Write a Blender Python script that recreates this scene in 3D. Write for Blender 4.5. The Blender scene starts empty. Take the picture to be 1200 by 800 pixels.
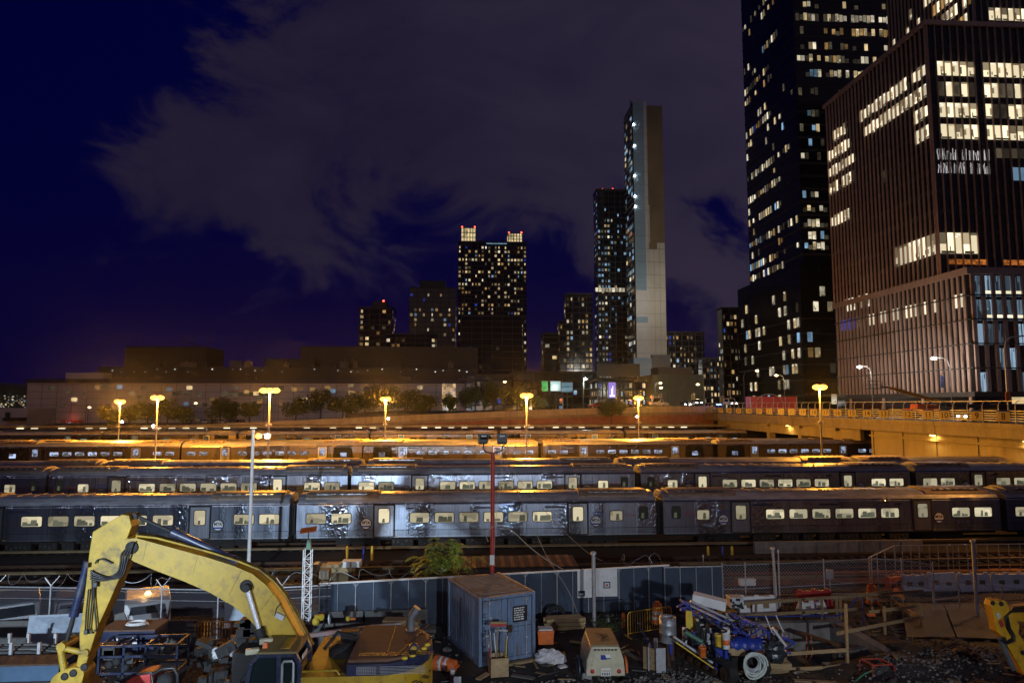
import bpy, bmesh, math, random
from mathutils import Vector, Matrix
random.seed(7)
R = random.Random(11)
rad = math.radians
scene = bpy.context.scene
COL = scene.collection

# ---------------------------------------------------------------- camera
H = 10.4                       # eye height above the rails (viewed from a raised walkway)
FPX = 800.0                    # focal length in pixels of a 1200 px wide frame
YAW, PITCH = rad(3.58), math.atan(74/800.0)
_h = Vector((math.sin(YAW), math.cos(YAW), 0)); _r = Vector((math.cos(YAW), -math.sin(YAW), 0)); _z = Vector((0, 0, 1))
_f = _h*math.cos(PITCH) + _z*math.sin(PITCH); _u = -_h*math.sin(PITCH) + _z*math.cos(PITCH)
EYE = Vector((0, 0, H))
def ray(px, py): return _f*FPX + _r*(px-600) + _u*(400-py)
def W(px, py, Y):              # survey: the point of the plane y = Y seen under this bearing
    d = ray(px, py); return EYE + d*(Y/d.y)
def G(px, py, z=0.5):          # the point of the level z
    d = ray(px, py); return EYE + d*((z-H)/d.z)
def AZ(px, py):
    d = ray(px, py); return d.x/d.y
def XB(px, Y):                 # x of a bearing at distance Y
    return Y*math.tan(math.atan((px-600)/FPX)+YAW)

cam_d = bpy.data.cameras.new('camera'); cam = bpy.data.objects.new('camera', cam_d); COL.objects.link(cam)
cam.location = EYE; cam.rotation_euler = (math.pi/2+PITCH, 0, -YAW)
cam_d.sensor_width = 36; cam_d.lens = 24; cam_d.clip_start = .2; cam_d.clip_end = 9000
scene.camera = cam

# ---------------------------------------------------------------- materials
MATS = {}
def nt(m):
    m.use_nodes = True
    return m.node_tree, m.node_tree.nodes, m.node_tree.links
def M(name, col, rough=.6, metal=0., var=.3, scale=3., bump=0., bscale=25., dirt=None, dscale=1.2, damt=.5, stretch=(1,1,1), spec=.5):
    if name in MATS: return MATS[name]
    m = bpy.data.materials.new(name); t, n, l = nt(m)
    b = n['Principled BSDF']
    b.inputs['Roughness'].default_value = rough; b.inputs['Metallic'].default_value = metal
    b.inputs['Specular IOR Level'].default_value = spec
    tc = n.new('ShaderNodeTexCoord'); mp = n.new('ShaderNodeMapping'); mp.inputs['Scale'].default_value = stretch
    l.new(tc.outputs['Object'], mp.inputs['Vector'])
    no = n.new('ShaderNodeTexNoise'); no.inputs['Scale'].default_value = scale; no.inputs['Detail'].default_value = 6; no.inputs['Roughness'].default_value = .65
    l.new(mp.outputs[0], no.inputs['Vector'])
    mr = n.new('ShaderNodeMapRange'); mr.inputs[1].default_value = .3; mr.inputs[2].default_value = .7
    mr.inputs[3].default_value = 1-var; mr.inputs[4].default_value = 1+var
    l.new(no.outputs['Fac'], mr.inputs[0])
    hv = n.new('ShaderNodeVectorMath'); hv.operation = 'SCALE'; hv.inputs[0].default_value = col[:3]
    l.new(mr.outputs[0], hv.inputs['Scale'])
    out = hv.outputs[0]
    if dirt:
        n2 = n.new('ShaderNodeTexNoise'); n2.inputs['Scale'].default_value = dscale; n2.inputs['Detail'].default_value = 8; n2.inputs['Roughness'].default_value = .7
        l.new(mp.outputs[0], n2.inputs['Vector'])
        m2 = n.new('ShaderNodeMapRange'); m2.inputs[1].default_value = .5; m2.inputs[2].default_value = .66; m2.inputs[4].default_value = damt
        l.new(n2.outputs['Fac'], m2.inputs[0])
        mx = n.new('ShaderNodeMix'); mx.data_type = 'RGBA'; mx.inputs['B'].default_value = (*dirt, 1)
        l.new(m2.outputs[0], mx.inputs['Factor']); l.new(out, mx.inputs['A']); out = mx.outputs['Result']
    l.new(out, b.inputs['Base Color'])
    rr = n.new('ShaderNodeMapRange'); rr.inputs[3].default_value = max(.02, rough-.12); rr.inputs[4].default_value = min(1, rough+.15)
    l.new(no.outputs['Fac'], rr.inputs[0]); l.new(rr.outputs[0], b.inputs['Roughness'])
    if bump:
        n3 = n.new('ShaderNodeTexNoise'); n3.inputs['Scale'].default_value = bscale; n3.inputs['Detail'].default_value = 5
        l.new(mp.outputs[0], n3.inputs['Vector'])
        bp = n.new('ShaderNodeBump'); bp.inputs['Strength'].default_value = bump; bp.inputs['Distance'].default_value = .05
        l.new(n3.outputs['Fac'], bp.inputs['Height']); l.new(bp.outputs[0], b.inputs['Normal'])
    MATS[name] = m
    return m

def E(name, col, strength, vary=.6, pattern=0., pscale=(1,1,1), sample=False):
    """a lit pane / lamp: emission that differs from pane to pane, with the clutter of a room behind it"""
    if name in MATS: return MATS[name]
    m = bpy.data.materials.new(name); t, n, l = nt(m)
    b = n['Principled BSDF']; b.inputs['Base Color'].default_value = (.02, .02, .02, 1); b.inputs['Roughness'].default_value = .15
    b.inputs['Emission Color'].default_value = (*col, 1); b.inputs['Emission Strength'].default_value = strength
    if vary or pattern:
        oi = n.new('ShaderNodeObjectInfo'); ge = n.new('ShaderNodeNewGeometry')
        ad = n.new('ShaderNodeMath'); ad.operation = 'ADD'; l.new(oi.outputs['Random'], ad.inputs[0]); l.new(ge.outputs['Random Per Island'], ad.inputs[1])
        fr = n.new('ShaderNodeMath'); fr.operation = 'FRACT'; l.new(ad.outputs[0], fr.inputs[0])
        pw = n.new('ShaderNodeMath'); pw.operation = 'POWER'; pw.inputs[1].default_value = 1.6; l.new(fr.outputs[0], pw.inputs[0])
        mr = n.new('ShaderNodeMapRange'); mr.inputs[3].default_value = strength*(1-vary); mr.inputs[4].default_value = strength*(1+.5*vary)
        l.new(pw.outputs[0], mr.inputs[0]); o = mr.outputs[0]
        if pattern:
            tc = n.new('ShaderNodeTexCoord'); mp = n.new('ShaderNodeMapping'); mp.inputs['Scale'].default_value = pscale
            l.new(tc.outputs['Object'], mp.inputs['Vector'])
            av = n.new('ShaderNodeVectorMath'); av.operation = 'ADD'
            cx = n.new('ShaderNodeCombineXYZ'); mu = n.new('ShaderNodeMath'); mu.operation = 'MULTIPLY'; mu.inputs[1].default_value = 37.
            l.new(fr.outputs[0], mu.inputs[0]); l.new(mu.outputs[0], cx.inputs[0]); l.new(mu.outputs[0], cx.inputs[1]); l.new(mu.outputs[0], cx.inputs[2])
            l.new(mp.outputs[0], av.inputs[0]); l.new(cx.outputs[0], av.inputs[1])
            vo = n.new('ShaderNodeTexVoronoi'); vo.distance = 'CHEBYCHEV'; vo.inputs['Scale'].default_value = 1.
            l.new(av.outputs[0], vo.inputs['Vector'])
            sp = n.new('ShaderNodeSeparateColor'); l.new(vo.outputs['Color'], sp.inputs[0])
            m3 = n.new('ShaderNodeMapRange'); m3.inputs[1].default_value = .25; m3.inputs[2].default_value = .6; m3.inputs[3].default_value = 1-pattern; m3.inputs[4].default_value = 1.1
            l.new(sp.outputs[0], m3.inputs[0])
            mm = n.new('ShaderNodeMath'); mm.operation = 'MULTIPLY'; l.new(o, mm.inputs[0]); l.new(m3.outputs[0], mm.inputs[1]); o = mm.outputs[0]
        l.new(o, b.inputs['Emission Strength'])
    if not sample: m.cycles.emission_sampling = 'NONE'
    MATS[name] = m
    return m

# ---------------------------------------------------------------- mesh builder
class MB:
    def __init__(s): s.v = []; s.f = []; s.mi = []; s.cur = 0; s.sm = []
    def mat(s, i): s.cur = i; return s
    def add(s, vs, fs, smooth=False):
        k = len(s.v); s.v += [Vector(a) for a in vs]
        for f in fs: s.f.append([i+k for i in f]); s.mi.append(s.cur); s.sm.append(smooth)
        return s
    def box(s, c, d, rz=0., rot=None, taper=1.):
        x, y, z = d[0]/2, d[1]/2, d[2]/2
        mt = rot if rot is not None else Matrix.Rotation(rz, 3, 'Z')
        vs = []
        for sz in (-1, 1):
            k = taper if sz > 0 else 1
            for sx, sy in ((-1,-1),(1,-1),(1,1),(-1,1)): vs.append(mt @ Vector((sx*x*k, sy*y*k, sz*z)) + Vector(c))
        return s.add(vs, [(3,2,1,0),(4,5,6,7),(0,1,5,4),(1,2,6,5),(2,3,7,6),(3,0,4,7)])
    def b2(s, a, b): # box between two corners
        a, b = Vector(a), Vector(b); return s.box((a+b)/2, [abs(q) for q in (b-a)])
    def tube(s, pts, r, n=8, closed=False, r2=None, caps=True):
        pts = [Vector(p) for p in pts]; k = len(pts); vs = []; fs = []
        up = None
        for i, p in enumerate(pts):
            a = pts[(i-1) % k] if (closed or i > 0) else p
            b = pts[(i+1) % k] if (closed or i < k-1) else p
            t = (b-a).normalized() if (b-a).length > 1e-9 else Vector((0,0,1))
            if up is None: up = t.orthogonal().normalized()
            up = (up - t*up.dot(t)); up = up.normalized() if up.length > 1e-6 else t.orthogonal().normalized()
            w = t.cross(up); rr = r if r2 is None else r+(r2-r)*i/max(1, k-1)
            for j in range(n):
                an = 2*math.pi*j/n; vs.append(p+(up*math.cos(an)+w*math.sin(an))*rr)
        for i in range(k if closed else k-1):
            for j in range(n):
                a, b = i*n+j, i*n+(j+1) % n; c, d = ((i+1) % k)*n+(j+1) % n, ((i+1) % k)*n+j
                fs.append((a, b, c, d))
        s.add(vs, fs, n > 5)
        if caps and not closed:
            s.add(vs[:n], [tuple(range(n-1, -1, -1))]); s.add(vs[-n:], [tuple(range(n))])
        return s
    def bar(s, a, b, w, h=None):   # square bar between points
        a, b = Vector(a), Vector(b); h = h or w; t = (b-a); L = t.length; t.normalize()
        u = Vector((0,0,1)) if abs(t.z) < .95 else Vector((0,1,0))
        x = t.cross(u).normalized(); y = x.cross(t)
        return s.box((a+b)/2, (w, L, h), rot=Matrix((x, t, y)).transposed())
    def prism(s, poly, ax, a, b):  # polygon of 3D points in one plane, extruded from +a*ax to +b*ax
        ax = Vector(ax); n = len(poly); p0 = [Vector(p)+ax*a for p in poly]; p1 = [Vector(p)+ax*b for p in poly]
        fs = [tuple(range(n-1, -1, -1)), tuple(range(n, 2*n))] + [(i, (i+1) % n, n+(i+1) % n, n+i) for i in range(n)]
        return s.add(p0+p1, fs)
    def lathe(s, c, prof, n=16, axis=None):
        c = Vector(c); axis = Vector(axis or (0,0,1)).normalized(); u = axis.orthogonal().normalized(); w = axis.cross(u); vs = []; k = len(prof)
        for r, z in prof:
            for j in range(n):
                an = 2*math.pi*j/n; vs.append(c+axis*z+(u*math.cos(an)+w*math.sin(an))*r)
        fs = [(i*n+j, i*n+(j+1) % n, (i+1)*n+(j+1) % n, (i+1)*n+j) for i in range(k-1) for j in range(n)]
        s.add(vs, fs, True); s.add(vs[:n], [tuple(range(n-1, -1, -1))]); s.add(vs[-n:], [tuple(range(n))]); return s
    def ball(s, c, r, nu=10, nv=6, sq=(1,1,1), jit=0., rg=None):
        c = Vector(c); vs = [c+Vector((0,0,-r*sq[2]))]
        for i in range(1, nv):
            th = math.pi*i/nv
            for j in range(nu):
                ph = 2*math.pi*j/nu; k = r*(1+(rg.uniform(-jit, jit) if rg else 0))
                vs.append(c+Vector((k*math.sin(th)*math.cos(ph)*sq[0], k*math.sin(th)*math.sin(ph)*sq[1], -k*math.cos(th)*sq[2])))
        vs.append(c+Vector((0,0,r*sq[2]))); fs = []
        for j in range(nu): fs.append((0, 1+(j+1) % nu, 1+j))
        for i in range(nv-2):
            for j in range(nu):
                a = 1+i*nu+j; b = 1+i*nu+(j+1) % nu; fs.append((a, b, b+nu, a+nu))
        L = len(vs)-1; o = 1+(nv-2)*nu
        for j in range(nu): fs.append((o+j, o+(j+1) % nu, L))
        return s.add(vs, fs, jit == 0)
    def mesh(s, name, mats, mx=None):
        me = bpy.data.meshes.new(name)
        vs = s.v if mx is None else [mx @ p for p in s.v]
        me.from_pydata([tuple(p) for p in vs], [], s.f)
        for m in (mats if isinstance(mats, (list, tuple)) else [mats]): me.materials.append(m)
        me.polygons.foreach_set('material_index', s.mi); me.polygons.foreach_set('use_smooth', s.sm)
        me.update(); return me

MX = {}
def setp(o, label=None, cat=None, group=None, kind=None):
    if label: o['label'] = label
    if cat: o['category'] = cat
    if group: o['group'] = group
    if kind: o['kind'] = kind
    return o
def thing(name, label, cat, loc=(0,0,0), rz=0., group=None):
    o = bpy.data.objects.new(name, None); COL.objects.link(o); o.location = loc; o.rotation_euler = (0, 0, rz)
    o.empty_display_size = .2
    MX[o.name] = Matrix.Translation(Vector(loc)) @ Matrix.Rotation(rz, 4, 'Z')
    return setp(o, label, cat, group)
def part(name, mb, mats, parent=None, label=None, bevel=0, local=False, kind=None, subdiv=0):
    """one mesh object; its points are given in world coordinates unless local"""
    mx = None
    if parent is not None and not local: mx = MX[parent.name].inverted()
    o = bpy.data.objects.new(name, mb.mesh(name, mats, mx)); COL.objects.link(o)
    if parent is not None:
        o.parent = parent; MX[o.name] = MX[parent.name]
    else: MX[o.name] = Matrix.Identity(4)
    if label: o['label'] = label
    if kind: o['kind'] = kind
    if bevel:
        bm = o.modifiers.new('edge', 'BEVEL'); bm.width = bevel; bm.segments = 2; bm.limit_method = 'ANGLE'; bm.angle_limit = rad(40)
    return o
def single(name, mb, mats, label, cat, group=None, bevel=0):
    c = sum(mb.v, Vector())/len(mb.v); c.z = min(p.z for p in mb.v)
    me = mb.mesh(name, mats, Matrix.Translation(-c))
    o = bpy.data.objects.new(name, me); COL.objects.link(o); o.location = c; MX[o.name] = Matrix.Translation(c)
    if bevel:
        bm = o.modifiers.new('edge', 'BEVEL'); bm.width = bevel; bm.segments = 2; bm.limit_method = 'ANGLE'; bm.angle_limit = rad(40)
    return setp(o, label, cat, group)
def struct(name, mb, mats, kind='structure'):
    o = part(name, mb, mats); o['kind'] = kind; return o
def kids(o): return [c for c in COL.objects if c.parent == o]
KID = {}
def copy_tree(o, parent=None):
    c = o.copy(); COL.objects.link(c)
    if parent is not None: c.parent = parent
    for ch in o.children: copy_tree(ch, c)
    return c
def share(name, me, parent, loc, kind=None):
    o = bpy.data.objects.new(name, me); COL.objects.link(o)
    o.parent = parent; o.location = loc; MX[o.name] = MX[parent.name] @ Matrix.Translation(Vector(loc))
    return o
def text(name, body, size, mat, parent, mx, align='CENTER', extr=.004, bold=0., sx=1.):
    cu = bpy.data.curves.new(name, 'FONT'); cu.body = body; cu.size = size; cu.align_x = align; cu.align_y = 'CENTER'; cu.extrude = extr; cu.offset = bold
    tmp = bpy.data.objects.new(name, cu); COL.objects.link(tmp)
    dg = bpy.context.evaluated_depsgraph_get(); me = bpy.data.meshes.new_from_object(tmp.evaluated_get(dg))
    bpy.data.objects.remove(tmp); me.materials.clear(); me.materials.append(mat)
    me.transform(mx @ Matrix.Diagonal((sx, 1, 1, 1)))
    o = bpy.data.objects.new(name, me); COL.objects.link(o)
    if parent is not None: o.parent = parent; MX[o.name] = MX[parent.name]
    return o
def face_front(p, rz=0.):      # matrix that stands lettering up, facing -y (rotated by rz about z)
    return Matrix.Translation(Vector(p)) @ Matrix.Rotation(rz, 4, 'Z') @ Matrix.Rotation(math.pi/2, 4, 'X')
def spl(pts, k=6):
    pts = [Vector(p) for p in pts]; out = []
    for i in range(len(pts)-1):
        a, b = pts[i], pts[i+1]; a0 = pts[max(0,i-1)]; b1 = pts[min(len(pts)-1,i+2)]
        for q in range(k):
            u = q/k; out.append(.5*((2*a)+(b-a0)*u+(2*a0-5*a+4*b-b1)*u*u+(-a0+3*a-3*b+b1)*u**3))
    return out+[pts[-1]]
def light(name, typ, loc, power, col, size=.15, aim=None, spot=150, blend=.4):
    d = bpy.data.lights.new(name, typ); d.energy = power; d.color = col
    if typ in ('POINT', 'SPOT'): d.shadow_soft_size = size
    if typ == 'SPOT': d.spot_size = rad(spot); d.spot_blend = blend
    o = bpy.data.objects.new(name, d); COL.objects.link(o); o.location = loc
    if aim is not None: o.rotation_euler = (Vector(aim)-Vector(loc)).to_track_quat('-Z', 'Y').to_euler()
    return o
# ================================================================ palette
STEEL = None
def steel(name, col, rough, bump, dirt=(.05,.045,.04)):
    """stainless side sheets: nearly flat, but dished between the welds in bands, where lamps break up into glints"""
    m = bpy.data.materials.new(name); t, n, l = nt(m); b = n['Principled BSDF']
    b.inputs['Metallic'].default_value = .93
    tc = n.new('ShaderNodeNewGeometry')
    def noise(sc, stretch, det=3, rgh=.5):
        mp = n.new('ShaderNodeMapping'); mp.inputs['Scale'].default_value = stretch; l.new(tc.outputs['Position'], mp.inputs['Vector'])
        q = n.new('ShaderNodeTexNoise'); q.inputs['Scale'].default_value = sc; q.inputs['Detail'].default_value = det; q.inputs['Roughness'].default_value = rgh
        l.new(mp.outputs[0], q.inputs['Vector']); return q
    a = noise(.8, (1.3, 1, .35), 2, .4); c = noise(4.6, (1.9, 1, .9), 1.5, .5); st = noise(6, (3, 1, .10), 4, .6)
    pr = noise(.48, (1, .13, 0), 1, .4)
    mr = n.new('ShaderNodeMapRange'); mr.inputs[1].default_value = .3; mr.inputs[2].default_value = .75; mr.inputs[3].default_value = 1.1; mr.inputs[4].default_value = .62
    l.new(st.outputs['Fac'], mr.inputs[0])
    hv = n.new('ShaderNodeVectorMath'); hv.operation = 'SCALE'; hv.inputs[0].default_value = col; l.new(mr.outputs[0], hv.inputs['Scale'])
    l.new(hv.outputs[0], b.inputs['Base Color'])
    sm = n.new('ShaderNodeMapRange'); sm.inputs[1].default_value = .50; sm.inputs[2].default_value = .63; sm.inputs[3].default_value = .02; sm.inputs[4].default_value = 1.
    l.new(pr.outputs['Fac'], sm.inputs[0])
    rr = n.new('ShaderNodeMapRange'); rr.inputs[3].default_value = rough+.06; rr.inputs[4].default_value = rough-.14
    l.new(sm.outputs[0], rr.inputs[0]); l.new(rr.outputs[0], b.inputs['Roughness'])
    mu = n.new('ShaderNodeMath'); mu.operation = 'MULTIPLY'; l.new(c.outputs['Fac'], mu.inputs[0]); l.new(sm.outputs[0], mu.inputs[1])
    ad = n.new('ShaderNodeMath'); ad.operation = 'MULTIPLY_ADD'; ad.inputs[1].default_value = .5; l.new(a.outputs['Fac'], ad.inputs[0]); l.new(mu.outputs[0], ad.inputs[2])
    bp = n.new('ShaderNodeBump'); bp.inputs['Strength'].default_value = bump; bp.inputs['Distance'].default_value = .10
    l.new(ad.outputs[0], bp.inputs['Height']); l.new(bp.outputs[0], b.inputs['Normal'])
    MATS[name] = m
    return m
m_steel = steel('stainless_side', (.38,.43,.53), .22, .6)
m_door = steel('stainless_door', (.38,.40,.45), .33, .3)
m_roof = M('car_roof', (.34,.34,.36), .36, .25, .3, 2, .25, 6, dirt=(.06,.05,.045), dscale=.8, damt=.6, stretch=(.4,1,1))
m_hump = M('roof_housing', (.26,.20,.15), .5, .1, .35, 3, .2, 12)
m_rubber = M('black_rubber', (.012,.012,.013), .55, 0, .2)
m_dark = M('underframe_black', (.014,.013,.013), .7, .1, .5, 5, .3, 20)
m_under = M('equipment_grey', (.05,.048,.047), .6, .2, .5, 4, .2, 20)
m_rust = M('rusty_iron', (.075,.04,.024), .75, .3, .4, 8, .4, 30)
m_sleeper = M('sleeper_wood', (.03,.025,.022), .9, 0, .4, 6)
m_ballast = M('ballast', (.020,.017,.015), .95, 0, .5, 3, 1., 14)
m_conc = M('concrete', (.24,.225,.20), .88, 0, .28, 1.6, .35, 18, dirt=(.09,.08,.07), dscale=.6, damt=.6, stretch=(1,1,.4))
m_concd = M('old_concrete', (.12,.115,.105), .9, 0, .35, 2.2, .4, 14, dirt=(.05,.045,.04), dscale=.9, damt=.7)
m_girder = M('girder_paint', (.17,.135,.085), .6, 0, .3, 1.2, .15, 20, dirt=(.06,.045,.03), dscale=.4, damt=.6, stretch=(1,1,.4))
m_asph = M('asphalt', (.05,.05,.052), .85, 0, .25, 2, .3, 40)
m_soil = M('site_soil', (.024,.020,.018), .8, 0, .65, .9, 1., 9, dirt=(.065,.06,.055), dscale=.7, damt=.7)
m_galv = M('galvanised_steel', (.42,.43,.45), .45, .35, .2, 6)
m_lampp = M('lamp_post_grey', (.07,.07,.072), .6, .1, .2, 5)
m_pole = M('pole_grey', (.30,.30,.31), .5, .4, .2, 5)
m_white = M('white_paint', (.72,.72,.70), .55, 0, .15, 3, dirt=(.25,.22,.18), dscale=1.5, damt=.5)
m_wood = M('fresh_timber', (.36,.25,.12), .75, 0, .35, 5, .2, 30, stretch=(.5,4,4))
m_woodd = M('weathered_timber', (.24,.17,.085), .8, 0, .4, 4, .2, 30, stretch=(.6,4,4))
m_ply = M('plywood', (.38,.27,.14), .7, 0, .25, 4, .1, 30, dirt=(.16,.11,.06), dscale=1.4, damt=.6)
m_orange = M('safety_orange', (.68,.15,.025), .5, 0, .2, 4, dirt=(.2,.06,.03), dscale=2.5, damt=.6)
m_red = M('red_paint', (.42,.035,.03), .45, 0, .25, 4, dirt=(.12,.04,.03), dscale=3, damt=.5)
m_blue = M('blue_paint', (.015,.04,.30), .42, 0, .3, 4, dirt=(.04,.04,.06), dscale=2.2, damt=.7)
m_black = M('black_paint', (.016,.016,.018), .4, 0, .3, 4)
m_hose = M('black_hose', (.014,.014,.015), .38, 0, .15, 8)
m_glass = M('dark_glass', (.012,.014,.017), .06, 0, .1, 1)
m_cat = M('digger_yellow', (.37,.235,.013), .45, 0, .2, .9, .08, 30, dirt=(.15,.10,.028), dscale=4.5, damt=.6)
m_catd = M('digger_yellow_worn', (.33,.21,.016), .5, 0, .35, 2.2, .15, 30, dirt=(.05,.042,.03), dscale=1.9, damt=.9)
m_navy = M('navy_paint', (.018,.024,.06), .35, 0, .3, 2, dirt=(.06,.055,.05), dscale=2, damt=.6)
m_chrome = M('chrome_rod', (.75,.75,.78), .12, 1., .08)
m_leaf = M('leaf_green', (.065,.10,.025), .6, 0, .5, 3)
m_leaf2 = M('leaf_dark', (.045,.062,.022), .65, 0, .5, .6)
m_bark = M('bark', (.06,.045,.032), .9, 0, .4, 6, .5, 20)
e_warm = E('train_window_light', (1., .88, .58), .62, .6, .3, (1.1, 1, 1.8))
e_cool = E('train_window_cool', (.55, .68, 1.), .75, .55, .75, (2.2, 1, 3.2))
e_green = E('cab_window_dim', (.30, .40, .33), .025, .4)
e_sod = E('sodium_lamp', (1., .46, .06), 5, 0)
e_strip = E('platform_tube', (1., .86, .55), 2.2, .55)
m_seat = E('seat_glow', (.62,.66,.46), .16, .5)  # seat shapes emit faintly, standing for the car's inside light on them

# ================================================================ sky
w = bpy.data.worlds.new('World'); scene.world = w; w.use_nodes = True
n, l = w.node_tree.nodes, w.node_tree.links; n.clear()
out = n.new('ShaderNodeOutputWorld'); bg = n.new('ShaderNodeBackground'); l.new(bg.outputs[0], out.inputs[0])
sky = n.new('ShaderNodeTexSky'); sky.sky_type = 'NISHITA'; sky.sun_disc = False
SUN_EL, SUN_AZ = rad(32), rad(200)
sky.sun_elevation = rad(-3.0); sky.sun_rotation = SUN_AZ
tint = n.new('ShaderNodeMix'); tint.data_type = 'RGBA'; tint.blend_type = 'MULTIPLY'; tint.inputs['Factor'].default_value = 1; tint.inputs['B'].default_value = (.02,.02,1.0,1)
l.new(sky.outputs[0], tint.inputs['A'])
tc = n.new('ShaderNodeTexCoord'); sep = n.new('ShaderNodeSeparateXYZ'); l.new(tc.outputs['Generated'], sep.inputs[0])
def mth(op, a, b=None, c=None, clamp=False):
    q = n.new('ShaderNodeMath'); q.operation = op; q.use_clamp = clamp
    for i, v in enumerate((a, b, c)):
        if v is None: continue
        if isinstance(v, (int, float)): q.inputs[i].default_value = v
        else: l.new(v, q.inputs[i])
    return q.outputs[0]
ym = mth('MAXIMUM', sep.outputs[1], .08); az = mth('DIVIDE', sep.outputs[0], ym); el = mth('DIVIDE', sep.outputs[2], ym)
cv = n.new('ShaderNodeCombineXYZ'); l.new(az, cv.inputs[0]); l.new(el, cv.inputs[1])
def cnoise(sc, det, st=(1,1,1), off=(0,0,0), dist=0.):
    mp = n.new('ShaderNodeMapping'); mp.inputs['Scale'].default_value = st; mp.inputs['Location'].default_value = off; l.new(cv.outputs[0], mp.inputs['Vector'])
    q = n.new('ShaderNodeTexNoise'); q.inputs['Scale'].default_value = sc; q.inputs['Detail'].default_value = det; q.inputs['Roughness'].default_value = .62; q.inputs['Distortion'].default_value = dist
    l.new(mp.outputs[0], q.inputs['Vector']); return q.outputs['Fac']
n1 = cnoise(3.4, 11, (1,1.6,1), (3.1,1.7,0), .7); n2 = cnoise(1.5, 4, (1,1.3,1), (8.2,4.4,0))
edge = mth('ADD', mth('MULTIPLY', el, .35), -.60)            # the bank's western edge leans
left = mth('MULTIPLY', mth('SUBTRACT', az, edge), 3.2)
bot = mth('MULTIPLY', mth('SUBTRACT', el, .20), 3.4)
base = mth('SMOOTH_MIN', left, bot, .25)
fld = mth('ADD', base, mth('MULTIPLY', mth('SUBTRACT', n1, .5), 2.6))
fld = mth('ADD', fld, mth('MULTIPLY', mth('SUBTRACT', n2, .5), 1.6))
ss = n.new('ShaderNodeMapRange'); ss.interpolation_type = 'SMOOTHERSTEP'; ss.inputs[1].default_value = -.14; ss.inputs[2].default_value = .36; l.new(fld, ss.inputs[0])
cl = n.new('ShaderNodeMix'); cl.data_type = 'RGBA'; cl.inputs['A'].default_value = (.0090,.0068,.0235,1); cl.inputs['B'].default_value = (.0330,.0250,.0480,1)
tone = n.new('ShaderNodeMapRange'); tone.inputs[1].default_value = .35; tone.inputs[2].default_value = 1.10
l.new(mth('ADD', mth('ADD', mth('MULTIPLY', n2, .55), mth('MULTIPLY', n1, .75)), mth('MULTIPLY', az, .42)), tone.inputs[0]); l.new(tone.outputs[0], cl.inputs['Factor'])
# clouds carry the city's glow; they are given in display units, so undo the background strength
SKY_STR = .05
cs = n.new('ShaderNodeVectorMath'); cs.operation = 'SCALE'; cs.inputs['Scale'].default_value = 1/SKY_STR; l.new(cl.outputs['Result'], cs.inputs[0])
deep = n.new('ShaderNodeMix'); deep.data_type = 'RGBA'; deep.blend_type = 'ADD'; deep.inputs['Factor'].default_value = 1; l.new(tint.outputs['Result'], deep.inputs['A']); deep.inputs['B'].default_value = (.0003/SKY_STR,.0006/SKY_STR,.027/SKY_STR,1)
mix = n.new('ShaderNodeMix'); mix.data_type = 'RGBA'; l.new(ss.outputs[0], mix.inputs['Factor']); l.new(deep.outputs['Result'], mix.inputs['A']); l.new(cs.outputs[0], mix.inputs['B'])
gl = n.new('ShaderNodeMapRange'); gl.interpolation_type = 'SMOOTHSTEP'; gl.inputs[1].default_value = .30; gl.inputs[2].default_value = .0; gl.inputs[3].default_value = 0; gl.inputs[4].default_value = 1; l.new(el, gl.inputs[0])
gm = n.new('ShaderNodeMix'); gm.data_type = 'RGBA'; gm.blend_type = 'ADD'; gm.inputs['B'].default_value = (.0022/SKY_STR,.0010/SKY_STR,.0014/SKY_STR,1); l.new(mth('MULTIPLY', gl.outputs[0], n2), gm.inputs['Factor']); l.new(mix.outputs['Result'], gm.inputs['A'])
l.new(gm.outputs['Result'], bg.inputs[0]); bg.inputs[1].default_value = SKY_STR
sun = light('city_fill', 'SUN', (0,-50,80), .095, (.90,.90,1.)); sun.data.angle = rad(8)  # weak sun lamp added as fill for the general city glow
sun.rotation_euler = (rad(58), 0, rad(-20))

# ================================================================ ground
def smooth(a, b, x):
    t = max(0., min(1., (x-a)/(b-a))); return t*t*(3-2*t)
def yard_z(y): return .6*smooth(52, 61, y)
import mathutils
def nz(x, y, s, o=0.): return mathutils.noise.noise(Vector((x*s+o, y*s, o)))
def site_z(x, y):
    z = .5*(1-smooth(33, 42, y)) + (.16*nz(x, y, .35)+.07*nz(x, y, 1.1, 5)+.03*nz(x, y, 3.1, 9))*(1-smooth(40, 46, y))
    z += .75*math.exp(-((x-19.0)/3.2)**2-((y-25.2)/2.6)**2)*(1+.5*nz(x, y, .9, 3))   # earth heap by the pit
    pit = smooth(11.0, 11.8, x)*(1-smooth(16.4, 16.7, x))*smooth(26.5, 26.9, y)*(1-smooth(30.8, 31.6, y))
    return z-2.6*pit
xs = [-9000,-3000,-900,-300,-120]+[i*2. for i in range(-40,-15)]+[-30+i*.25 for i in range(241)]+[i*2. for i in range(16,41)]+[120,300,900,3000,9000]
ys = [-200,-60,0,6]+[10+i*.25 for i in range(128)]+[43,46,50,52,54,56,58,61,70,90,120,150,168.0,168.3,200,300,600,1200,3000,9000]
def far_z(x): return 4.2+4.6*smooth(-70, 45, x)
mb = MB(); vs = []
for y in ys:
    for x in xs:
        if y >= 168.3: z = far_z(x)-.3
        elif 10 <= y <= 46 and -31 < x < 31: z = site_z(x, y)
        elif y <= 46: z = .5*(1-smooth(33, 42, y))
        else: z = yard_z(y)
        vs.append((x, y, z-.02))
nx = len(xs)
mb.add(vs, [(j*nx+i, j*nx+i+1, (j+1)*nx+i+1, (j+1)*nx+i) for j in range(len(ys)-1) for i in range(nx-1)], True)
struct('ground', mb, m_soil)
mb = MB()
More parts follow.
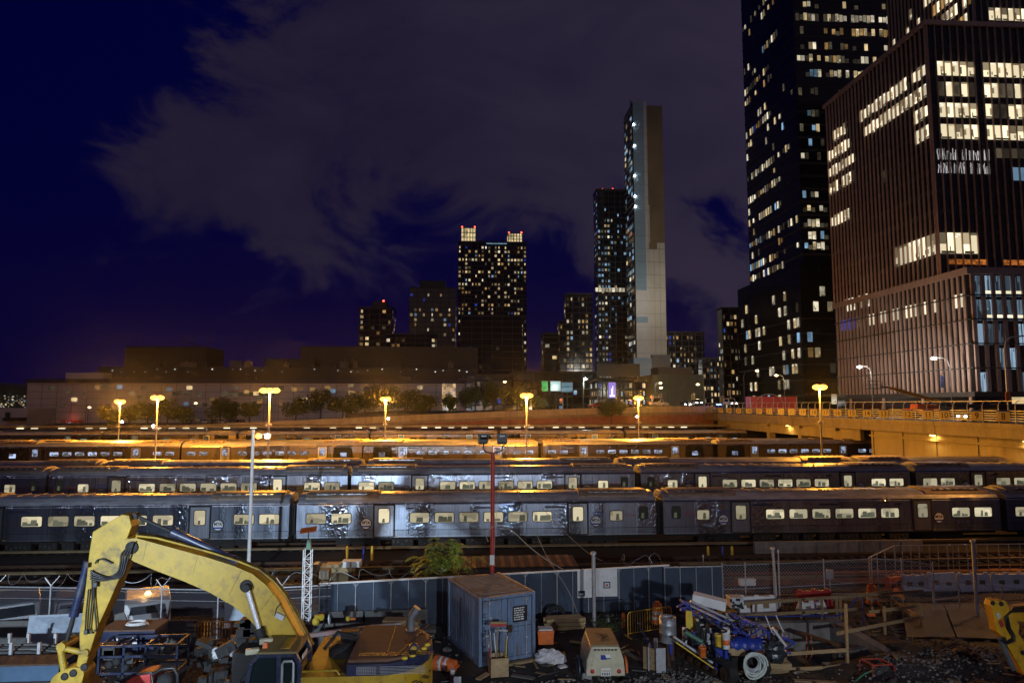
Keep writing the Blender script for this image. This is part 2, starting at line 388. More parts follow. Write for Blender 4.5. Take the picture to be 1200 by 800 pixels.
for (y0, y1) in ((35.5, 48.6), (48.6, 56.5), (56.5, 168)):      # ballast lies over the soil
    n_ = 1 if y0 < 50 or y0 > 56 else 6
    for k in range(n_):
        ya = y0+(y1-y0)*k/n_; yb = y0+(y1-y0)*(k+1)/n_; za = max(.02, yard_z(ya)); zb = max(.02, yard_z(yb))
        mb.add([(-200,ya,za+.05),(200,ya,za+.05),(200,yb,zb+.05),(-200,yb,zb+.05)], [(0,1,2,3)])
struct('ballast_bed', mb, m_ballast)
def track(yc, z, x0=-110, x1=110):
    mb = MB(); mb.mat(1)
    for k in range(int((x1-x0)/.75)): mb.box((x0+k*.75, yc, z+.09), (.23, 2.6, .14))
    mb.mat(0)
    for s in (-.72, .72):
        mb.box((0, yc+s, z+.24), (x1-x0, .07, .16)); mb.box((0, yc+s, z+.145), (x1-x0, .14, .03))
    mb.mat(2); mb.box((0, yc-1.45, z+.30), (x1-x0, .09, .10)); mb.box((0, yc-1.45, z+.40), (x1-x0, .2, .03))
    struct('railway_track', mb, [m_rust, m_sleeper, m_woodd])
for yc in (37.6, 41.4): track(yc, .02, -110, 10.5)
track(45.2, .02)
mb = MB(); vs = []
for j in range(9):
    for i in range(41): x = 11+i*1.2; y = 34.4+j*1.05; vs.append((x, y, .16+.10*nz(x,y,.5,2)+.05*nz(x,y,1.7,4)+(.3*(1-smooth(34.4,35.6,y)))))
mb.add(vs, [(j*41+i,j*41+i+1,(j+1)*41+i+1,(j+1)*41+i) for j in range(8) for i in range(40)], True)
struct('dirt_road', mb, M('lamplit_clay', (.20,.085,.04), .8, 0, .5, 1.2, .8, 10, dirt=(.06,.035,.025), dscale=.5, damt=.7))  # clay-like soil, its colour reddened for the orange lamplight on it
# ================================================================ trains
CL, CW = 25.7, 3.1
def wavg(mb, x, z, w_, h, r=.11, y=-.012, d=.03):
    """rounded window outline slab"""
    pts = []
    for cx, cz, a0 in ((x+w_/2-r, z+h/2-r, 0), (x-w_/2+r, z+h/2-r, 90), (x-w_/2+r, z-h/2+r, 180), (x+w_/2-r, z-h/2+r, 270)):
        for k in range(4): a = rad(a0+k*30); pts.append((cx+r*math.cos(a), y, cz+r*math.sin(a)))
    mb.prism(pts, (0,-1,0), 0, d)
SHARED = {}
def win_mesh(key, w_, h, em, seats):
    if key in SHARED: return SHARED[key]
    mb = MB(); mb.mat(0); wavg(mb, 0, 0, w_+.11, h+.11, .14, 0, .018)
    mb.mat(1); wavg(mb, 0, 0, w_, h, .10, -.018, .008)
    rg = random.Random(sum(map(ord, key)))
    mb.mat(2)
    for k in range(seats):      # seat backs and heads of seats seen against the lit ceiling
        x = -w_/2+.12+(w_-.24)*(k+rg.uniform(.2,.8))/seats; hh = rg.uniform(.3,.72)*h; ww = rg.uniform(.18,.5)
        a = -w_/2+.04; b = w_/2-.04; x0 = max(a, x-ww/2); x1 = min(b, x+ww/2)
        mb.prism([(x0,-.026,-h/2+.03),(x1,-.026,-h/2+.03),(x1-.02,-.026,-h/2+hh),(x0+.05,-.026,-h/2+hh)], (0,-1,0), 0, .006)
    SHARED[key] = mb.mesh('window', [m_rubber, em, m_seat]); return SHARED[key]
def make_car(kind, mirror, name, detail=2):
    """kind: 'near' (stainless unit) or 'old' (bigger dark cab glazing). x along the car, y=0 near side, z=0 railhead"""
    s = -1 if mirror else 1
    root = thing(name, 'x', 'train car')
    X = lambda x: s*x
    prof = [(.06,.98),(0,1.12),(0,1.5),(.015,2.2),(.03,3.25),(.10,3.42)]
    top = [(.10,3.42),(.26,3.62),(.55,3.82),(.95,3.95),(1.55,4.0)]
    full = prof+[(CW-a, b) for a, b in reversed(prof)]
    mb = MB(); hL = CL/2
    mb.prism([(-hL, a, b) for a, b in full], (1,0,0), 0, CL)
    if detail > 1:
        mb.mat(1)
        for x in (-9.3,-5.0,-.6,3.4,8.9): mb.box((X(x), -.004, 2.2), (.03, .012, 2.05))         # sheet seams
        mb.mat(2)
        for zz in (1.22,1.30,1.38,1.46): mb.box((0, -.002, zz), (CL-.1, .012, .022))
        mb.box((0, .0, 1.07), (CL-.1, .05, .10)); mb.mat(1); mb.box((0, -.004, 1.52), (CL-.1, .014, .03)); mb.box((0, .03, 3.36), (CL-.1, .03, .05))
    part('body', mb, [m_steel if kind == 'near' else m_steel2, m_dark, m_door], root, local=True)
    rf = top+[(CW-a, b) for a, b in reversed(top[:-1])]
    mb = MB(); mb.prism([(-hL+.05, a, b+.004) for a, b in rf], (1,0,0), 0, CL-.1)
    mb.mat(1)
    if detail > 1:
        for k in range(22): mb.box((-hL+1.2+k*1.12, CW/2, 3.985), (.04, 1.6, .06))
    roof = part('roof', mb, [m_roof, m_hump], root, local=True)
    for sx in (-1, 1):                                                                     # air-conditioning housings over the ends
        mb = MB(); x0 = sx*(hL-.5); x1 = sx*(hL-5.6)
        pr = [(a+.03, b+.14) for a, b in top[1:]]; pr = [(pr[0][0], pr[0][1]-.2)]+pr
        pr = pr+[(CW-a, b) for a, b in reversed(pr[:-1])]
        mb.prism([(min(x0,x1), a, b) for a, b in pr], (1,0,0), 0, abs(x1-x0))
        mb.mat(1); mb.box(((x0+x1)/2, .5, 3.98), (3.6, .22, .10)); mb.mat(2)
        for k in range(6): mb.box(((x0+x1)/2-1.5+k*.6, .42, 4.02), (.28, .10, .06))
        part('air_conditioner', mb, [m_hump, m_door, m_dark], root, local=True, bevel=.05 if detail > 1 else 0)
    # window layout, measured from the end without a cab
    wins = [1.36, 3.1, 8.6, 10.36, 12.1, 13.86, 15.6, 17.36]; doors = [6.1, 19.95]
    em = e_warm if kind == 'near' else e_cool
    for i, p in enumerate(wins):
        if kind == 'near': me = win_mesh('near%d' % (i*3+mirror), 1.34, .66, em, 1+(i*2+mirror) % 4)
        elif kind == 'old': me = win_mesh('old%d' % (i % 3), 1.2, .52, em, 3)
        elif i % 3 == 1: me = win_mesh('far', 1.2, .5, e_farw, 2)
        else: me = win_mesh('fard', 1.2, .5, m_glass, 0)
        share('window', me, root, (X(-hL+p), .016, 2.36))
    if kind == 'near':
        share('window', win_mesh('small', .88, .66, em, 1), root, (X(-hL+22.75), .016, 2.36))
        share('cab_window', win_mesh('cab', .58, .82, e_green, 1), root, (X(-hL+24.75), .016, 2.55))
    else:
        mb = MB(); mb.mat(0)
        x0 = X(-hL+21.6); x1 = X(-hL+24.2)
        mb.prism([(x0-s*.15,-.0,1.25),(x1+s*.25,0,1.25),(x1,0,3.2),(x0,0,3.2)], (0,-1,0), 0, .03)
        mb.mat(1); mb.box(((x0+x1)/2+s*.1,-.04, 2.1), (.9,.02,.6))
        part('cab_window', mb, [m_glass, e_cool], root, local=True)
    for p in doors:
        x = X(-hL+p); mb = MB()
        mb.box((x, -.01, 2.16), (1.30, .05, 2.12)); mb.mat(1)
        mb.box((x-.72, -.012, 2.2), (.10, .07, 2.3)); mb.box((x+.72, -.012, 2.2), (.10, .07, 2.3)); mb.box((x, -.012, 3.29), (1.34, .07, .10)); mb.box((x, -.012, 1.07), (1.34, .08, .07))
        mb.mat(2); mb.box((x+.84, -.02, 1.12), (.22, .05, .06))
        d = part('door', mb, [m_door, m_dark, m_cat], root, local=True)
        me = win_mesh('dw'+kind, .74, .98, em if kind != 'far' else e_farw, 1)
        o = share('door_window', me, d, (x, -.036, 2.52))
    # louvres, lettering, roundel
    for p in (7.9, 13.2, 18.3): part('vent', MB().box((X(-hL+p), .018, 3.02), (1.5 if p > 8 else .5, .05, .13)), m_navy, root, local=True)
    if detail > 1:
        for p in (4.85, 21.25):
            mb = MB(); x = X(-hL+p)
            mb.lathe((x, -.002, 1.98), [(.40,0),(.40,.012)], 24, (0,-1,0)); mb.mat(1); mb.lathe((x, -.014, 1.98), [(.34,0),(.34,.008)], 24, (0,-1,0))
            mb.mat(2); mb.box((x, -.026, 1.80), (.60, .010, .10))
            rd = part('roundel', mb, [m_dark, m_white, m_blue], root, local=True)
            text('lettering', 'MTA', .27, m_black, rd, face_front((x, -.026, 2.05)), bold=.008)
        text('lettering', 'Long Island', .20, m_logo, root, face_front((X(-hL+21.3)+.15, .0, 2.62)))
        text('lettering', 'Rail Road', .20, m_logo, root, face_front((X(-hL+21.3)+.15, .0, 2.40)))
        text('lettering', 'MTA', .24, m_red, root, face_front((X(-hL+23.75), .0, 2.40)), sx=1.5)
    # underframe
    rg = random.Random(5+mirror); x = -6.2
    while x < 6.0:
        L = rg.uniform(.7, 2.0); mb = MB(); mb.box((x+L/2, .35, .66), (L, .6, rg.uniform(.4, .62))); mb.mat(1)
        for k in range(int(L/.3)): mb.box((x+.15+k*.3, .04, .62+rg.uniform(-.1,.15)), (.14, .05, rg.uniform(.05,.2)))
        if detail > 1: part('equipment_box', mb, [m_dark, m_under], root, local=True)
        x += L+rg.uniform(.15, .6)
    mb = MB(); mb.box((0, CW/2, .9), (CL-.6, CW-.5, .2)); part('underframe', mb, m_dark, root, local=True)
    for sx in (-8.6, 8.6):
        mb = MB(); mb.box((sx, .55, .62), (3.1, .16, .28)); mb.box((sx, .5, .5), (.9, .2, .5)); mb.box((sx, CW-.55, .62), (3.1, .16, .28)); mb.box((sx, CW/2, .6), (.5, CW-1.1, .25))
        bg_ = part('bogie', mb, m_dark, root, local=True)
        if detail > 1:
            for dx in (-1.1, 1.1):
                wm = MB(); wm.lathe((sx+dx, .62, .46), [(.46,0),(.46,.12)], 20, (0,1,0)); wm.lathe((sx+dx, CW-.74, .46), [(.46,0),(.46,.12)], 20, (0,1,0)); wm.tube([(sx+dx,.6,.46),(sx+dx,CW-.6,.46)], .08)
                part('wheel', wm, m_rust, bg_, local=True)
    mb = MB()
    for sx in (-1, 1):
        mb = MB(); mb.box((sx*(hL+.10), CW/2, 2.2), (.22, 1.3, 2.2)); mb.box((sx*(hL+.14), CW/2, .9), (.25, .4, .3))
        if detail > 1:
            for yy in (.25, .40): mb.tube([(sx*(hL+.06), yy, 1.2), (sx*(hL+.06), yy, 3.1)], .02, 6)
        part('gangway', mb, m_dark, root, local=True)
    return root
m_steel2 = steel('stainless_old', (.15,.125,.105), .30, .45)
e_farw = E('far_window', (.55,.8,.62), .22, .8)
m_logo = M('railroad_blue', (.02,.05,.30), .5, 0, .1)
proto = {}
def train(Y, z, gaps, first_mirror, kind, detail, say, cat_word, grp):
    mir = first_mirror
    for i in range(len(gaps)-1):
        key = (kind, mir, detail)
        if key not in proto: proto[key] = make_car(kind, mir, 'train_car', detail); o = proto[key]
        else: o = copy_tree(proto[key])
        o.location = ((gaps[i]+gaps[i+1])/2, Y, z)
        setp(o, say(i, len(gaps)-1), 'train car', grp)
        mir = not mir
ORD = ['leftmost', 'second from the left', 'third from the left', 'fourth from the left', 'fifth from the left', 'rightmost']
def say(row): return lambda i, n_: '%s, %s' % (row, ORD[i] if i < n_-1 else 'rightmost')
g1 = [-38.55, -12.33, 13.89, 40.1, 66.3]
track(49.8+CW/2, .02); track(62.7+CW/2, .62); track(72+CW/2, .62); track(102+CW/2, .65)
def base_z(Y, px, py, zloc): return W(px, py, Y).z-zloc
train(49.8, .05, g1, True, 'near', 2, say('stainless commuter train car in the front row'), '', 'stainless train cars in the front row')
train(62.7, .80, [-62.6,-36.6,-10.73,15.46,41.8,68], False, 'near', 2, say('stainless commuter train car in the second row'), '', 'stainless train cars in the second row')
train(72.0, .70, [-63,-37,-10.8,15.5,41.8,68], False, 'near', 1, say('orange lit train car just behind the second row'), '', 'train cars in the third row')
train(102., 1.05, [-67.5,-41.2,-15.6,10.5,37.2,63.4], True, 'old', 1, say('orange lit train car with blue lit windows'), '', 'train cars in the blue lit row')
train(111., .80, [-94,-67.8,-41.6,-15.4,10.8,37,63.2], False, 'old', 1, say('train car seen as roof behind the blue lit row'), '', 'train cars behind the blue lit row')
train(141., 1.1, [-98.8,-72.5,-46.3,-20.1,6.1,32.3,58.5], True, 'far', 1, say('far train car before the platform canopy'), '', 'train cars by the far platform')

# ================================================================ platform canopy with tube lights
cn = thing('platform_canopy', 'long flat platform canopy with a row of white tube lights', 'canopy', (0,153,.6))
mb = MB(); mb.box((-25, 156.5, 5.75), (170, 8, .25)); mb.box((-25, 152.42, 5.72), (170, .16, .5)); part('roof', mb, m_girder, cn)
for k in range(18):
    mb = MB(); mb.box((-105+k*9.4, 156.5, 3.1), (.3, .3, 5.1)); part('column', mb, m_girder, cn)
me = MB().box((0,0,0), (1.25, .4, .13)).mesh('tube_light', e_strip)
x = -112.
rg = random.Random(3)
while x < 50:
    if rg.random() < .86: share('tube_light', me, cn, (x, -.9, 4.78))
    x += rg.choice((2.9, 2.9, 3.0, 5.6))
mb = MB(); mb.box((-25, 156.5, 1.1), (170, 7, 1.1)); struct('platform', mb, m_conc)
for px_ in (-60, -20, 20): light('canopy_glow', 'POINT', (px_, 152.6, 5.0), 500, (1.,.9,.7), .3)
# ================================================================ yard light masts
def mast(px, py, Y, zb, label, power, heads=2, boxz=None):
    p = W(px, py, Y); t = thing('light_mast', label, 'light mast', (p.x, Y, zb), 0, 'sodium light masts in the yard')
    mb = MB(); mb.tube([(p.x, Y, zb), (p.x, Y, p.z)], .13, 10, r2=.08); part('pole', mb, m_pole, t)
    sp = .62
    mb = MB(); mb.bar((p.x-sp*(heads-1)/2-.2, Y, p.z-.1), (p.x+sp*(heads-1)/2+.2, Y, p.z-.1), .07); part('crossarm', mb, m_pole, t)
    for k in range(heads):
        x = p.x+(k-(heads-1)/2)*sp*1.15; mb = MB()
        mb.box((x, Y-.1, p.z+.08), (.52, .55, .22), taper=.8); hd = part('lamp_head', mb, m_pole, t)
        mb = MB(); mb.ball((x, Y-.14, p.z-.05), .42, 12, 8, (1.25,1.1,.75)); part('lens', mb, e_sod, hd)  # lens made oversize to stand in for the lamp's glare
    mb = MB(); bz = boxz or p.z-4.1
    mb.box((p.x, Y-.1, bz), (.5, .3, .16)); mb.box((p.x-.3, Y-.2, bz-.12), (.2,.25,.16)); mb.box((p.x+.3, Y-.2, bz-.12), (.2,.25,.16)); part('junction_box', mb, m_pole, t)
    q = (p.x, Y-.15, p.z-.42); col = (1., .40, .04)
    if Y < 100: light('sodium_light', 'SPOT', q, power*1.35, col, .25, (p.x, Y-.15, 0), 152, .25); light('sodium_light', 'POINT', q, power*.7, col, .25)
    else: light('sodium_light', 'POINT', q, power*1.35, col, .25)
    return t
mast(141, 470, 116, .6, 'sodium light mast left of the other two at the far left', 42000)
mast(185, 465.5, 93, .6, 'twin head sodium mast second from the left', 30000)
mast(316.5, 457, 84, .6, 'brightest tall sodium mast behind the silver pole', 44000, 3)
mast(452, 467, 112, .6, 'sodium mast in front of the dark trees by the convention hall', 46000)
mast(617, 463, 92, .6, 'sodium mast right of the twin floodlight mast', 40000)
mast(748, 466, 116, .6, 'sodium mast in front of the ramp wall beside the round tree', 46000)
mast(960, 453, 79, .6, 'tall sodium mast in front of the numbered viaduct', 9000)

# small white lamps lower on three masts
e_white = E('white_lamp', (.85,.93,1.), 45, 0)
for i, (px, py, Y, s) in enumerate(((143.5,494,115.4,'leftmost'),(180,499,92.4,'second'),(455,490.5,111.4,'third'),(746,488,115.4,'rightmost'))):
    p = W(px, py, Y); mb = MB(); mb.box((p.x, Y, p.z), (.3,.2,.3)); mb.mat(1); mb.ball((p.x, Y-.14, p.z), .17, 10, 6)
    single('floodlight', mb, [m_pole, e_white], '%s small white floodlight clamped low on a sodium mast' % s, 'floodlight', 'white floodlights on the masts')

# near silver pole with an orange floodlight at its head
p = W(297, 503, 43.); t = thing('lamp_pole', 'slender silver pole with twin floodlights behind the yellow digger', 'lamp pole', (p.x, 43, .1))
mb = MB(); mb.tube([(p.x,43,.05),(p.x,43,p.z)], .115, 12, r2=.09); part('pole', mb, m_white, t)
for k, (dx, em) in enumerate(((.32, e_sod), (.85, e_white))):
    q = Vector((p.x+dx, 43, p.z-.4)); mb = MB(); mb.bar((p.x,43,p.z-.3), (q.x-.1,43,p.z-.3), .05); mb.box(q+Vector((0,.1,0)), (.34,.22,.30)); hd = part('floodlight', mb, m_pole, t)
    mb = MB(); mb.ball(q+Vector((0,-.06,0)), .17 if k == 0 else .12, 12, 8); part('lens', mb, em, hd)
light('pole_flood', 'SPOT', (p.x+.4, 42.7, p.z-.5), 1700, (1.,.50,.10), .15, (p.x+13, 43, 0), 120, .5)

# ================================================================ embankment wall of the rising street
mb = MB(); pts = [(-900,480-0,0)]
def wall_top(px): return 503+(475.3-503)*smooth(-40, 870, px) if px < 830 else 475.5
prev = None; WY = 168.
secs = list(range(-260, 831, 26))+[836]
top_mb, panel_mb = MB(), MB()
for a, b in zip(secs[:-1], secs[1:]):
    A, B = W(a, wall_top(a), WY), W(b, wall_top(b), WY)
    for (dy0, dy1, h0, h1, mt) in ((0,.4,-1.5,0,0), (.06,.42,-9.,-1.52,1), (-.15,.2,-2.1,-1.6,2)):
        top_mb.mat(mt)
        P_ = [(A.x,WY+dy0,A.z+h0),(B.x-.04,WY+dy0,B.z+h0),(B.x-.04,WY+dy0,B.z+h1),(A.x,WY+dy0,A.z+h1)]
        Q_ = [(x,WY+dy1,z) for x,_,z in P_]
        top_mb.add(P_+Q_, [(0,1,2,3),(7,6,5,4),(3,2,6,7),(1,0,4,5),(0,3,7,4),(2,1,5,6)])
ww = single('retaining_wall', top_mb, [M('ramp_concrete', (.30,.24,.16), .8, 0, .25, .5, .2, 12, dirt=(.14,.10,.06), dscale=.3, damt=.6, stretch=(1,1,.3)), M('wall_red', (.20,.075,.045), .8, 0, .35, .8, .2, 10), m_girder], 'long concrete ramp wall rising to the right behind the platform', 'wall')

# ================================================================ viaduct on the right with numbered boards
BX = 58.; ZD = 8.26
br = thing('viaduct', 'road viaduct over the tracks with fence, girder and lit piers', 'viaduct', (BX, 110, 0))
mb = MB(); mb.b2((BX, 44, ZD-.45), (BX+24, 167.6, ZD-.02)); part('deck', mb, m_asph, br)
mb = MB()
for y0 in range(40, 166, 14):
    mb.b2((BX-.25, y0+.03, ZD-1.5), (BX+.3, min(167.5, y0+13.95), ZD-.42)); mb.b2((BX-.42, y0+.03, ZD-.40), (BX+.25, min(167.5,y0+13.95), ZD+.12))
part('edge_girder', mb, m_girder, br)
for (y0, y1) in ((97.5, 62), ):
    mb = MB(); mb.b2((BX+.9, y1-20, -.2), (BX+2.4, y0, ZD-1.5)); 
    for yy in (97.0, 90.2, 83.5, 76.4, 69, 62, 55): mb.b2((BX+.78, yy-.14, -.1), (BX+.88, yy+.14, ZD-1.5))
    mb.b2((BX+.55, 44, ZD-2.45), (BX+.86, 97.5, ZD-2.2))
    part('pier_wall', mb, M('pier_concrete', (.25,.215,.155), .85, 0, .3, .7, .25, 10, dirt=(.13,.10,.06), dscale=.35, damt=.75, stretch=(1,1,.25)), br)
mb = MB()
for yy in (108, 120, 133): mb.b2((BX+1.2, yy-.6, -.1), (BX+2.4, yy+.6, ZD-2.0)); mb.b2((BX+.4, yy-1.6, ZD-2.0), (BX+6, yy+1.6, ZD-1.45))
mb.b2((BX+1.0, 100.5, 5.0), (BX+1.6, 160, ZD-1.52)); part('pier', mb, MATS['pier_concrete'], br)
e_und = E('underbridge_lamp', (1.,.62,.16), 22, 0)
for yy in (123., 83.5, 68.8):
    z = ZD-1.62; mb = MB(); mb.box((BX+.45, yy, z), (.3, .8, .14)); f = part('lamp', mb, m_pole, br)
    mb = MB(); mb.box((BX+.45, yy, z-.1), (.26, .7, .05)); part('lens', mb, e_und, f)
    light('underbridge_light', 'SPOT', (BX+.15, yy, z-.2), 300, (1.,.60,.14), .2, (BX+2.2, yy, z-2.6), 150, .6)
# railing + curved top fence posts
fn = thing('viaduct_fence', 'steel railing with curved top posts along the viaduct edge', 'fence', (BX, 110, ZD+.12))
pme = MB().tube([(0,0,0), (0,0,1.9), (.12,0,2.25), (.45,0,2.45)], .045, 6).mesh('post', m_galv)
yy = 46.
while yy < 166: share('post', pme, fn, (0, yy-110, 0)); yy += 2.35
mb = MB()
for k, zz in enumerate((.35,.62,.89,1.16,1.43)): mb.b2((BX+.05, 45, ZD+zz), (BX+.10, 167, ZD+zz+.07))
mb.b2((BX+.42, 45, ZD+2.5), (BX+.48, 167, ZD+2.56))
part('rail', mb, m_galv, fn)
m_sign = M('board_yellow', (.46,.36,.10), .5, 0, .1, 3)
nums = [(1176,8),(1145,9),(1107,10),(1088,11),(1064,12),(1036,13),(1016.5,14),(999,15),(982,16),(968,17),(954,18),(941,19),(928,20),(916,21),(902,22),(890,23),(878,24),(866,25),(855,26),(845,27)]
for px, k in nums:
    a = math.atan((px-600)/FPX)+YAW; y = BX/math.tan(a); 
    s_ = thing('number_board', 'yellow board with black number %d on the viaduct railing' % k, 'sign', (BX-.12, y, ZD+.3), rad(-90), 'numbered boards on the viaduct railing')
    # faces the yard and slightly the camera
    s_.rotation_euler = (0,0,rad(-52)); MX[s_.name] = Matrix.Translation((BX-.35, y, ZD+.3)) @ Matrix.Rotation(rad(-52), 4, 'Z'); s_.location = (BX-.35, y, ZD+.3)
    mb = MB(); mb.box((0,0,.55), (1.15,.05,1.05)); mb.mat(1); mb.box((0,0,1.15), (1.17,.06,.14)); mb.mat(2); mb.box((0,.06,.5),(.06,.06,1.1))
    part('board', mb, [m_sign, m_blue, m_galv], s_, local=True)
    text('number', str(k), 1.0, m_black, s_, face_front((0,-.03,.56)), bold=.012, sx=.82)
# upper street on both sides of the avenue
mb = MB(); mb.b2((BX+24.05, 44, ZD-.6), (600, 400, ZD-.05)); mb.b2((-30, 168.5, 7.), (BX+24., 400, ZD-.06)); struct('street', mb, m_asph)
mb = MB(); mb.b2((BX+24.1, 60, ZD-.04), (BX+27, 300, ZD+.1)); struct('pavement', mb, m_conc)

# ================================================================ buildings
m_bglass = M('curtain_glass', (.010,.011,.014), .12, 0, .3, .3)
m_bdark = M('dark_cladding', (.022,.021,.022), .6, 0, .3, .2)
m_brown = M('bronze_fin', (.50,.32,.22), .5, .2, .2, .5)
m_bgrey = M('grey_cladding', (.10,.095,.09), .75, 0, .25, .15)
WARM = [E('window_warm', (1.,.74,.38), .62, .75, .3, (.5,.5,.6)), E('window_white', (1.,.88,.64), .80, .7, .3, (.5,.5,.6)), E('window_amber', (1.,.58,.20), .36, .7, .3, (.5,.5,.6)),
        E('window_cool', (.38,.68,1.), .48, .75, .3, (.5,.5,.6)), E('window_blue', (.06,.14,1.), .32, .6), E('window_dim', (.8,.66,.42), .09, .7, .4, (.7,.7,.7))]
e_office = E('office_light', (1.,.86,.56), 1.35, .4)
e_officew = E('office_light_narrow', (1.,.88,.62), 1.15, .55)
e_blind = E('office_blind', (1.,.80,.48), .42, .7); e_ceil = E('office_ceiling', (1.,.93,.76), 1.5, .2)
WM = {}; RW = random.Random(909)
def pane(mb, p, w_, h, axis, office, base, v):
    """one lit pane; offices also show a half drawn blind, the ceiling line and desks as shallow layers"""
    p = Vector(p); o = Vector((0,-1,0)) if axis == 'x' else Vector((-1,0,0)); D = lambda a, b: (a,.03,b) if axis == 'x' else (.03,a,b); U = Vector((1,0,0)) if axis == 'x' else Vector((0,1,0))
    mb.mat(base); mb.box(p, (w_,.08,h) if axis == 'x' else (.08,w_,h))
    if not office: return
    q = random.Random(v*7+3); L1 = o*.05; L2 = o*.056; L3 = o*.062
    if q.random() < .5: f_ = q.choice((.12,.25,.4,.55)); mb.mat(base+1); mb.box(p+L1+Vector((0,0,h/2-h*f_/2)), D(w_,h*f_))
    elif q.random() < .8:
        for k in range(q.randint(1,2)): mb.mat(base+2); mb.box(p+L1+Vector((0,0,h*(.42-.11*k)))+U*w_*q.uniform(-.2,.2), D(w_*q.uniform(.3,.8),h*.05))
    if q.random() < .5: ww = q.uniform(.15,.5); mb.mat(base+1); mb.box(p+L2+Vector((0,0,-h*q.uniform(.0,.2)))+U*(w_*(1-ww)/2*q.choice((-1,1))), D(w_*ww,h*q.uniform(.35,.6)))
    if q.random() < .75: ww = q.uniform(.3,1.); mb.mat(base+3); mb.box(p+L3+Vector((0,0,-h*.44))+U*(w_*(1-ww)/2*q.choice((-1,1))), D(w_*ww,h*.12))
    if q.random() < .4: mb.mat(base+3); mb.box(p+L3+Vector((0,0,-h*.27))+U*w_*q.uniform(-.35,.35), D(w_*.14,h*.22))
def wmats(mi): 
    m_ = WARM[mi] if isinstance(mi, int) else mi
    return [m_, e_blind, e_ceil, WARM[5]] if m_ in (e_office, e_officew, WARM[1], WARM[0]) else [m_]
def wmesh(w_, h, mi, axis):
    ml = wmats(mi); v = RW.randrange(24) if len(ml) > 1 and h > 2.2 else -1
    key = (round(w_,2), round(h,2), ml[0].name, axis, v)
    if key not in WM: mb = MB(); pane(mb, (0,0,0), w_, h, axis, v >= 0, 0, v); WM[key] = mb.mesh('lit_window', ml)
    return WM[key]
def place_windows(t, lst, name='lit_window'):
    """lst of (pos, w, h, mat, axis): the 100 nearest are parts, the remainder one mesh"""
    lst.sort(key=lambda q: -(q[1]*q[2])/(Vector(q[0])-EYE).length_squared)
    for p, w_, h, mi, ax in lst[:100]: share(name, wmesh(w_, h, mi, ax), t, MX[t.name].inverted() @ Vector(p))
    rest = lst[100:]
    if rest:
        mb = MB(); ml = []; ix = {}
        for p, w_, h, mi, ax in rest:
            ms_ = wmats(mi)
            if ms_[0].name not in ix: ix[ms_[0].name] = len(ml); ml += ms_
            v = RW.randrange(24) if len(ms_) > 1 and h > 2.2 else -1
            pane(mb, p, w_, h, ax, v >= 0, ix[ms_[0].name], v)
        part(name, mb, ml, t, kind='stuff')
def pick(rg, ws):
    r = rg.random()*sum(ws)
    for i, q in enumerate(ws):
        r -= q
        if r < 0: return i
    return 0
def tower(label, x0, x1, ytop, Y, depth, prob, fl=3.4, bay=2.6, ws=(5,3,3,1,.3,4), zb=2., mat=None, ww=.62, wh=.55, grid=True, seed=1, side=True, cat='tower', crown=None, ymin=None, pf=None, nm='tower'):
    a, b = W(x0, ytop, Y), W(x1, ytop, Y); zt = (a.z+b.z)/2; rg = random.Random(seed)
    t = thing(nm, label, cat, ((a.x+b.x)/2, Y+depth/2, zb))
    mb = MB(); mb.b2((a.x, Y, zb), (b.x, Y+depth, zt))
    mb.mat(1)
    if grid:
        k = zb+fl
        while k < zt: mb.b2((a.x-.08, Y-.12, k-.35), (b.x+.08, Y-.01, k)); k += fl
        k = a.x
        while k <= b.x: mb.b2((k-.15, Y-.2, zb), (k+.15, Y-.02, zt-.05)); k += bay*2
        mb.b2((a.x-.3, Y-.3, zt), (b.x+.3, Y+depth+.3, zt+.8))
    part('facade', mb, [mat or m_bglass, m_bdark], t)
    lst = []; z = zb+fl
    n_ = int((b.x-a.x)/bay)
    while z+fl < zt:
        rp = rg.uniform(.5, 1.5)
        for i in range(n_):
            x = a.x+(i+.5)*(b.x-a.x)/n_
            pr = prob*rp*(pf(i/n_, (z-zb)/(zt-zb)) if pf else 1)
            if rg.random() < pr: lst.append(((x, Y-.03, z+fl*.45), bay*ww*rg.choice((1,1,.6)), fl*wh, pick(rg, ws), 'x'))
        if side and (x0 > 560 or x1 < 540):
            xs_ = a.x if x0 > 560 else b.x
            for i in range(int(depth/bay)):
                if rg.random() < prob*rp*.7: lst.append(((xs_, Y+(i+.5)*bay, z+fl*.45), bay*ww, fl*wh, pick(rg, ws), 'y'))
        z += fl
    place_windows(t, lst); t['zt'] = zt
    return t, a.x, b.x, zt
def box_on(t, name, x0, x1, y0, y1, Y, dep, mat, zoff=0):
    a, b = W(x0, y0, Y), W(x1, y1, Y); mb = MB(); mb.b2((a.x, Y, b.z), (b.x, Y+dep, a.z)); return part(name, mb, mat, t)
e_red = E('beacon', (1.,.05,.02), 14, 0)
def beacon(t, px, py, Y):
    mb = MB(); q = W(px, py, Y); mb.tube([q-Vector((0,0,2.5)), q], .12, 6); b = part('antenna', mb, m_dark, t)
    mb = MB(); mb.ball(q, .55, 8, 6); part('beacon', mb, e_red, b)
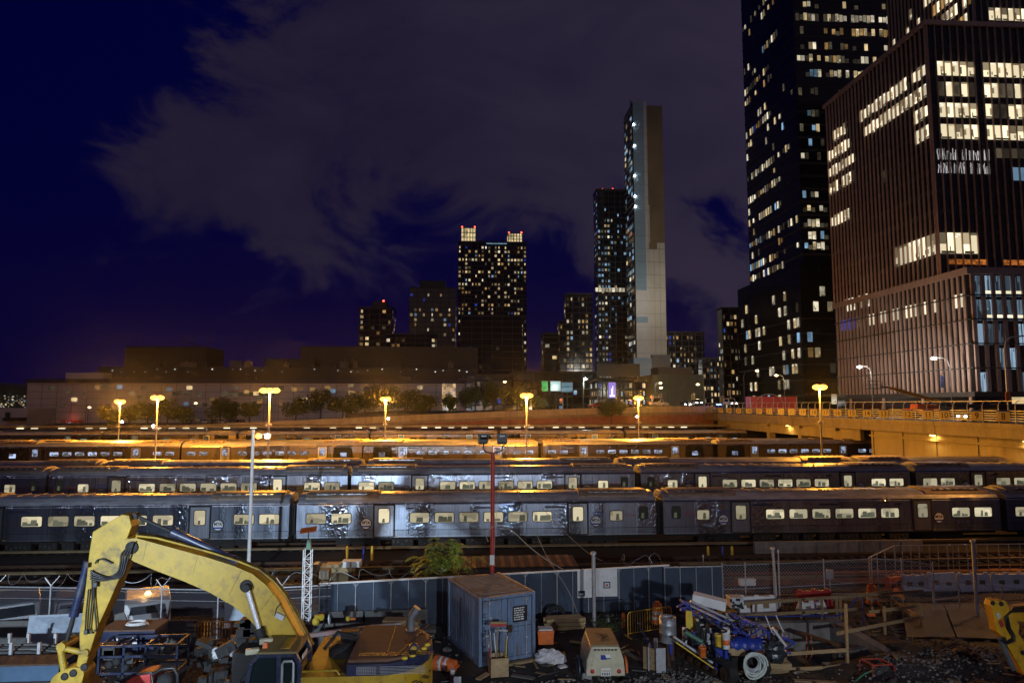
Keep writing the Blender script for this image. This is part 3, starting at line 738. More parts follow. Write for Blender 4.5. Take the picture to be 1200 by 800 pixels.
# left skyline
t, *_ = tower('short apartment tower with warm windows left of the grey gridded block', 421, 460, 361, 440, 22, .42, 3.5, 3.3, (5,2,4,.6,.4,6), seed=2)
box_on(t, 'roof_house', 436, 452.5, 353, 362, 441, 15, m_bdark); beacon(t, 449.5, 352.5, 441)
tower('low apartment block with many amber windows at the foot of the towers', 452, 511, 392, 420, 20, .34, 3.3, 3., (5,3,4,.4,.3,3), seed=4, cat='apartment block', nm='apartment_block')
t, *_ = tower('grey gridded hotel block with a dark roof box', 480, 534, 338, 450, 24, .16, 3.3, 2.6, (5,3,4,3,1.5,2), seed=5, cat='hotel', nm='hotel', mat=m_bgrey,
              pf=lambda u, v: 1.6 if (u < .2 or u > .78) else .7)
box_on(t, 'roof_house', 492, 522, 328.5, 339, 452, 15, m_bdark)
# twin crowned tower
t, ax, bx, zt = tower('wide dark apartment tower with two glowing square crowns', 537, 617, 284, 520, 30, .42, 3.2, 2.5, (7,3,3,1.2,.3,3), seed=6, ww=.62)
e_crown = E('crown_light', (1.,.78,.40), 1.0, .3, .5, (.4,.4,.25))
for x0, x1, y0, y1 in ((540.5, 557.5, 267, 284), (595.5, 612, 273.5, 284)):
    box_on(t, 'crown', x0, x1, y0, y1, 521, 12, e_crown)
    A, B = W(x0, y0, 520.9), W(x1, y1, 520.9); mb = MB()
    for k in range(6): mb.b2((A.x+(B.x-A.x)*k/5-.3, 520.5, B.z), (A.x+(B.x-A.x)*k/5+.3, 520.95, A.z))
    for k in range(4): mb.b2((A.x, 520.45, B.z+(A.z-B.z)*k/3-.3), (B.x, 520.49, B.z+(A.z-B.z)*k/3+.3))
    part('crown_frame', mb, m_bdark, t); beacon(t, x0+1, y0-1, 521); beacon(t, x1-1, y0-1, 521)
A, B = W(570, 284.6, 519), W(594, 286, 519); mb = MB(); mb.b2((A.x, 519, B.z), (B.x, 519.6, A.z)); part('roof_light', mb, WARM[3], t)
tower('dark office block standing in front of the twin crowned tower', 541, 612, 371, 400, 30, .05, 3.6, 3., (1,1,.5,5,.4,5), seed=8, cat='office block', nm='office_block', zb=2)
tower('stepped apartment tower with warm windows left of the blue glass tower', 663, 694, 345, 385, 8, .5, 3.2, 2.0, (5,3,5,.6,.2,3), seed=9)
tower('low wing with amber windows beside the stepped apartment tower', 655.5, 664, 377, 386, 8, .45, 3.2, 2.0, (5,2,5,.6,.2,3), seed=10, cat='apartment block', nm='apartment_block')
tower('low dark rooftop with one lit room left of the stepped tower', 637, 654, 391, 392, 15, .12, 3.4, 4, seed=12, cat='apartment block', nm='apartment_block')
t, ax, bx, zt = tower('blue lit glass tower beside the slim white tower', 699.5, 733, 223, 392, 12, .34, 3.3, 1.75, (.8,2.5,.3,8,.5,5), seed=14, ww=.7, wh=.45,
              pf=lambda u, v: (2.0 if u < .42 and v < .84 else .42) if v < .9 else .05)
beacon(t, 706, 222, 393); beacon(t, 718, 222, 393)
A = W(698, 337, 391.4); B = W(733, 342, 391.4); mb = MB(); 
for k in range(9): mb.b2((A.x+(B.x-A.x)*k/9, 391.4, B.z), (A.x+(B.x-A.x)*(k+.8)/9, 391.6, A.z))
part('light_band', mb, WARM[1], t)
# slim white tower: a glazed flank, a blue grey panelled front and a beige wall stepping back
Yf = 343.; xg = W(741.5, 121, Yf).x; xm_ = W(757, 121, Yf).x; xr = W(776, 124, Yf).x; zt = W(750, 119, Yf).z; zt2 = W(768, 124, Yf).z; DP = 18.
t = thing('slab_tower', 'tall slim white slab tower with blue grey panels and a brown upper wall', 'tower', ((xg+xr)/2, Yf+9, 2))
m_tw = M('tower_white', (.42,.40,.37), .8, 0, .08, .15, 0, 20, dirt=(.35,.33,.30), dscale=.06, damt=.5)
m_tbg = M('tower_beige', (.42,.385,.31), .8, 0, .10, .15, 0, 20, dirt=(.34,.31,.26), dscale=.05, damt=.6)
m_tb = M('tower_bluegrey', (.17,.25,.30), .7, 0, .10, .2)
m_tbr = M('tower_brown', (.15,.105,.055), .8, 0, .25, .04, 0, 20, stretch=(1,1,.6), dirt=(.10,.07,.04), dscale=.05, damt=.7)
zbrown = W(766, 284, Yf).z; zblue = W(750, 340, Yf).z; z2 = W(750, 371, Yf).z; z3 = W(750, 378, Yf).z
mb = MB(); mb.b2((xg, Yf, 2), (xm_, Yf+DP, zt))
mb.mat(1); mb.b2((xm_+.02, Yf+.8, 2), (xr, Yf+DP, zt2))
mb.mat(2); mb.b2((xm_+1.0, Yf+.6, zbrown), (xr+.12, Yf+DP-.5, zt2+.3)); mb.b2((xm_+.5, Yf+.62, zbrown-3.2), (xm_+4.6, Yf+.79, zbrown-.02)); mb.b2((xm_+.5, Yf+.62, zbrown+20), (xm_+1.0, Yf+.79, zt2))
mb.mat(3); zz = zt-.3
while zz > zblue+2: mb.b2((xg+.05, Yf-.14, max(zblue, zz-13.4)), (xm_-1.5, Yf-.01, zz)); zz -= 13.6
mb.b2((xg+.05, Yf-.14, z3), (xm_-1.2, Yf-.01, z2))
mb.mat(4); zz = 16.
while zz < zt: mb.b2((xg, Yf-.16, zz), (xm_, Yf-.142, zz+.10)); mb.b2((xm_+.1, Yf+.58, zz), (xr+.1, Yf+.598, zz+.10)); zz += 6.8
for xx in (.33, .66): mb.b2((xm_+(xr-xm_)*xx-.05, Yf+.575, 2), (xm_+(xr-xm_)*xx+.05, Yf+.597, zt2-.1))
part('wall', mb, [m_tw, m_tbg, m_tbr, m_tb, m_bgrey], t)
mb = MB(); mb.b2((xg-.5, Yf+.6, 2), (xg-.02, Yf+DP+.5, zt-1)); mb.mat(1)
for k in range(48): mb.b2((xg-.9, Yf+.4, 6+k*3.4), (xg-.51, Yf+DP+.6, 6.5+k*3.4))
part('glazing', mb, [m_bglass, m_bgrey], t)
rg = random.Random(21); lst = []
for k in range(46):
    for j in range(5):
        if rg.random() < .45: lst.append(((xg-.56, Yf+2.6+j*3.4, 8.3+k*3.4), 2.3, 1.9, pick(rg, (1.2,2,.6,6,.2,5)), 'y'))
place_windows(t, lst)
mb = MB()
for k in range(7): x = xg+.5+k*1.9; mb.b2((x, Yf+4+k, zt), (x+1.1, Yf+7+k, zt+rg.uniform(.5,2.0)))
mb.bar((xg-.3,Yf+4,zt-12),(xg-.3,Yf+4,zt+2.5),.35)
part('roof_plant', mb, m_bdark, t)
for zz in (146,171,206,230,242):
    q = W(741.5, zz, Yf-.3); part('work_lamp', MB().ball((xg+.3, Yf-.4, q.z), .42, 8, 6), e_white, t)
for (lx, ly, aim, pw) in ((XB(722,250), 250, (xg+4, Yf, 95), 150000), (XB(800,252), 252, (xr-3, Yf, 40), 90000)):
    q = Vector((lx, ly, 31)); mb = MB(); mb.tube([(lx,ly,18),q], .15, 6); mb.box(q, (1.0,.7,.7)); part('added_flood_mast', mb, m_dark, t)  # unseen masts and spots added to brighten the white tower
    light('added_tower_light', 'SPOT', q+Vector((0,.8,.6)), pw, (1.,.94,.84), .5, aim, 56, .8)
box_on(t, 'base_wing', 742.5, 765, 419, 440, 341.5, 12, m_tb); box_on(t, 'base_block', 764, 786, 415.5, 431, 340.8, 10, m_bgrey)
# right of it
t, *_ = tower('dark apartment block with scattered windows right of the slim white tower', 783, 825, 390, 350, 8, .46, 3.0, 1.8, (5,3,3,2,.5,3), seed=16, cat='apartment block', nm='apartment_block')
q = W(819, 388, 352); mb = MB(); mb.bar(q, q+Vector((-5.5,0,10)), .25); mb.bar(q, q+Vector((.5,0,4)), .3); part('roof_crane', mb, m_dark, t)
tower('low block with small amber windows near the avenue', 823, 848, 421, 330, 6, .5, 3.0, 1.7, (5,2,3,1,.3,3), seed=17, cat='apartment block', nm='apartment_block')
tower('dark apartment tower half hidden behind the black office tower', 846, 872, 362, 300, 6, .5, 3.1, 1.7, (5,3,3,1,.3,4), seed=18)
m_cblock = M('concrete_green', (.11,.135,.115), .85, 0, .2, .3, 0, 20, dirt=(.08,.09,.08), dscale=.2, damt=.6, stretch=(1,1,.3))
cb = thing('concrete_building', 'windowless grey green concrete block behind the street lamps', 'building', (XB(795,240), 245, 6))
a, b = W(765, 438.5, 240), W(825, 475, 240); mb = MB(); mb.b2((a.x, 240, 4), (b.x, 262, a.z))
for k in range(7): mb.b2((a.x+(b.x-a.x)*k/6-.15, 239.85, 4), (a.x+(b.x-a.x)*k/6+.15, 239.99, a.z-.1))
part('wall', mb, m_cblock, cb); box_on(cb, 'roof_house', 771, 811, 430, 439.5, 243, 10, m_bgrey)
# ================================================================ black office tower by the avenue
YI = 192.; XI = YI*AZ(931, 50); YIe = XI/AZ(868.5, 5); ZI = 175
t = thing('office_tower', 'black glass office tower with scattered lit floors beside the brown finned building', 'tower', (XI+20, YI+15, ZD))
mb = MB(); mb.b2((XI, YI, 0), (XI+60, YIe, ZI)); mb.mat(1)
zs_pod = W(900, 318, 200).z
k = zs_pod+4
while k < ZI: mb.b2((XI-.10, YI-.10, k-.7), (XI+60, YIe, k)); k += 3.95
part('facade', mb, [m_bglass, m_bdark], t)
mb = MB(); mb.b2((XI-3.2, YI-4, 0), (XI+60, YIe+3.5, zs_pod)); mb.mat(1)
for k in range(1, 9): mb.b2((XI-3.3, YI-4.1, k*4.4-.5), (XI+60, YIe+3.6, k*4.4))
part('podium', mb, [m_bglass, m_bdark], t)
rg = random.Random(31); lst = []
rows = {21:(1,.85,(.9,2,.3,0,0,1.5)), 37:(.7,.5,(3,.5,3,0,0,1)), 54:(.6,.3,(1,.5,2,0,.3,2)), 69:(.9,.7,(1,3,.5,.3,.3,1)), 86:(.9,.75,(.5,3,0,2,.2,1)), 6:(.35,.2,(2,1,1,1,.2,1)), 108:(.3,.25,(0,.4,0,3,.4,2)),
        133:(.4,.2,(.2,.3,0,4,1,2)), 150:(.5,.2,(1,2,0,2,.3,2)), 167:(.4,.3,(.3,1,0,4,.3,2)), 183:(.5,.1,(0,.5,0,4,.2,2)), 228:(.6,.1,(.3,1,0,4,.2,2)), 244:(.7,.3,(.3,2,0,2,0,2)), 262:(.85,.4,(1,4,0,0,0,1)), 276:(.9,.5,(1,4,0,1,0,1)), 288:(.9,.3,(1,4,0,.3,0,1))}
for yy, (pr, pl, ws) in rows.items():
    z = W(955, yy, YI).z
    for i in range(42):
        x = XI+1.1+i*1.25
        if i % 7 == 6: continue
        bright = yy == 21 and x > W(985, yy, YI).x
        if rg.random() < (1 if bright else pr): lst.append(((x, YI-.16, z+rg.choice((0,0,.2))), 1.0, rg.choice((2.3,2.1,1.6)), 1 if bright else pick(rg, ws), 'x') if bright or rg.random() < .8 else ((x, YI-.16, z-.5), 1.1, 1.3, 5, 'x'))
for k in range(26):
    z = W(931, 300, YI).z+k*3.95; pl = rg.choice((.0,.1,.2,.45,.9,.92))
    n_ = int((YIe-YI)/1.7); st = rg.random()*.5
    for i in range(n_):
        u = i/n_
        if rg.random() < pl*(1 if u > st else .3): lst.append(((XI-.16, YI+1+i*1.7, z), .85, rg.choice((2.2,2.2,1.4)), pick(rg, (3,4,1.2,.5,.1,5)), 'y'))
zz = 14
for k in range(9):
    z = k*4.4+12.
    if z > zs_pod-4: break
    for i in range(22):
        if rg.random() < .3: lst.append(((XI-3.36, YI-2+i*1.9, z), 1.4, 2.8, pick(rg, (2,5,.5,.6,.1,1)), 'y'))
    for i in range(8):
        if rg.random() < .3: lst.append(((XI-1+i*2.1, YI-4.16, z), 1.5, 2.8, pick(rg, (2,5,.5,.6,.1,1)), 'x'))
place_windows(t, lst)

# ================================================================ brown finned building
XJ = 80.; YJ = XJ/AZ(1084, 28); YP = XJ/AZ(1133, 317); YE = XJ/AZ(967, 127); XR = 150.
zJ = W(1084, 28, YJ).z; zP = W(1133, 317, YP).z
t = thing('finned_building', 'brown finned office building with bright lit floors on the corner of the avenue', 'building', (XJ+25, YJ+15, ZD))
mb = MB(); mb.b2((XJ, YJ, ZD-8), (XR, YE, zJ)); mb.mat(1)
z = zP
while z < zJ-2: mb.b2((XJ-.06, YJ-.06, z), (XR, YE-.1, z+.9)); z += 3.72
part('facade', mb, [m_bglass, m_bdark], t)
mb = MB(); FS = 1.40
k = 0
while XJ+k*FS < XR-40: mb.b2((XJ+k*FS-.06, YJ-.42, zP), (XJ+k*FS+.06, YJ-.07, zJ-.3)); k += 1
k = 0
while YJ+k*1.28 < YE: mb.b2((XJ-.42, YJ+k*1.28-.06, zP), (XJ-.07, YJ+k*1.28+.06, zJ-.3)); k += 1
mb.b2((XJ-.5, YJ-.5, zJ-.3), (XR, YE+.3, zJ+.5))
part('fin', mb, m_brown, t)
lst = []; rg = random.Random(41)
zr = [W(1120, q, YJ).z for q in (81, 105, 129.5, 154.5)]
for ri, z in enumerate(zr):
    for i in range(1, 24):
        if i in (6,) or i % 13 == 0: continue
        dim = ri == 1 and rg.random() < .5 or rg.random() < .08
        lst.append(((XJ+(i+.5)*FS, YJ-.1, z), 1.22, 2.55, 5 if dim else e_office, 'x'))
zlast = W(1180, 180, YJ).z
for i in range(8, 18): lst.append(((XJ+(i+.5)*FS, YJ-.1, zlast), 1.22, 1.7, 5, 'x'))
zlast = W(1185, 204, YJ).z
for i in range(10, 14): lst.append(((XJ+(i+.5)*FS, YJ-.1, zlast), 1.22, 2.3, WARM[3], 'x'))
seg = {0:[(0,3,1),(4,16,.9),(20,26,.6)], 1:[(0,3,1),(3,15,.9),(19,26,.9)], 2:[(0,3,.9),(2,5,.5),(18,26,.95)], 3:[(0,3,1),(10,13,.4),(14,19,.3),(19,26,.9)], 4:[(10,12,.4),(19,22,.35)], 5:[(9,10,.8),(19,26,.9)], 7:[(18,20,.4)]}
for ri, sgs in seg.items():
    z = zr[0]-3.72*ri
    for a, b, pr in sgs:
        for i in range(a, b):
            if rg.random() < pr: lst.append(((XJ-.1, YJ+(i+.5)*1.28, z), .98, 2.35*rg.choice((1,1,.75)), e_officew if pr > .5 else 5, 'y'))
zl = W(1120, 285, YJ).z
for i in range(0, 5): lst.append(((XJ+(i+.5)*FS, YJ-.1, zl), 1.24, 3.6, e_office, 'x'))
for i in range(0, 9): lst.append(((XJ-.1, YJ+(i+.5)*1.28, zl), 1.0, 3.6, e_officew, 'y'))
zl2 = W(1010, 322, YJ).z
for i in range(14, 24):
    if rg.random() < .7: lst.append(((XJ-.1, YJ+(i+.5)*1.28, zl-6.6), .98, 2.6, WARM[1] if rg.random() < .5 else 5, 'y'))
zo = W(1130, 307, YJ).z
e_ember = E('terrace_glow', (1.,.30,.05), .4, .6, .6, (2,2,4))
for i in list(range(1, 6))+list(range(8, 12)): lst.append(((XJ+(i+.5)*FS, YJ-.1, zo), 1.24, .9, e_ember, 'x'))
place_windows(t, lst)
# luminous stair sculpture behind the glass
mb = MB(); rg = random.Random(5)
z0, z1 = W(1120, 204, YJ).z, W(1120, 174, YJ).z
for g_ in range(7):
    for lv in range(2):
        for k in range(6):
            x = XJ+.75+g_*1.4+rg.random()*1.05; a_ = z0+.1 if lv == 0 else (z0+z1)/2+.2; L = rg.uniform(.5,1.0)*(z1-z0)*.45; sw = rg.uniform(-.22,.22)
            mb.tube([(x, YJ-.1, a_), (x+sw*.3, YJ-.1, a_+L*.4), (x+sw, YJ-.1, a_+L*.75), (x+sw*.6, YJ-.1, a_+L)], .028, 4)
part('light_sculpture', mb, E('sculpture_light', (.95,.92,.95), .8, .75), t)
# podium with wide stone piers
m_pier = M('podium_stone', (.26,.20,.18), .75, 0, .15, .4, .1, 10)
mb = MB(); mb.b2((XJ+.02, YP, ZD-8), (XR, YE-.5, zP)); part('podium', mb, m_bglass, t)
mb = MB(); k = 0
while XJ+k*1.72 < XR-40: mb.b2((XJ+.3+k*1.72, YP-.35, ZD+4.2), (XJ+.3+k*1.72+.62, YP-.02, zP-.6)); k += 1
k = 0
while YP+.4+k*1.28 < YE-.6: mb.b2((XJ-.26, YP+.4+k*1.28, ZD+4.2 if k % 9 else ZD), (XJ-.02, YP+.4+k*1.28+.56, zP-.6)); k += 1
part('pier', mb, m_pier, t)
mb = MB(); mb.b2((XJ-.4, YP-.55, zP-.6), (XR, YE, zP+.5)); 
part('cornice', mb, m_pier, t)
mb = MB()
k = 1
while zP-k*3.9 > ZD+4: mb.b2((XJ-.30, YP-.38, zP-k*3.9-.2), (XR, YE-.4, zP-k*3.9)); k += 1
mb.b2((XJ-.34, YP-.45, ZD+3.4), (XR, YE-.4, ZD+4.2))
part('spandrel', mb, m_bdark, t)
lst = []; zq = W(1100, 346, 110).z-1.2
for i in range(1, 30):
    if rg.random() < .85: lst.append(((XJ-.06, YP+.4+i*1.28-.36, zq-.4), .68, 2.2, (e_officew if i < 22 and rg.random() < .7 else (WARM[4] if i > 24 else 5)), 'y'))
e_curt = E('curtain_light', (.42,.62,.82), .46, .8, .85, (3.5,3.5,.3))
for r_ in range(5):
    for i in range(0, 26):
        if r_ < 2 or rg.random() < .8-.1*r_:
            zc = zP-2.5-r_*3.9
            lst.append(((XJ+.3+i*1.72+1.17, YP-.05, zc), 1.05, 3.4, e_curt, 'x'))
            if r_ < 2 and i > 0: lst.append(((XJ+.3+i*1.72+1.17, YP-.11, zc-1.0), 1.0, .45, e_office, 'x'))
for i in range(2, 5): lst.append(((XJ+2+i*2.6, YP-.12, ZD+2.4), 2.2, 1.9, WARM[0], 'x'))
for i in range(7, 10): lst.append(((XJ+.1, YP+.4+i*1.9, ZD+2.3), 1.7, 2.2, WARM[0], 'y'))
place_windows(t, lst)
# set back upper tower above it
YK = 127.; XK = YK*AZ(1141, 10); YKe = XK/AZ(1039, 10)
t = thing('setback_tower', 'brown finned upper tower rising behind the roof of the finned building', 'tower', (XK+15, YK+8, zJ-4))
mb = MB(); mb.b2((XK, YK, zJ-6), (XK+50, YKe, zJ+40)); part('facade', mb, m_bglass, t)
mb = MB(); k = 0
while k*1.4 < 40: mb.b2((XK+k*1.4-.07, YK-.4, zJ-6), (XK+k*1.4+.07, YK-.02, zJ+40)); k += 1
k = 0
while YK+k*1.3 < YKe: mb.b2((XK-.4, YK+k*1.3-.08, zJ-6), (XK-.02, YK+k*1.3+.08, zJ+40)); k += 1
part('fin', mb, m_brown, t)
lst = []
for i in range(2, 14): lst.append(((XK+(i+.5)*1.4, YK-.08, W(1170, 17, YK).z), 1.22, 2.6, e_office, 'x'))
for r_ in range(0, 5):
    z = W(1170, 17, YK).z+r_*3.72-3.7
    for i in range(int((YKe-YK)/1.3)):
        if rg.random() < (.75 if i < 9 else .3): lst.append(((XK-.08, YK+(i+.5)*1.3, z), 1., 2.4, e_officew if rg.random() < .6 else 2, 'y'))
place_windows(t, lst)

# ================================================================ convention hall, long and low on the left
YC = 255.; t = thing('convention_hall', 'long pale convention hall with a stepped dark glass roof behind the platform', 'building', (-70, 290, 2))
m_hall = M('hall_panels', (.46,.43,.45), .7, 0, .14, .12, 0, 20, dirt=(.18,.16,.155), dscale=.12, damt=.5)
a, b = W(32, 450, YC), W(545, 448, YC); zt = W(290, 449, YC).z
mb = MB(); mb.b2((a.x, YC, 1), (b.x, YC+90, zt)); mb.mat(1)
x = a.x
while x < b.x: mb.b2((x-.06, YC-.05, 1), (x+.06, YC-.005, zt-.1)); x += 5.2
z = 3.
while z < zt: mb.b2((a.x, YC-.06, z-.05), (b.x, YC-.052, z+.05)); z += 2.4
mb.mat(2); mb.b2((a.x-.4, YC-.5, zt), (b.x+.4, YC+90, zt+1.5))
part('wall', mb, [m_hall, m_bdark, M('hall_fascia', (.03,.03,.06), .6)], t)
box_on(t, 'roof_screen', 77, 121, 436.5, 447, YC+8, 10, m_hall)
for (x0, x1, y0, y1, dy) in ((115, 560, 429.5, 446, 14), (147, 241, 405.5, 431, 30), (352, 560, 405.5, 431, 34), (310, 368, 420, 430, 24)):
    p = box_on(t, 'roof_tier', x0, x1, y0, y1, YC+dy, 20, m_bdark)
rp = random.Random(6)
for k in range(22):
    px = rp.uniform(130,545); q = W(px, 447.2, YC+4) if k % 2 else W(px, 429.6, YC+15); hh = rp.uniform(.8,2.6); ww = rp.uniform(1.2,6)
    mb = MB(); mb.b2((q.x,q.y+1,q.z-.4),(q.x+ww,q.y+3.5,q.z+hh)); mb.b2((q.x+ww*.3,q.y+1.5,q.z+hh),(q.x+ww*.3+.5,q.y+2,q.z+hh+rp.uniform(.3,1.2))); part('roof_plant', mb, m_bgrey if k % 3 else m_bdark, t)
q = W(212, 404, YC+30); mb = MB()
for i in range(7):
    mb.bar(q+Vector((i*1.1,0,2.0-i*.35)), q+Vector((i*1.1+1.1,0,1.65-i*.35)), .5)
mb.bar(q+Vector((0,0,-1)), q+Vector((0,0,3.5)), .25); part('roof_gantry', mb, m_bdark, t)
e_dot = E('roof_light', (.85,.95,1.), .9, .8); rg = random.Random(9)
me = MB().box((0,0,0), (.42,.3,.42)).mesh('roof_light', e_dot)
for k in range(34):
    q = W(132+k*12.6+rg.uniform(-4,4), 434+rg.choice((-1.5,0,1.5)), YC+13.6)
    if rg.random() < .8: share('roof_light', me, t, MX[t.name].inverted() @ q)
lst = []
for px, py, mi in [(411,451,0),(411,460,0),(300,461,0),(304,470,2),(289,459,2),(345,456,2),(352,455,2),(366,456,2),(390,458,3),(430,451,2),(198,456,3),(205,461,5),(212,460,5),(219,461,5),(233,461,5),(218,473,3),(240,474,5),(140,453,3),(164,465,5),(79,458,5),(120,452,5),(128,453,5)]+[(270+k*6, 462, 5) for k in range(9)]+[(60+k*13.5, (454,461,468,475)[(k*7) % 4], (5,5,0,5,2)[k % 5]) for k in range(34)]:
    q = W(px, py, YC-.08); lst.append((tuple(q), 1.8 if mi != 0 else 2.0, 1.4, mi, 'x'))
place_windows(t, lst)
e_gold = E('gold_screen', (1.,.62,.24), .55, .5, .85, (1.4,1.4,.9))
A, B = W(518, 449, YC-.2), W(534, 485, YC-.2); mb = MB()
for k in range(4):
    for j in range(8): mb.box((A.x+(B.x-A.x)*(k+.5)/4, YC-.25, B.z+(A.z-B.z)*(j+.5)/8), ((B.x-A.x)/4-.12, .1, (A.z-B.z)/8-.1))
part('lit_screen', mb, e_gold, t)
for px in (50, 57, 71, 79, 86, 92):
    A, B = W(px, 492, YC-.3), W(px+5, 499.5, YC-.3); mb = MB(); mb.b2((A.x, YC-.35, B.z), (B.x, YC-.05, A.z)); mb.mat(1); mb.b2((A.x+.3, YC-.42, B.z+.2), (B.x-.3, YC-.36, A.z-.7))
    part('door', mb, [m_red, WARM[0] if px in (50,) else (WARM[5] if px != 79 else WARM[3])], t)
for px in (82,): light('door_glow', 'POINT', W(px, 490, YC-2), 70, (1.,.12,.08), .4)
# east pavilion of the hall & street blocks right of it
tower('dark glass pavilion with dim lights behind the street trees', 546, 600, 440.5, 262, 30, .3, 3.2, 1.8, (.3,1,.2,3,.2,8), seed=51, cat='building', nm='pavilion', zb=4)
tower('long dark low block behind the lit advertising screens', 601, 700, 437, 300, 30, .05, 3.4, 2.2, (1,2,1,3,.3,6), seed=52, cat='building', nm='street_block', zb=4)
tower('low building with mixed shop lights under the dark billboard', 700, 757, 446, 246, 16, .55, 3., 1.6, (1,2,1,3,.6,6), seed=53, cat='building', nm='street_block', zb=4)
bb = thing('billboard', 'large unlit dark billboard on posts above the low shops', 'billboard', (XB(725,228), 228, 8))
A, B = W(700, 426, 228), W(750, 441, 228); mb = MB(); mb.b2((A.x, 228, B.z), (B.x, 229, A.z)); part('panel', mb, m_bdark, bb)
mb = MB()
for f_ in (.12,.5,.88): mb.b2((A.x+(B.x-A.x)*f_-.2, 228.3, 8), (A.x+(B.x-A.x)*f_+.2, 228.7, B.z))
mb.b2((A.x-.5, 227, B.z-.5), (B.x+.5, 227.9, B.z-.3)); part('post', mb, m_dark, bb)
def screen(x0, x1, y0, y1, Y, em, label):
    A, B = W(x0, y0, Y), W(x1, y1, Y); s_ = thing('advertising_screen', label, 'screen', ((A.x+B.x)/2, Y, ZD), 0)
    mb = MB(); mb.b2((A.x-.2, Y, B.z-.2), (B.x+.2, Y+.4, A.z+.2)); mb.b2(((A.x+B.x)/2-.25, Y+.1, 7.), ((A.x+B.x)/2+.25, Y+.35, B.z-.2)); part('frame', mb, m_bdark, s_)
    mb = MB(); mb.b2((A.x, Y-.06, B.z), (B.x, Y-.005, A.z)); part('display', mb, em, s_); return s_, A, B
screen(635, 642, 446.5, 458, 236, E('screen_green', (.02,.55,.12), .75, 0, .5, (.6,.6,.6)), 'bright green lit screen beside the white screens')
screen(645, 657, 446.5, 458, 236, E('screen_white', (.45,.72,.75), .5, 0, .35, (.4,.4,.4)), 'pale white lit screen between the green and the blue screen')
screen(658, 671, 448, 459, 236, E('screen_teal', (.25,.50,.66), .42, 0, .6, (.3,.3,1.2)), 'pale blue lit screen right of the white screen')
s_, A, B = screen(713, 721.5, 448, 466, 226, E('screen_violet', (.25,.16,.85), .75, 0), 'tall violet lit screen with a white figure under the billboard')
mb = MB(); cx = (A.x+B.x)/2; cz = (A.z+B.z)/2; mb.b2((cx-.35, 225.88, cz-2.2), (cx+.35, 225.93, cz+.6)); mb.b2((cx-.9, 225.89, cz-2.2), (cx+.9, 225.92, cz-1.6)); mb.b2((cx+.1, 225.89, cz+.6), (cx+.4, 225.92, cz+1.4))
part('emblem', mb, E('screen_mark', (.9,.88,1.), 1., 0), s_)
# small building and hill at the far left
t = thing('harbour_shed', 'small pale shed at the left edge beside the hall', 'shed', (XB(14,230), 232, 3)); A, B = W(-40, 478, 230), W(31, 500, 230)
mb = MB(); mb.b2((A.x, 230, 1), (B.x, 245, A.z)); mb.mat(1); mb.b2((W(6,484,229.9).x, 229.9, W(6,489,229.9).z), (W(12,484,229.9).x, 229.99, W(6,483,229.9).z)); mb.b2((W(4,489.5,229).x, 228.6, W(4,493,229).z), (B.x, 229.95, W(4,489,229).z)); part('wall', mb, [m_hall, m_bdark], t)
hill = MB(); pr = [(-2600,0)]
for k in range(41): x = -2600+k*40; pr.append((x, max(0, 72+14*nz(x, 0, .004)-max(0,(x+1200)*.12))))
hill.prism([(x, 1700, z-4) for x, z in pr]+[(-1000,1700,-4)], (0,1,0), 0, 400); struct('hill', hill, m_leaf2)
mb = MB(); rg = random.Random(77)
for k in range(190):
    q = W(rg.uniform(-60, 34), 461+18*rg.random()**.8, 1690); s_ = rg.uniform(.9, 2.4); mb.mat(rg.choice((0,0,1,1,2))); mb.box(q, (s_*1.4, 1, s_))
o = part('hillside_light', mb, [WARM[1], WARM[0], WARM[3]]); o['kind'] = 'stuff'

# ================================================================ street lamps, signals, vehicles on the upper street
e_lampw = E('street_lamp_white', (.92,1.,.90), 40, 0); e_lampy = E('street_lamp_warm', (1.,.66,.24), 22, 0)
def street_lamp(px, py, Y, dx, em, label, zb=None, power=0, col=(1.,.9,.7)):
    p = W(px, py, Y); zb = far_z(p.x-dx) if zb is None else zb; bx = p.x-dx
    t = thing('street_lamp', label, 'street lamp', (bx, Y, zb), 0, 'street lamps on the upper street')
    mb = MB(); mb.tube([(bx,Y,zb),(bx,Y,p.z-1.4),(bx+dx*.12,Y,p.z-.4),(bx+dx*.45,Y,p.z+.1),(p.x,Y,p.z+.12)], .09, 7); part('pole', mb, m_lampp, t)
    mb = MB(); mb.box((p.x,Y,p.z+.08), (.7,.3,.14)); hd = part('lamp_head', mb, m_lampp, t)
    mb = MB(); mb.ball((p.x,Y-.04,p.z-.06), .36, 10, 6, (1.2,.8,.6)); part('lens', mb, em, hd)  # lens enlarged past true size to give the look of glare
    if power: light('street_light', 'POINT', (p.x, Y-.9, p.z-.8), power, col, .2)
street_lamp(686, 443.5, 200, .6, e_lampw, 'greenish white street lamp left of the dark billboard', power=4500, col=(.75,1.,.85))
street_lamp(774, 448.5, 205, 1.8, e_lampy, 'small warm street lamp, upper one of the pair before the concrete block', power=1600, col=(.80,1.,.85))
street_lamp(774.5, 454, 190, -1.8, e_lampy, 'small warm street lamp, lower one of the pair before the concrete block')
street_lamp(817.5, 450, 190, -1.9, e_lampy, 'warm street lamp at the right corner of the concrete block', power=700, col=(1.,.75,.4))
street_lamp(887, 434, 175, 3.6, e_lampy, 'warm curved street lamp in front of the black tower podium', ZD)
street_lamp(909.5, 439.5, 165, -2., e_lampy, 'warm street lamp left of the tall sodium mast', ZD, 700, (1.,.75,.4))
street_lamp(1007, 429.5, 120, -2.2, e_lampw, 'white street lamp before the far end of the finned building', ZD, 2800, (1.,.88,.76))
street_lamp(1094, 419.5, 104, -2.6, e_lampw, 'white street lamp before the podium corner of the finned building', ZD, 2400, (1.,.88,.78))
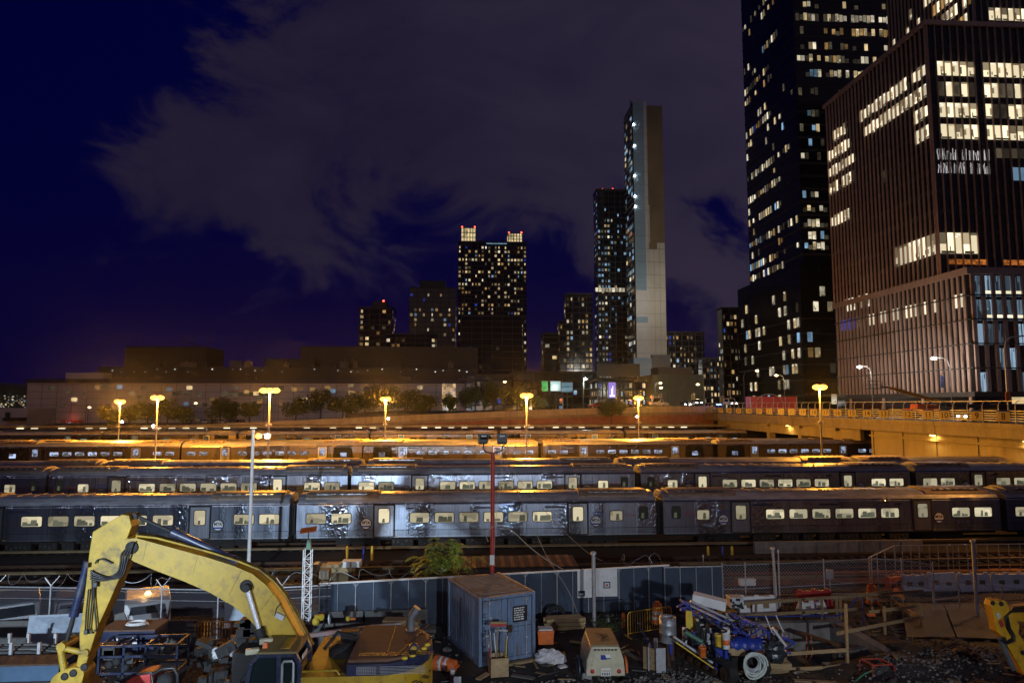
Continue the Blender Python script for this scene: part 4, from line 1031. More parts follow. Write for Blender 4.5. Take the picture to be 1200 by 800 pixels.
street_lamp(105, 477, 225, .4, e_lampy, 'small warm lamp by the red doors of the hall', 4)
street_lamp(229.5, 472, 225, .4, e_lampy, 'small warm lamp above the parked cars by the hall', 4)
street_lamp(591.5, 447, 210, .4, e_lampy, 'small amber lamp in front of the dark glass pavilion', 6)
# unlit curved lamp at right with orange sign
p = W(1183, 395, 84); bx = W(1181, 470, 84).x
t = thing('street_lamp', 'unlit curved lamp post carrying an orange construction sign', 'street lamp', (bx, 84, ZD)); mb = MB()
mb.tube([(bx,84,ZD),(bx,84,p.z-1.6),(bx+.3,84,p.z-.5),(bx+1.,84,p.z),(bx+3,84,p.z+.2)], .10, 8); part('pole', mb, m_galv, t)
s_ = thing('construction_sign', 'orange construction sign fixed to the unlit lamp post', 'sign', (bx, 83.8, ZD+2)); A = W(1181, 464.5, 83.8)
mb = MB(); mb.box((A.x,83.8,A.z), (.62,.05,1.2)); mb.mat(1); 
for k in range(5): mb.box((A.x,83.76,A.z+.42-k*.2), (.4,.03,.05))
part('board', mb, [m_orange, m_black], s_)
# banner box on lamp (dark) next to podium lamp
def signal(px, py, Y, label, lit, dark=False):
    p = W(px, py, Y); zb = far_z(p.x); t = thing('traffic_signal', label, 'traffic light', (p.x+.6, Y, zb), 0, 'traffic signals on the upper street')
    mb = MB(); mb.tube([(p.x+.6,Y,zb),(p.x+.6,Y,p.z+1)], .09, 7); mb.tube([(p.x+.6,Y,p.z+.9),(p.x,Y,p.z+.9)], .06, 6); part('pole', mb, m_galv, t)
    mb = MB(); mb.box((p.x,Y,p.z), (.55,.4,1.35)); h_ = part('signal_head', mb, m_sign, t)
    mb = MB()
    for k in range(3): mb.mat(1 if k != lit else 0); mb.lathe((p.x,Y-.21,p.z+.42-k*.42), [(.17,0),(.17,.05)], 12, (0,-1,0))
    part('lens', mb, [e_red if lit == 0 else E('signal_amber', (1.,.45,.05), 8, 0), m_black], h_)
signal(763, 466.5, 196, 'traffic signal showing red left of the concrete block', 0)
signal(773, 465, 186, 'yellow traffic signal right of the red one', 5)
signal(811.5, 465, 190, 'yellow traffic signal before the right part of the concrete block', 5)
signal(853.5, 460.5, 182, 'yellow traffic signal hanging by the avenue mouth', 5)
signal(845, 468, 178, 'small yellow signal low on a post by the avenue', 5)
signal(657, 470, 200, 'traffic signal showing red under the advertising screens', 0)
signal(744, 472, 190, 'amber lit signal behind the sodium mast by the ramp', 1)
m_car = [M('car_paint_dark', (.03,.032,.04), .3, .3, .1), M('car_paint_silver', (.17,.175,.19), .35, .5, .1), M('car_paint_white', (.52,.52,.52), .4, 0, .1), M('car_paint_red', (.25,.03,.03), .35, .1, .1)]
e_head = E('headlight', (.95,1.,1.), 45, 0); e_tail = E('taillight', (1.,.04,.02), 9, 0); e_pol = E('police_blue', (.05,.12,1.), 40, 0)
m_tyre = M('tyre', (.018,.018,.018), .85, 0, .2, 9)
def car(x, y, z, rz, mi, label, tall=0., lit='front', van=False, cat='car', group='vehicles on the upper street'):
    t = thing('van' if van else 'car', label, cat, (x, y, z), rz, group); L = 4.6; hw = .9; mx = MX[t.name]; h = 1.45+tall
    pr = [(-2.3,.35),(2.3,.35),(2.32,.75),(2.1,.92),(1.2,1.0),(.55,h-.05),(.2,h),(-1.6,h),(-2.1,1.0 if not van else h-.08),(-2.3,.85)]
    mb = MB(); mb.prism([(a,0,b) for a,b in pr], (0,1,0), -hw, hw); part('body', mb, m_car[mi], t, local=True, bevel=.06)
    mb = MB()
    for s in (-1,1): mb.prism([(a, s*(hw+.012), b) for a, b in ((.95,1.03),(.45,h-.12),(-1.5,h-.12),(-1.85,1.03))], (0,s,0), -.01, .006)
    mb.prism([(1.24,-.78,1.03),(.62,-.7,h-.09),(.62,.7,h-.09),(1.24,.78,1.03)], (.75,0,.66), -.02, .015)
    if van:
        rx = lambda zz: -2.3+(zz-.85)*.2/(h-.93)-.02
        mb.prism([(rx(1.15),-.72,1.15),(rx(h-.2),-.66,h-.2),(rx(h-.2),.66,h-.2),(rx(1.15),.72,1.15)], (1,0,0), -.01, .03)
    else: mb.prism([(-2.13,-.74,1.06),(-1.7,-.7,h-.12),(-1.7,.7,h-.12),(-2.13,.74,1.06)], (-.8,0,.4), -.03, .02)
    part('window', mb, m_glass, t, local=True)
    for sx in (-1.4,1.4):
        for sy in (-1,1):
            mb = MB(); mb.lathe((sx, sy*(hw-.12), .34), [(.34,0),(.34,.2)], 14, (0,sy,0)); mb.mat(1); mb.lathe((sx, sy*(hw+.085), .34), [(.2,0),(.16,.02)], 10, (0,sy,0)); part('wheel', mb, [m_tyre, m_galv], t, local=True)
    for sy in (-.62,.62):
        mb = MB(); mb.box((2.31,sy,.72), (.06,.36,.16)); part('headlight', mb, e_head if lit == 'front' else m_white, t, local=True)
        mb = MB(); mb.box((-2.29,sy,.82), (.06,.34,.18)); part('taillight', mb, e_tail if lit == 'rear' else m_red, t, local=True)
    return t
for i, (px, mi) in enumerate(((222,0),(232,1),(242,2),(251,0),(262,2),(272,1),(281,0))):
    p = W(px, 492.5, 222); car(p.x, 222, p.z-1.1, rad(-90+5*(i%2)), mi, '%s car parked in the row before the hall, %s of the row' % (('dark','silver','white')[mi], ORD[i] if i < 6 else 'rightmost'), lit='', group='cars parked before the hall')
for k, (px, py, Y, rz, mi, lb, lit, tall) in enumerate((
    (772, 472.5, 176, 0, 2, 'white ambulance style van on the ramp near the red signal', 'rear', .9), (803, 473.5, 184, -90, 0, 'dark car with white headlights on before the concrete block', 'front', 0),
    (817, 471.5, 180, -95, 1, 'silver car with the brightest headlights at the corner', 'front', .2), (856, 472, 172, -88, 2, 'white van with glaring headlights at the avenue mouth', 'front', .5),
    (842, 477.5, 166, -120, 0, 'dark police car with blue lights on', '', 0), (700, 474.5, 174, 180, 3, 'red car with lit tail lamps left of the violet screen', 'rear', 0),
    (1010, 480, 104.5, 0, 0, 'dark car behind the viaduct railing near board fourteen', 'front', 0), (1148, 482, 80, 180, 1, 'silver car behind board nine on the viaduct', 'front', 0))):
    p = W(px, py, Y); t = car(p.x, Y, p.z-.75 if k not in (6, 7) else ZD, rad(rz), mi, lb, tall, lit, tall > .4, 'van' if tall > .4 else 'car')
    if 'police' in lb:
        mb = MB(); mb.box((-.6,0,1.53), (.3,1.1,.16)); part('light_bar', mb, e_pol, t, local=True)
        light('police_glow', 'POINT', (p.x, Y-2, p.z+1.5), 260, (.05,.1,1.), .2)
# red site trailer, boom lifts
t = thing('site_trailer', 'red site trailer with an arched frame behind the viaduct railing', 'trailer', (XB(906,150), 150, ZD)); A, B = W(879, 464.5, 150), W(934, 478, 150)
mb = MB(); mb.b2((A.x,150,ZD+.5), (B.x,152.6,A.z)); mb.mat(1); 
for f_ in (0,.25,.5,.75,1): mb.b2((A.x+(B.x-A.x)*f_-.06,149.9,ZD+.5), (A.x+(B.x-A.x)*f_+.06,149.99,A.z))
part('body', mb, [m_red, m_galv], t)
mb = MB()
for f_ in (.15,.28,.72,.85): mb.lathe((A.x+(B.x-A.x)*f_, 150.1, ZD+.5), [(.5,0),(.5,.3)], 14, (0,1,0))
part('wheel', mb, m_tyre, t)
mb = MB(); c_ = (A.x*.6+B.x*.4); mb.tube([(c_+3.2*math.cos(rad(a)), 149.8, ZD+2.2+2.3*math.sin(rad(a))) for a in range(10, 171, 16)], .08, 6); part('arched_frame', mb, m_galv, t)
def lift(Y, base, bl, b0, b1, label, bc, cc, txt=None):
    A = W(base[0], base[1], Y); t = thing('boom_lift', label, 'boom lift', (A.x, Y, ZD))
    mb = MB(); mb.box((A.x, Y, ZD+1.1), (bl, 2.2, .9)); mb.box((A.x+.3, Y, ZD+1.9), (bl*.7, 1.8, .75), taper=.9); part('chassis', mb, bc, t, bevel=.06)
    for sx in (-1,1):
        mb = MB(); mb.lathe((A.x+sx*bl*.38, Y-1.2, ZD+.6), [(.6,0),(.6,.4)], 18, (0,1,0)); part('wheel', mb, m_tyre, t)
    P0, P1 = W(*b0, Y), W(*b1, Y); mb = MB(); mb.bar(P0, P1, .42, .5); mb.bar(P0.lerp(P1,.45), P1+(P1-P0)*.12, .3, .36); part('boom', mb, cc, t, bevel=.02)
    Q = P1+(P1-P0)*.12; mb = MB(); mb.bar(Q, Q+Vector((-1.2,0,.1)), .2); q0 = Q+Vector((-1.2,0,-.2))
    for zz in (0,.55,1.1): mb.b2(q0+Vector((-1.9,-.6,zz)), q0+Vector((0,-.55,zz+.05))); mb.b2(q0+Vector((-1.9,.55,zz)), q0+Vector((0,.6,zz+.05)))
    for sx in (-1.9,-.95,0): mb.b2(q0+Vector((sx-.03,-.6,0)), q0+Vector((sx+.03,-.55,1.1)))
    mb.b2(q0+Vector((-1.9,-.6,-.05)), q0+Vector((0,.6,0))); part('basket', mb, m_dark, t)
    if txt:
        mid = P0.lerp(P1,.3); d_ = P0-P1; ang = math.atan2(d_.z, d_.x)
        text('lettering', txt, .62, m_white, t, Matrix.Translation(mid+Vector((0,-.24,0))) @ Matrix.Rotation(-ang, 4, 'Y') @ Matrix.Rotation(math.pi/2, 4, 'X'))
    return t
lift(100, (1080, 478), 4.6, (1101, 470.5), (1047, 455.5), 'boom lift with a yellow boom and orange base before the finned building', m_orange, m_cat)
lift(86, (1178, 482), 5.5, (1200, 477), (1118, 475), 'dark boom lift with white lettering behind boards eight to ten', m_dark, m_bdark, 'Genie SX-150')
# hanging dark banner on the white podium lamp
A, B = W(1102, 440, 104.5), W(1107, 454, 104.5); mb = MB(); mb.b2((A.x,104.5,B.z), (B.x,104.56,A.z)); mb.b2((B.x,104.5,A.z-.1),(B.x+.35,104.55,A.z))
single('street_banner', mb, m_navy, 'dark blue banner hanging from the podium street lamp', 'banner')

# ================================================================ trees
def leafy(mb, c, rx, ry, rz_, n_, size, rg, clumps=9):
    cs = []
    for k in range(clumps):
        th = rg.uniform(0, 6.283); ph = rg.uniform(-.7, 1.2); d = rg.uniform(.35, .85)
        cs.append((c[0]+rx*d*math.cos(th)*math.cos(ph), c[1]+ry*d*math.sin(th)*math.cos(ph), c[2]+rz_*d*math.sin(ph), rg.uniform(.28,.5)))
    for k in range(n_):
        q = rg.choice(cs); v = Vector((rg.gauss(0,1), rg.gauss(0,1), rg.gauss(0,1))).normalized()*q[3]*rg.random()**.4
        p = Vector((q[0]+v.x*rx*1.1, q[1]+v.y*ry*1.1, q[2]+v.z*rz_*1.1)); a = Vector((rg.gauss(0,1), rg.gauss(0,1), rg.gauss(0,1))).normalized(); b = a.orthogonal().normalized()
        s = size*rg.uniform(.6,1.4); mb.mat(rg.choice((0,0,1))); mb.add([p-a*s, p+b*s*.5, p+a*s, p-b*s*.5], [(0,1,2,3)])
def tree(px, py0, py1, wpx, Y, label, seed, n_=1700, grp='dark trees behind the ramp wall', zb=None, size=.28):
    rg = random.Random(seed); top = W(px, py0, Y); bot = W(px, py1, Y); h = top.z-bot.z; r = abs(W(px+wpx/2, py0, Y).x-W(px-wpx/2, py0, Y).x)/2
    zb = far_z(top.x) if zb is None else zb
    t = thing('tree', label, 'tree', (top.x, Y, zb), 0, grp)
    mb = MB(); c = Vector((top.x, Y, (top.z+max(bot.z, zb+1))/2)); mb.tube([(top.x,Y,zb),(top.x+.1,Y,zb+(c.z-zb)*.6),(top.x,Y,c.z)], .22, 7, r2=.1)
    for k in range(5):
        a = k*1.26; mb.tube([(top.x,Y,c.z-h*.2),(top.x+math.cos(a)*r*.4,Y+math.sin(a)*r*.4,c.z+h*.05),(top.x+math.cos(a)*r*.65,Y+math.sin(a)*r*.65,c.z+h*.25)], .09, 5, r2=.03)
    part('trunk', mb, m_bark, t)
    mb = MB(); leafy(mb, c, r, r*.8, h/2, n_, size, rg, 12); part('crown', mb, [m_leaf2, m_leaf], t)
TR = [(130,478,497,26),(152,476,498,30),(174,474,498,34),(197,473,498,30),(215,478,497,24),(259,470,495,22),(271,474,494,18),(293,474,493,24),(347,467,490,26),(376,458,490,26),(402,464,489,30),(428,452,489,34),(455,446,488,40),(478,456,487,34),(500,462,486,28),(526,466,486,16),(553,450,484,26),(577,448,484,24),(606,452,482,30),(628,466,481,22)]
where = ['just right of the lamp by the red doors','left of the second sodium mast','behind the second sodium mast','right of the second sodium mast','left of the parked cars','above the middle of the parked cars','above the right end of the parked cars','left of the brightest sodium mast','right of the brightest sodium mast','two right of the brightest mast','left neighbour of the tallest dark tree','touching the tallest dark tree on its left','tallest of the row','right of the tallest one','before the gold lit screen on its left','small one below the gold lit screen','before the dark pavilion','under the small amber lamp','left of the advertising screens','small one below the green screen']
for k, ((px, y0, y1, wp), wh_) in enumerate(zip(TR, where)): tree(px, y0-3, y1, wp*1.3, 182+(k*7) % 23, 'dark leafy tree behind the wall, %s' % wh_, 100+k)
tree(716, 466, 497, 40, 163, 'round orange lit tree in front of the ramp wall', 300, 3000, None, .6, .22)
tree(130, 491, 502, 9, 165, 'small bright green shrub below the leftmost white lamp', 301, 260, None, .6, .2)
# ================================================================ construction site
def S(px, py):
    z = .5
    for _ in range(6): p = G(px, py, z); z = site_z(p.x, p.y) if p.y < 46 else .05
    return Vector((p.x, p.y, z-.02))
def P2(pts, Y): return [W(x, y, Y) for x, y in pts]
m_fabric = bpy.data.materials.new('fence_scrim'); t_, n_, l_ = nt(m_fabric); b_ = n_['Principled BSDF']
b_.inputs['Base Color'].default_value = (.046,.043,.052,1); b_.inputs['Roughness'].default_value = .9
tr = n_.new('ShaderNodeBsdfTransparent'); mxs = n_.new('ShaderNodeMixShader'); mxs.inputs[0].default_value = .47
l_.new(tr.outputs[0], mxs.inputs[1]); l_.new(b_.outputs[0], mxs.inputs[2]); l_.new(mxs.outputs[0], n_['Material Output'].inputs[0])
m_panel = M('dark_fence_cloth', (.040,.060,.095), .75, 0, .3, 1.1, .2, 12, dirt=(.028,.033,.045), dscale=.7, damt=.7, stretch=(1,1,.5))
m_cont = M('container_blue', (.145,.215,.33), .55, .1, .22, 1.2, .08, 20, dirt=(.13,.075,.05), dscale=3.2, damt=.8, stretch=(1.6,1.6,.35))
m_contr = M('container_roof', (.17,.165,.17), .7, .2, .35, 2, .2, 20, dirt=(.07,.045,.03), dscale=1.5, damt=.7)
m_beige = M('compressor_beige', (.50,.47,.33), .45, 0, .1, 2, dirt=(.24,.20,.13), dscale=1.6, damt=.45)
m_tarp = M('white_tarp', (.55,.55,.56), .7, 0, .25, 4, .5, 8)
m_hosew = M('white_hose', (.52,.58,.52), .5, 0, .15, 5)
m_plate = M('road_plate', (.075,.055,.045), .6, .35, .4, .8, .2, 14, dirt=(.05,.035,.028), dscale=.8, damt=.7)
m_yell = M('yellow_paint', (.62,.44,.04), .5, 0, .15, 4)

# ---- left scrim fence
fl = thing('scrim_fence', 'see through grey scrim fence with barbed wire arms before the parked vans', 'fence', tuple(S(130, 742)))
FA, FB, FC = G(-45, 685.5, 2.55), G(272, 690, 2.55), G(388, 684, 2.55)
def run(A, B, f_): return A+(B-A)*f_
mb = MB()
for A, B in ((FA, FB), (FB, FC)): mb.add([(A.x,A.y,.25),(B.x,B.y,.25),(B.x,B.y,2.5),(A.x,A.y,2.5)], [(0,1,2,3)])
part('scrim', mb, m_fabric, fl)
mb = MB()
for A, B in ((FA, FB), (FB, FC)):
    for zz in (2.52, .3): mb.tube([(A.x,A.y-.03,zz),(B.x,B.y-.03,zz)], .03, 6)
    for zz in (2.40, 2.05): mb.tube([(A.x,A.y-.03,zz),(B.x,B.y-.03,zz)], .008, 4)
part('rail', mb, m_galv, fl)
for px in (-2, 62, 128, 192, 257, 330):
    A, B = (FA, FB) if px < 270 else (FB, FC); f_ = (px-(-45))/(272+45) if px < 270 else (px-272)/(388-272); q = run(A, B, f_); mb = MB()
    mb.tube([(q.x,q.y-.06,.1),(q.x,q.y-.06,2.62)], .035, 7); mb.tube([(q.x,q.y-.06,2.6),(q.x-.24,q.y-.1,2.95)], .02, 5); mb.tube([(q.x,q.y-.06,2.6),(q.x+.26,q.y+.1,2.98)], .02, 5)
    part('post', mb, m_galv, fl)
rg = random.Random(13)
def razor(A, B, zz, r, name='razor_wire', turns=9):
    mb = MB(); L = (B-A).length; k = int(L*turns*1.6); pts = []
    for i in range(k):
        f_ = i/k; a = f_*L*2.2*math.pi*1.0+math.sin(f_*9)*1.1; rr = r*(.75+.35*math.sin(f_*23)); q = run(A, B, f_+.02*math.sin(f_*31)); pts.append((q.x+.14*math.cos(a*.7), q.y+rr*math.cos(a)*.9, zz+rr*math.sin(a)+.06*math.sin(f_*17)))
    mb.tube(pts, .0075, 3); return mb
part('razor_wire', razor(run(FA,FB,.15), run(FA,FB,.78), 2.85, .26), m_galv, fl)
part('razor_wire', razor(run(FB,FC,.35), run(FB,FC,1.0), 2.9, .3), m_galv, fl)
# ---- middle panelled fence
MA, MB_ = G(375, 682.5, 2.55), G(777, 661, 2.55)
fm = thing('panel_fence', 'dark cloth covered panel fence with a white top pipe behind the container', 'fence', (MA.x/2+MB_.x/2, MA.y/2+MB_.y/2, .1))
mb = MB(); mb.prism([(MA.x,MA.y,.05),(MB_.x,MB_.y,-.05),(MB_.x,MB_.y,2.5),(MA.x,MA.y,2.5)], (0,1,0), 0, .05); part('panel', mb, m_panel, fm)
mb = MB(); mb.bar((MA.x,MA.y-.05,2.52), (MB_.x+.3,MB_.y-.04,2.52), .07, .07); mb.bar((MA.x,MA.y-.05,.12),(MB_.x,MB_.y-.05,.02),.04); part('top_pipe', mb, m_white, fm)
NP = 21
for k in range(NP+1):
    q = run(MA, MB_, k/NP); mb = MB(); mb.tube([(q.x,q.y-.05,0),(q.x,q.y-.05,2.5)], .03 if k % 2 == 0 else .016, 6)
    if k % 2 == 0: mb.bar((q.x-.12,q.y-.05,2.48), (q.x,q.y-.05,2.3), .02); mb.bar((q.x+.12,q.y-.05,2.48), (q.x,q.y-.05,2.3), .02)
    part('post', mb, m_galv, fm)
part('razor_wire', razor(run(MA,MB_,.0), run(MA,MB_,.36), 2.82, .24, turns=7), m_galv, fm)
part('razor_wire', razor(run(MA,MB_,.86), run(MA,MB_,1.0), 2.8, .3, turns=7), m_galv, fm)
for (x0, x1, y0, y1, lb, ly) in ((676.5, 693.5, 668, 699.5, 'white notice board on the fence, narrow left one with a dark emblem', 0), (694.5, 723.5, 666.5, 698, 'white notice board on the fence, wide right one with a framed emblem', 1)):
    f_ = ((x0+x1)/2-375)/(777-375); q = run(MA, MB_, f_); Yb = q.y-.12
    mb = MB(); A, B = W(x0, y0, Yb), W(x1, y1, Yb); mb.b2((A.x,Yb-.03,B.z),(B.x,Yb,A.z)); mb.mat(1)
    if ly: C, D = W(707,681,Yb), W(715,688.5,Yb); mb.b2((C.x,Yb-.04,D.z),(D.x,Yb-.031,C.z)); mb.mat(0); mb.b2((C.x+.05,Yb-.05,D.z+.05),(D.x-.05,Yb-.041,C.z-.05)); mb.mat(2); mb.b2((C.x+.1,Yb-.06,D.z+.11),(D.x-.1,Yb-.051,C.z-.11))
    else: C, D = W(677.5,691.5,Yb), W(685.5,698,Yb); mb.b2((C.x,Yb-.04,D.z),(D.x,Yb-.031,C.z)); mb.mat(0); mb.b2((C.x+.06,Yb-.05,D.z+.06),(D.x-.08,Yb-.041,D.z+.14))
    single('notice_board', mb, [m_white, m_navy, m_red], lb, 'notice board', 'white notice boards on the fence')
# dark stretch with big faint letters, right of the panelled fence
RA, RB = G(777, 663.5, 2.5), G(846, 662, 2.5)
fr = thing('lettered_fence', 'dark cloth fence with faint large letters behind the drill rig', 'fence', ((RA.x+RB.x)/2, RA.y, .1))
mb = MB(); mb.prism([(RA.x,RA.y,-.05),(RB.x,RB.y,-.05),(RB.x,RB.y,2.45),(RA.x,RA.y,2.45)], (0,1,0), 0, .04); part('panel', mb, m_panel, fr)
mb = MB(); mb.bar((RA.x,RA.y-.04,2.47),(RB.x,RB.y-.04,2.47),.05)
for f_ in (.02,.28,.55,.82,1): q = run(RA,RB,f_); mb.tube([(q.x,q.y-.05,0),(q.x,q.y-.05,2.5)], .024, 6)
part('post', mb, m_galv, fr)
for px, ch in ((786,'O'),(802.5,'Y'),(818,'S')):
    q = W(px, 680, RA.y-.03); text('lettering', ch, .62, M('faint_letter', (.14,.155,.17), .8, 0, .3, 3), fr, face_front((q.x, q.y-.02, q.z)), bold=.01)
# chain link
def mesh_panel(mb, A, B, z0, z1, sp=.17, r=.006):
    L = (B-A).length; Hh = z1-z0; d = (B-A)/L
    k = -Hh
    while k < L:
        for s in (1,-1):
            x0, x1 = k, k+Hh; za, zb = (z0, z1) if s > 0 else (z1, z0)
            if x0 < 0: za += (0-x0)*s; x0 = 0
            if x1 > L: zb -= (x1-L)*s; x1 = L
            if x1-x0 > .05: p, q = A+d*x0, A+d*x1; mb.tube([(p.x,p.y,za),(q.x,q.y,zb)], r, 3, caps=False)
        k += sp
def chain_fence(label, segs, z0, z1, grp=None, lean=0):
    A = segs[0]; t = thing('chain_link_fence', label, 'fence', (A.x, A.y, z0), 0, grp)
    mm, mr_ = MB(), MB()
    for A, B in zip(segs[:-1], segs[1:]):
        mesh_panel(mm, A, B, z0+.1, z1)
        for zz in (z0+.1, (z0+z1)/2, z1): mr_.tube([(A.x,A.y,zz),(B.x,B.y,zz)], .02, 6)
    part('mesh', mm, m_galv, t); part('rail', mr_, m_galv, t)
    for q in segs: part('post', MB().tube([(q.x,q.y,z0-.1),(q.x,q.y,z1+.12)], .028, 7), m_galv, t)
    return t
m_dkpanel = m_panel
Q = [G(846,662,2.5), G(873,661.5,2.5), G(906,660,2.5)]
chain_fence('galvanised chain link fence stretch behind the white barrier boxes', Q, .2, 2.5)
Q = [G(912,660,2.5), G(965,657.5,2.5), G(1019,654.5,2.5)]
chain_fence('galvanised chain link fence stretch before the red plastic barriers', Q, .2, 2.5)
Q = [G(1021,654,2.6), G(1056,656,2.6), G(1093,661,2.6)]
chain_fence('bent chain link panel beside the orange and white barriers', Q, .3, 2.6)
Q = [G(1093,691,1.7), G(1123,683,1.9), G(1174,690,1.9), G(1212,694,1.9)]
chain_fence('chain link panels standing on the road plates at right', Q, .5, 2.0)
# tall picket fence by the tracks at right
t = thing('picket_fence', 'tall dark rail fence with thin steel posts along the tracks at right', 'fence', (26, 41, 0)); A, B = W(1048, 639, 39.5), W(1260, 638, 39.5)
mb = MB(); mb.bar((A.x,39.5,A.z),(B.x,39.5,A.z),.04); mb.bar((A.x,39.5,.4),(B.x,39.5,.4),.04); A0 = W(1018, 653, 36); mb.bar((A0.x,36,A0.z),(A.x,39.5,A.z),.04); part('rail', mb, m_galv, t)
for k, px in enumerate((1048,1057,1067,1077,1089,1099,1110,1116,1123,1133,1144,1157,1170,1182,1195,1208)):
    q = W(px, 640, 39.5); part('post', MB().tube([(q.x,39.5,0),(q.x,39.5,A.z)], .022+.012*(k % 3 == 0), 6), m_galv, t)
for f_, in ((0,),(.3,),(.6,)):
    q = Vector((A0.x+(A.x-A0.x)*f_, 36+3.5*f_, 0)); part('post', MB().tube([(q.x,q.y,0),(q.x,q.y,A0.z+(A.z-A0.z)*f_)], .025, 6), m_galv, t)

# ---- free standing posts
def post(px, y0, Y, r, zb, mat, label, dx=0):
    p = W(px, y0, Y); mb = MB(); mb.tube([(p.x+dx,Y,zb),(p.x,Y,p.z)], r, 8); mb.lathe((p.x,Y,p.z), [(r*1.5,-.06),(r*1.5,.03),(r*.5,.07)], 8); return single('steel_post', mb, mat, label, 'post')
post(695.5, 647.5, 31.2, .085, .1, m_galv, 'thick grey steel post before the white notice boards')
post(905.5, 642, 33.5, .07, .1, m_galv, 'tall leaning steel post beside the chain link gap', .14)
post(1140, 633.5, 31, .08, .2, m_galv, 'tall steel post on the road plates at right')
post(912, 645, 33.8, .03, .1, m_galv, 'thin steel post just right of the leaning post')
post(824, 651, 37.5, .03, 0, m_galv, 'thin steel pole behind the lettered fence')
for k, (px, c) in enumerate(((407,m_yell),(426,m_blue),(436,m_yell),(829.5,m_yell),(846.5,m_blue),(857.5,m_yell))):
    p = W(px, 641, 46.6); mb = MB(); mb.lathe((p.x,46.6,.1), [(.09,0),(.09,p.z-.1),(.04,p.z)], 10)
    single('track_bollard', mb, c, ('yellow' if c is m_yell else 'blue')+' bollard by the track under the front train, '+('left of the shrub' if px < 500 else 'behind the lettered fence')+(', leftmost' if px in (407,829.5) else ', rightmost' if px in (436,857.5) else ''), 'bollard', 'bollards by the track')
mb = MB(); A, B = W(885, 646, 47.6), W(1082, 646, 47.6); mb.b2((A.x,47.6,0),(B.x,47.9,.85)); 
for k in range(8): mb.b2((A.x+k*(B.x-A.x)/8-.03,47.57,.02),(A.x+k*(B.x-A.x)/8+.03,47.59,.84))
single('low_wall', mb, m_conc, 'low concrete wall between the tracks at right', 'wall')

# ---- lattice post, floodlight mast
p = W(361, 643, 29.5); t = thing('lattice_post', 'white lattice steel post with a tilted orange board on its top', 'post', (p.x, 29.5, .5)); hw = .15
mb = MB()
for sx in (-1,1):
    for sy in (-1,1): mb.bar((p.x+sx*hw,29.5+sy*hw,.5),(p.x+sx*hw,29.5+sy*hw,p.z),.035)
z = .55; k = 0
while z < p.z-.25:
    for sy in (-1,1): mb.bar((p.x-hw*(1 if k%2 else -1),29.5+sy*hw,z),(p.x+hw*(1 if k%2 else -1),29.5+sy*hw,z+.27),.022); mb.bar((p.x-hw,29.5+sy*hw,z),(p.x+hw,29.5+sy*hw,z),.02)
    z += .27; k += 1
part('lattice', mb, m_white, t)
mb = MB(); mb.box((p.x+.03,29.5,p.z+.2),(.2,.2,.4),taper=.6); mb.tube([(p.x,29.5,p.z),(p.x,29.5,p.z+.7)],.03,6); part('beacon_unit', mb, M('dull_green', (.06,.16,.10), .5), t)
mb = MB(); mb.box((p.x,29.5,p.z+.78),(.66,.3,.05), rot=Matrix.Rotation(rad(-7),3,'Y') @ Matrix.Rotation(rad(28),3,'X')); part('board', mb, m_orange, t)

p = W(577.5, 530, 31); t = thing('floodlight_mast', 'red pole with two unlit grey floodlights above the container', 'light mast', (p.x, 31, .3))
mb = MB(); mb.tube([(p.x-.02,31,.1),(p.x,31,p.z)], .095, 12); part('pole', mb, m_red, t)
mb = MB(); mb.box((p.x-.02,30.88,W(577,655,31).z),(.2,.05,.42)); part('notice', mb, m_white, t)
mb = MB(); L = W(566.5, 519, 31); Rr = W(589, 519, 31); mb.tube([L, (L.x,31,L.z-.25), (L.x+.12,31,p.z+.03), (p.x,31,p.z-.03), (Rr.x-.12,31,p.z+.03), (Rr.x,31,Rr.z-.25), Rr], .035, 8); part('bracket', mb, m_black, t)
for q, a in ((L, 8), (Rr, -8)):
    mb = MB(); rt = Matrix.Rotation(rad(a),3,'Z') @ Matrix.Rotation(rad(-18),3,'X'); c = q+Vector((0,0,.18))
    mb.prism([c+rt@Vector((-.23,0,-.2)), c+rt@Vector((.17,0,-.2)), c+rt@Vector((.25,0,.22)), c+rt@Vector((-.27,0,.22))], rt@Vector((0,1,0)), -.15, .15)
    hd = part('floodlight', mb, M('flood_grey', (.10,.12,.12), .5, .2, .2, 4), t, bevel=.02)
    mb = MB(); mb.box(c+rt@Vector((0,-.155,.04)), (.34,.02,.2), rot=rt); mb.mat(1); mb.box(c+rt@Vector((0,-.168,.09)), (.24,.012,.06), rot=rt); part('glass', mb, [m_glass, m_white], hd)  # white strip is a painted reflection in the unlit glass
m_cable = M('pale_cable', (.42,.36,.27), .7, 0, .15, 6)
def cable(pts, label, r=.013, mat=None, cat='cable', grp='cables slung from the floodlight mast', sag=True):
    mb = MB(); out = []
    for i in range(len(pts)-1):
        a, b = pts[i], pts[i+1]; a0 = pts[max(0,i-1)]; b1 = pts[min(len(pts)-1,i+2)]
        for k in range(6):
            u = k/6; out.append(.5*((2*a)+(b-a0)*u+(2*a0-5*a+4*b-b1)*u*u+(-a0+3*a-3*b+b1)*u**3))
    out.append(pts[-1]); mb.tube(out, r, 5); return single('cable' if cat == 'cable' else 'hose', mb, mat or m_cable, label, cat, grp)
cable([W(*q) for q in ((588,533,31),(600,562,31.2),(618,600,31.5),(640,650,32),(665,690,32),(677,718,31.6))], 'thin cable slanting from the right floodlight to the ground by the post', .01)
cable([W(*q) for q in ((587,533,31),(588,560,31.1),(582,600,31),(579,650,30.9))], 'thin cable hanging straight down beside the red mast', .01)
cable([W(*q) for q in ((572,634,30.8),(570,625,30.8),(580,616,30.8),(598,620,31),(620,640,31.4),(640,655,31.8),(662,668,32.2))], 'pale thick cable looping from the red mast to the fence top', .018)
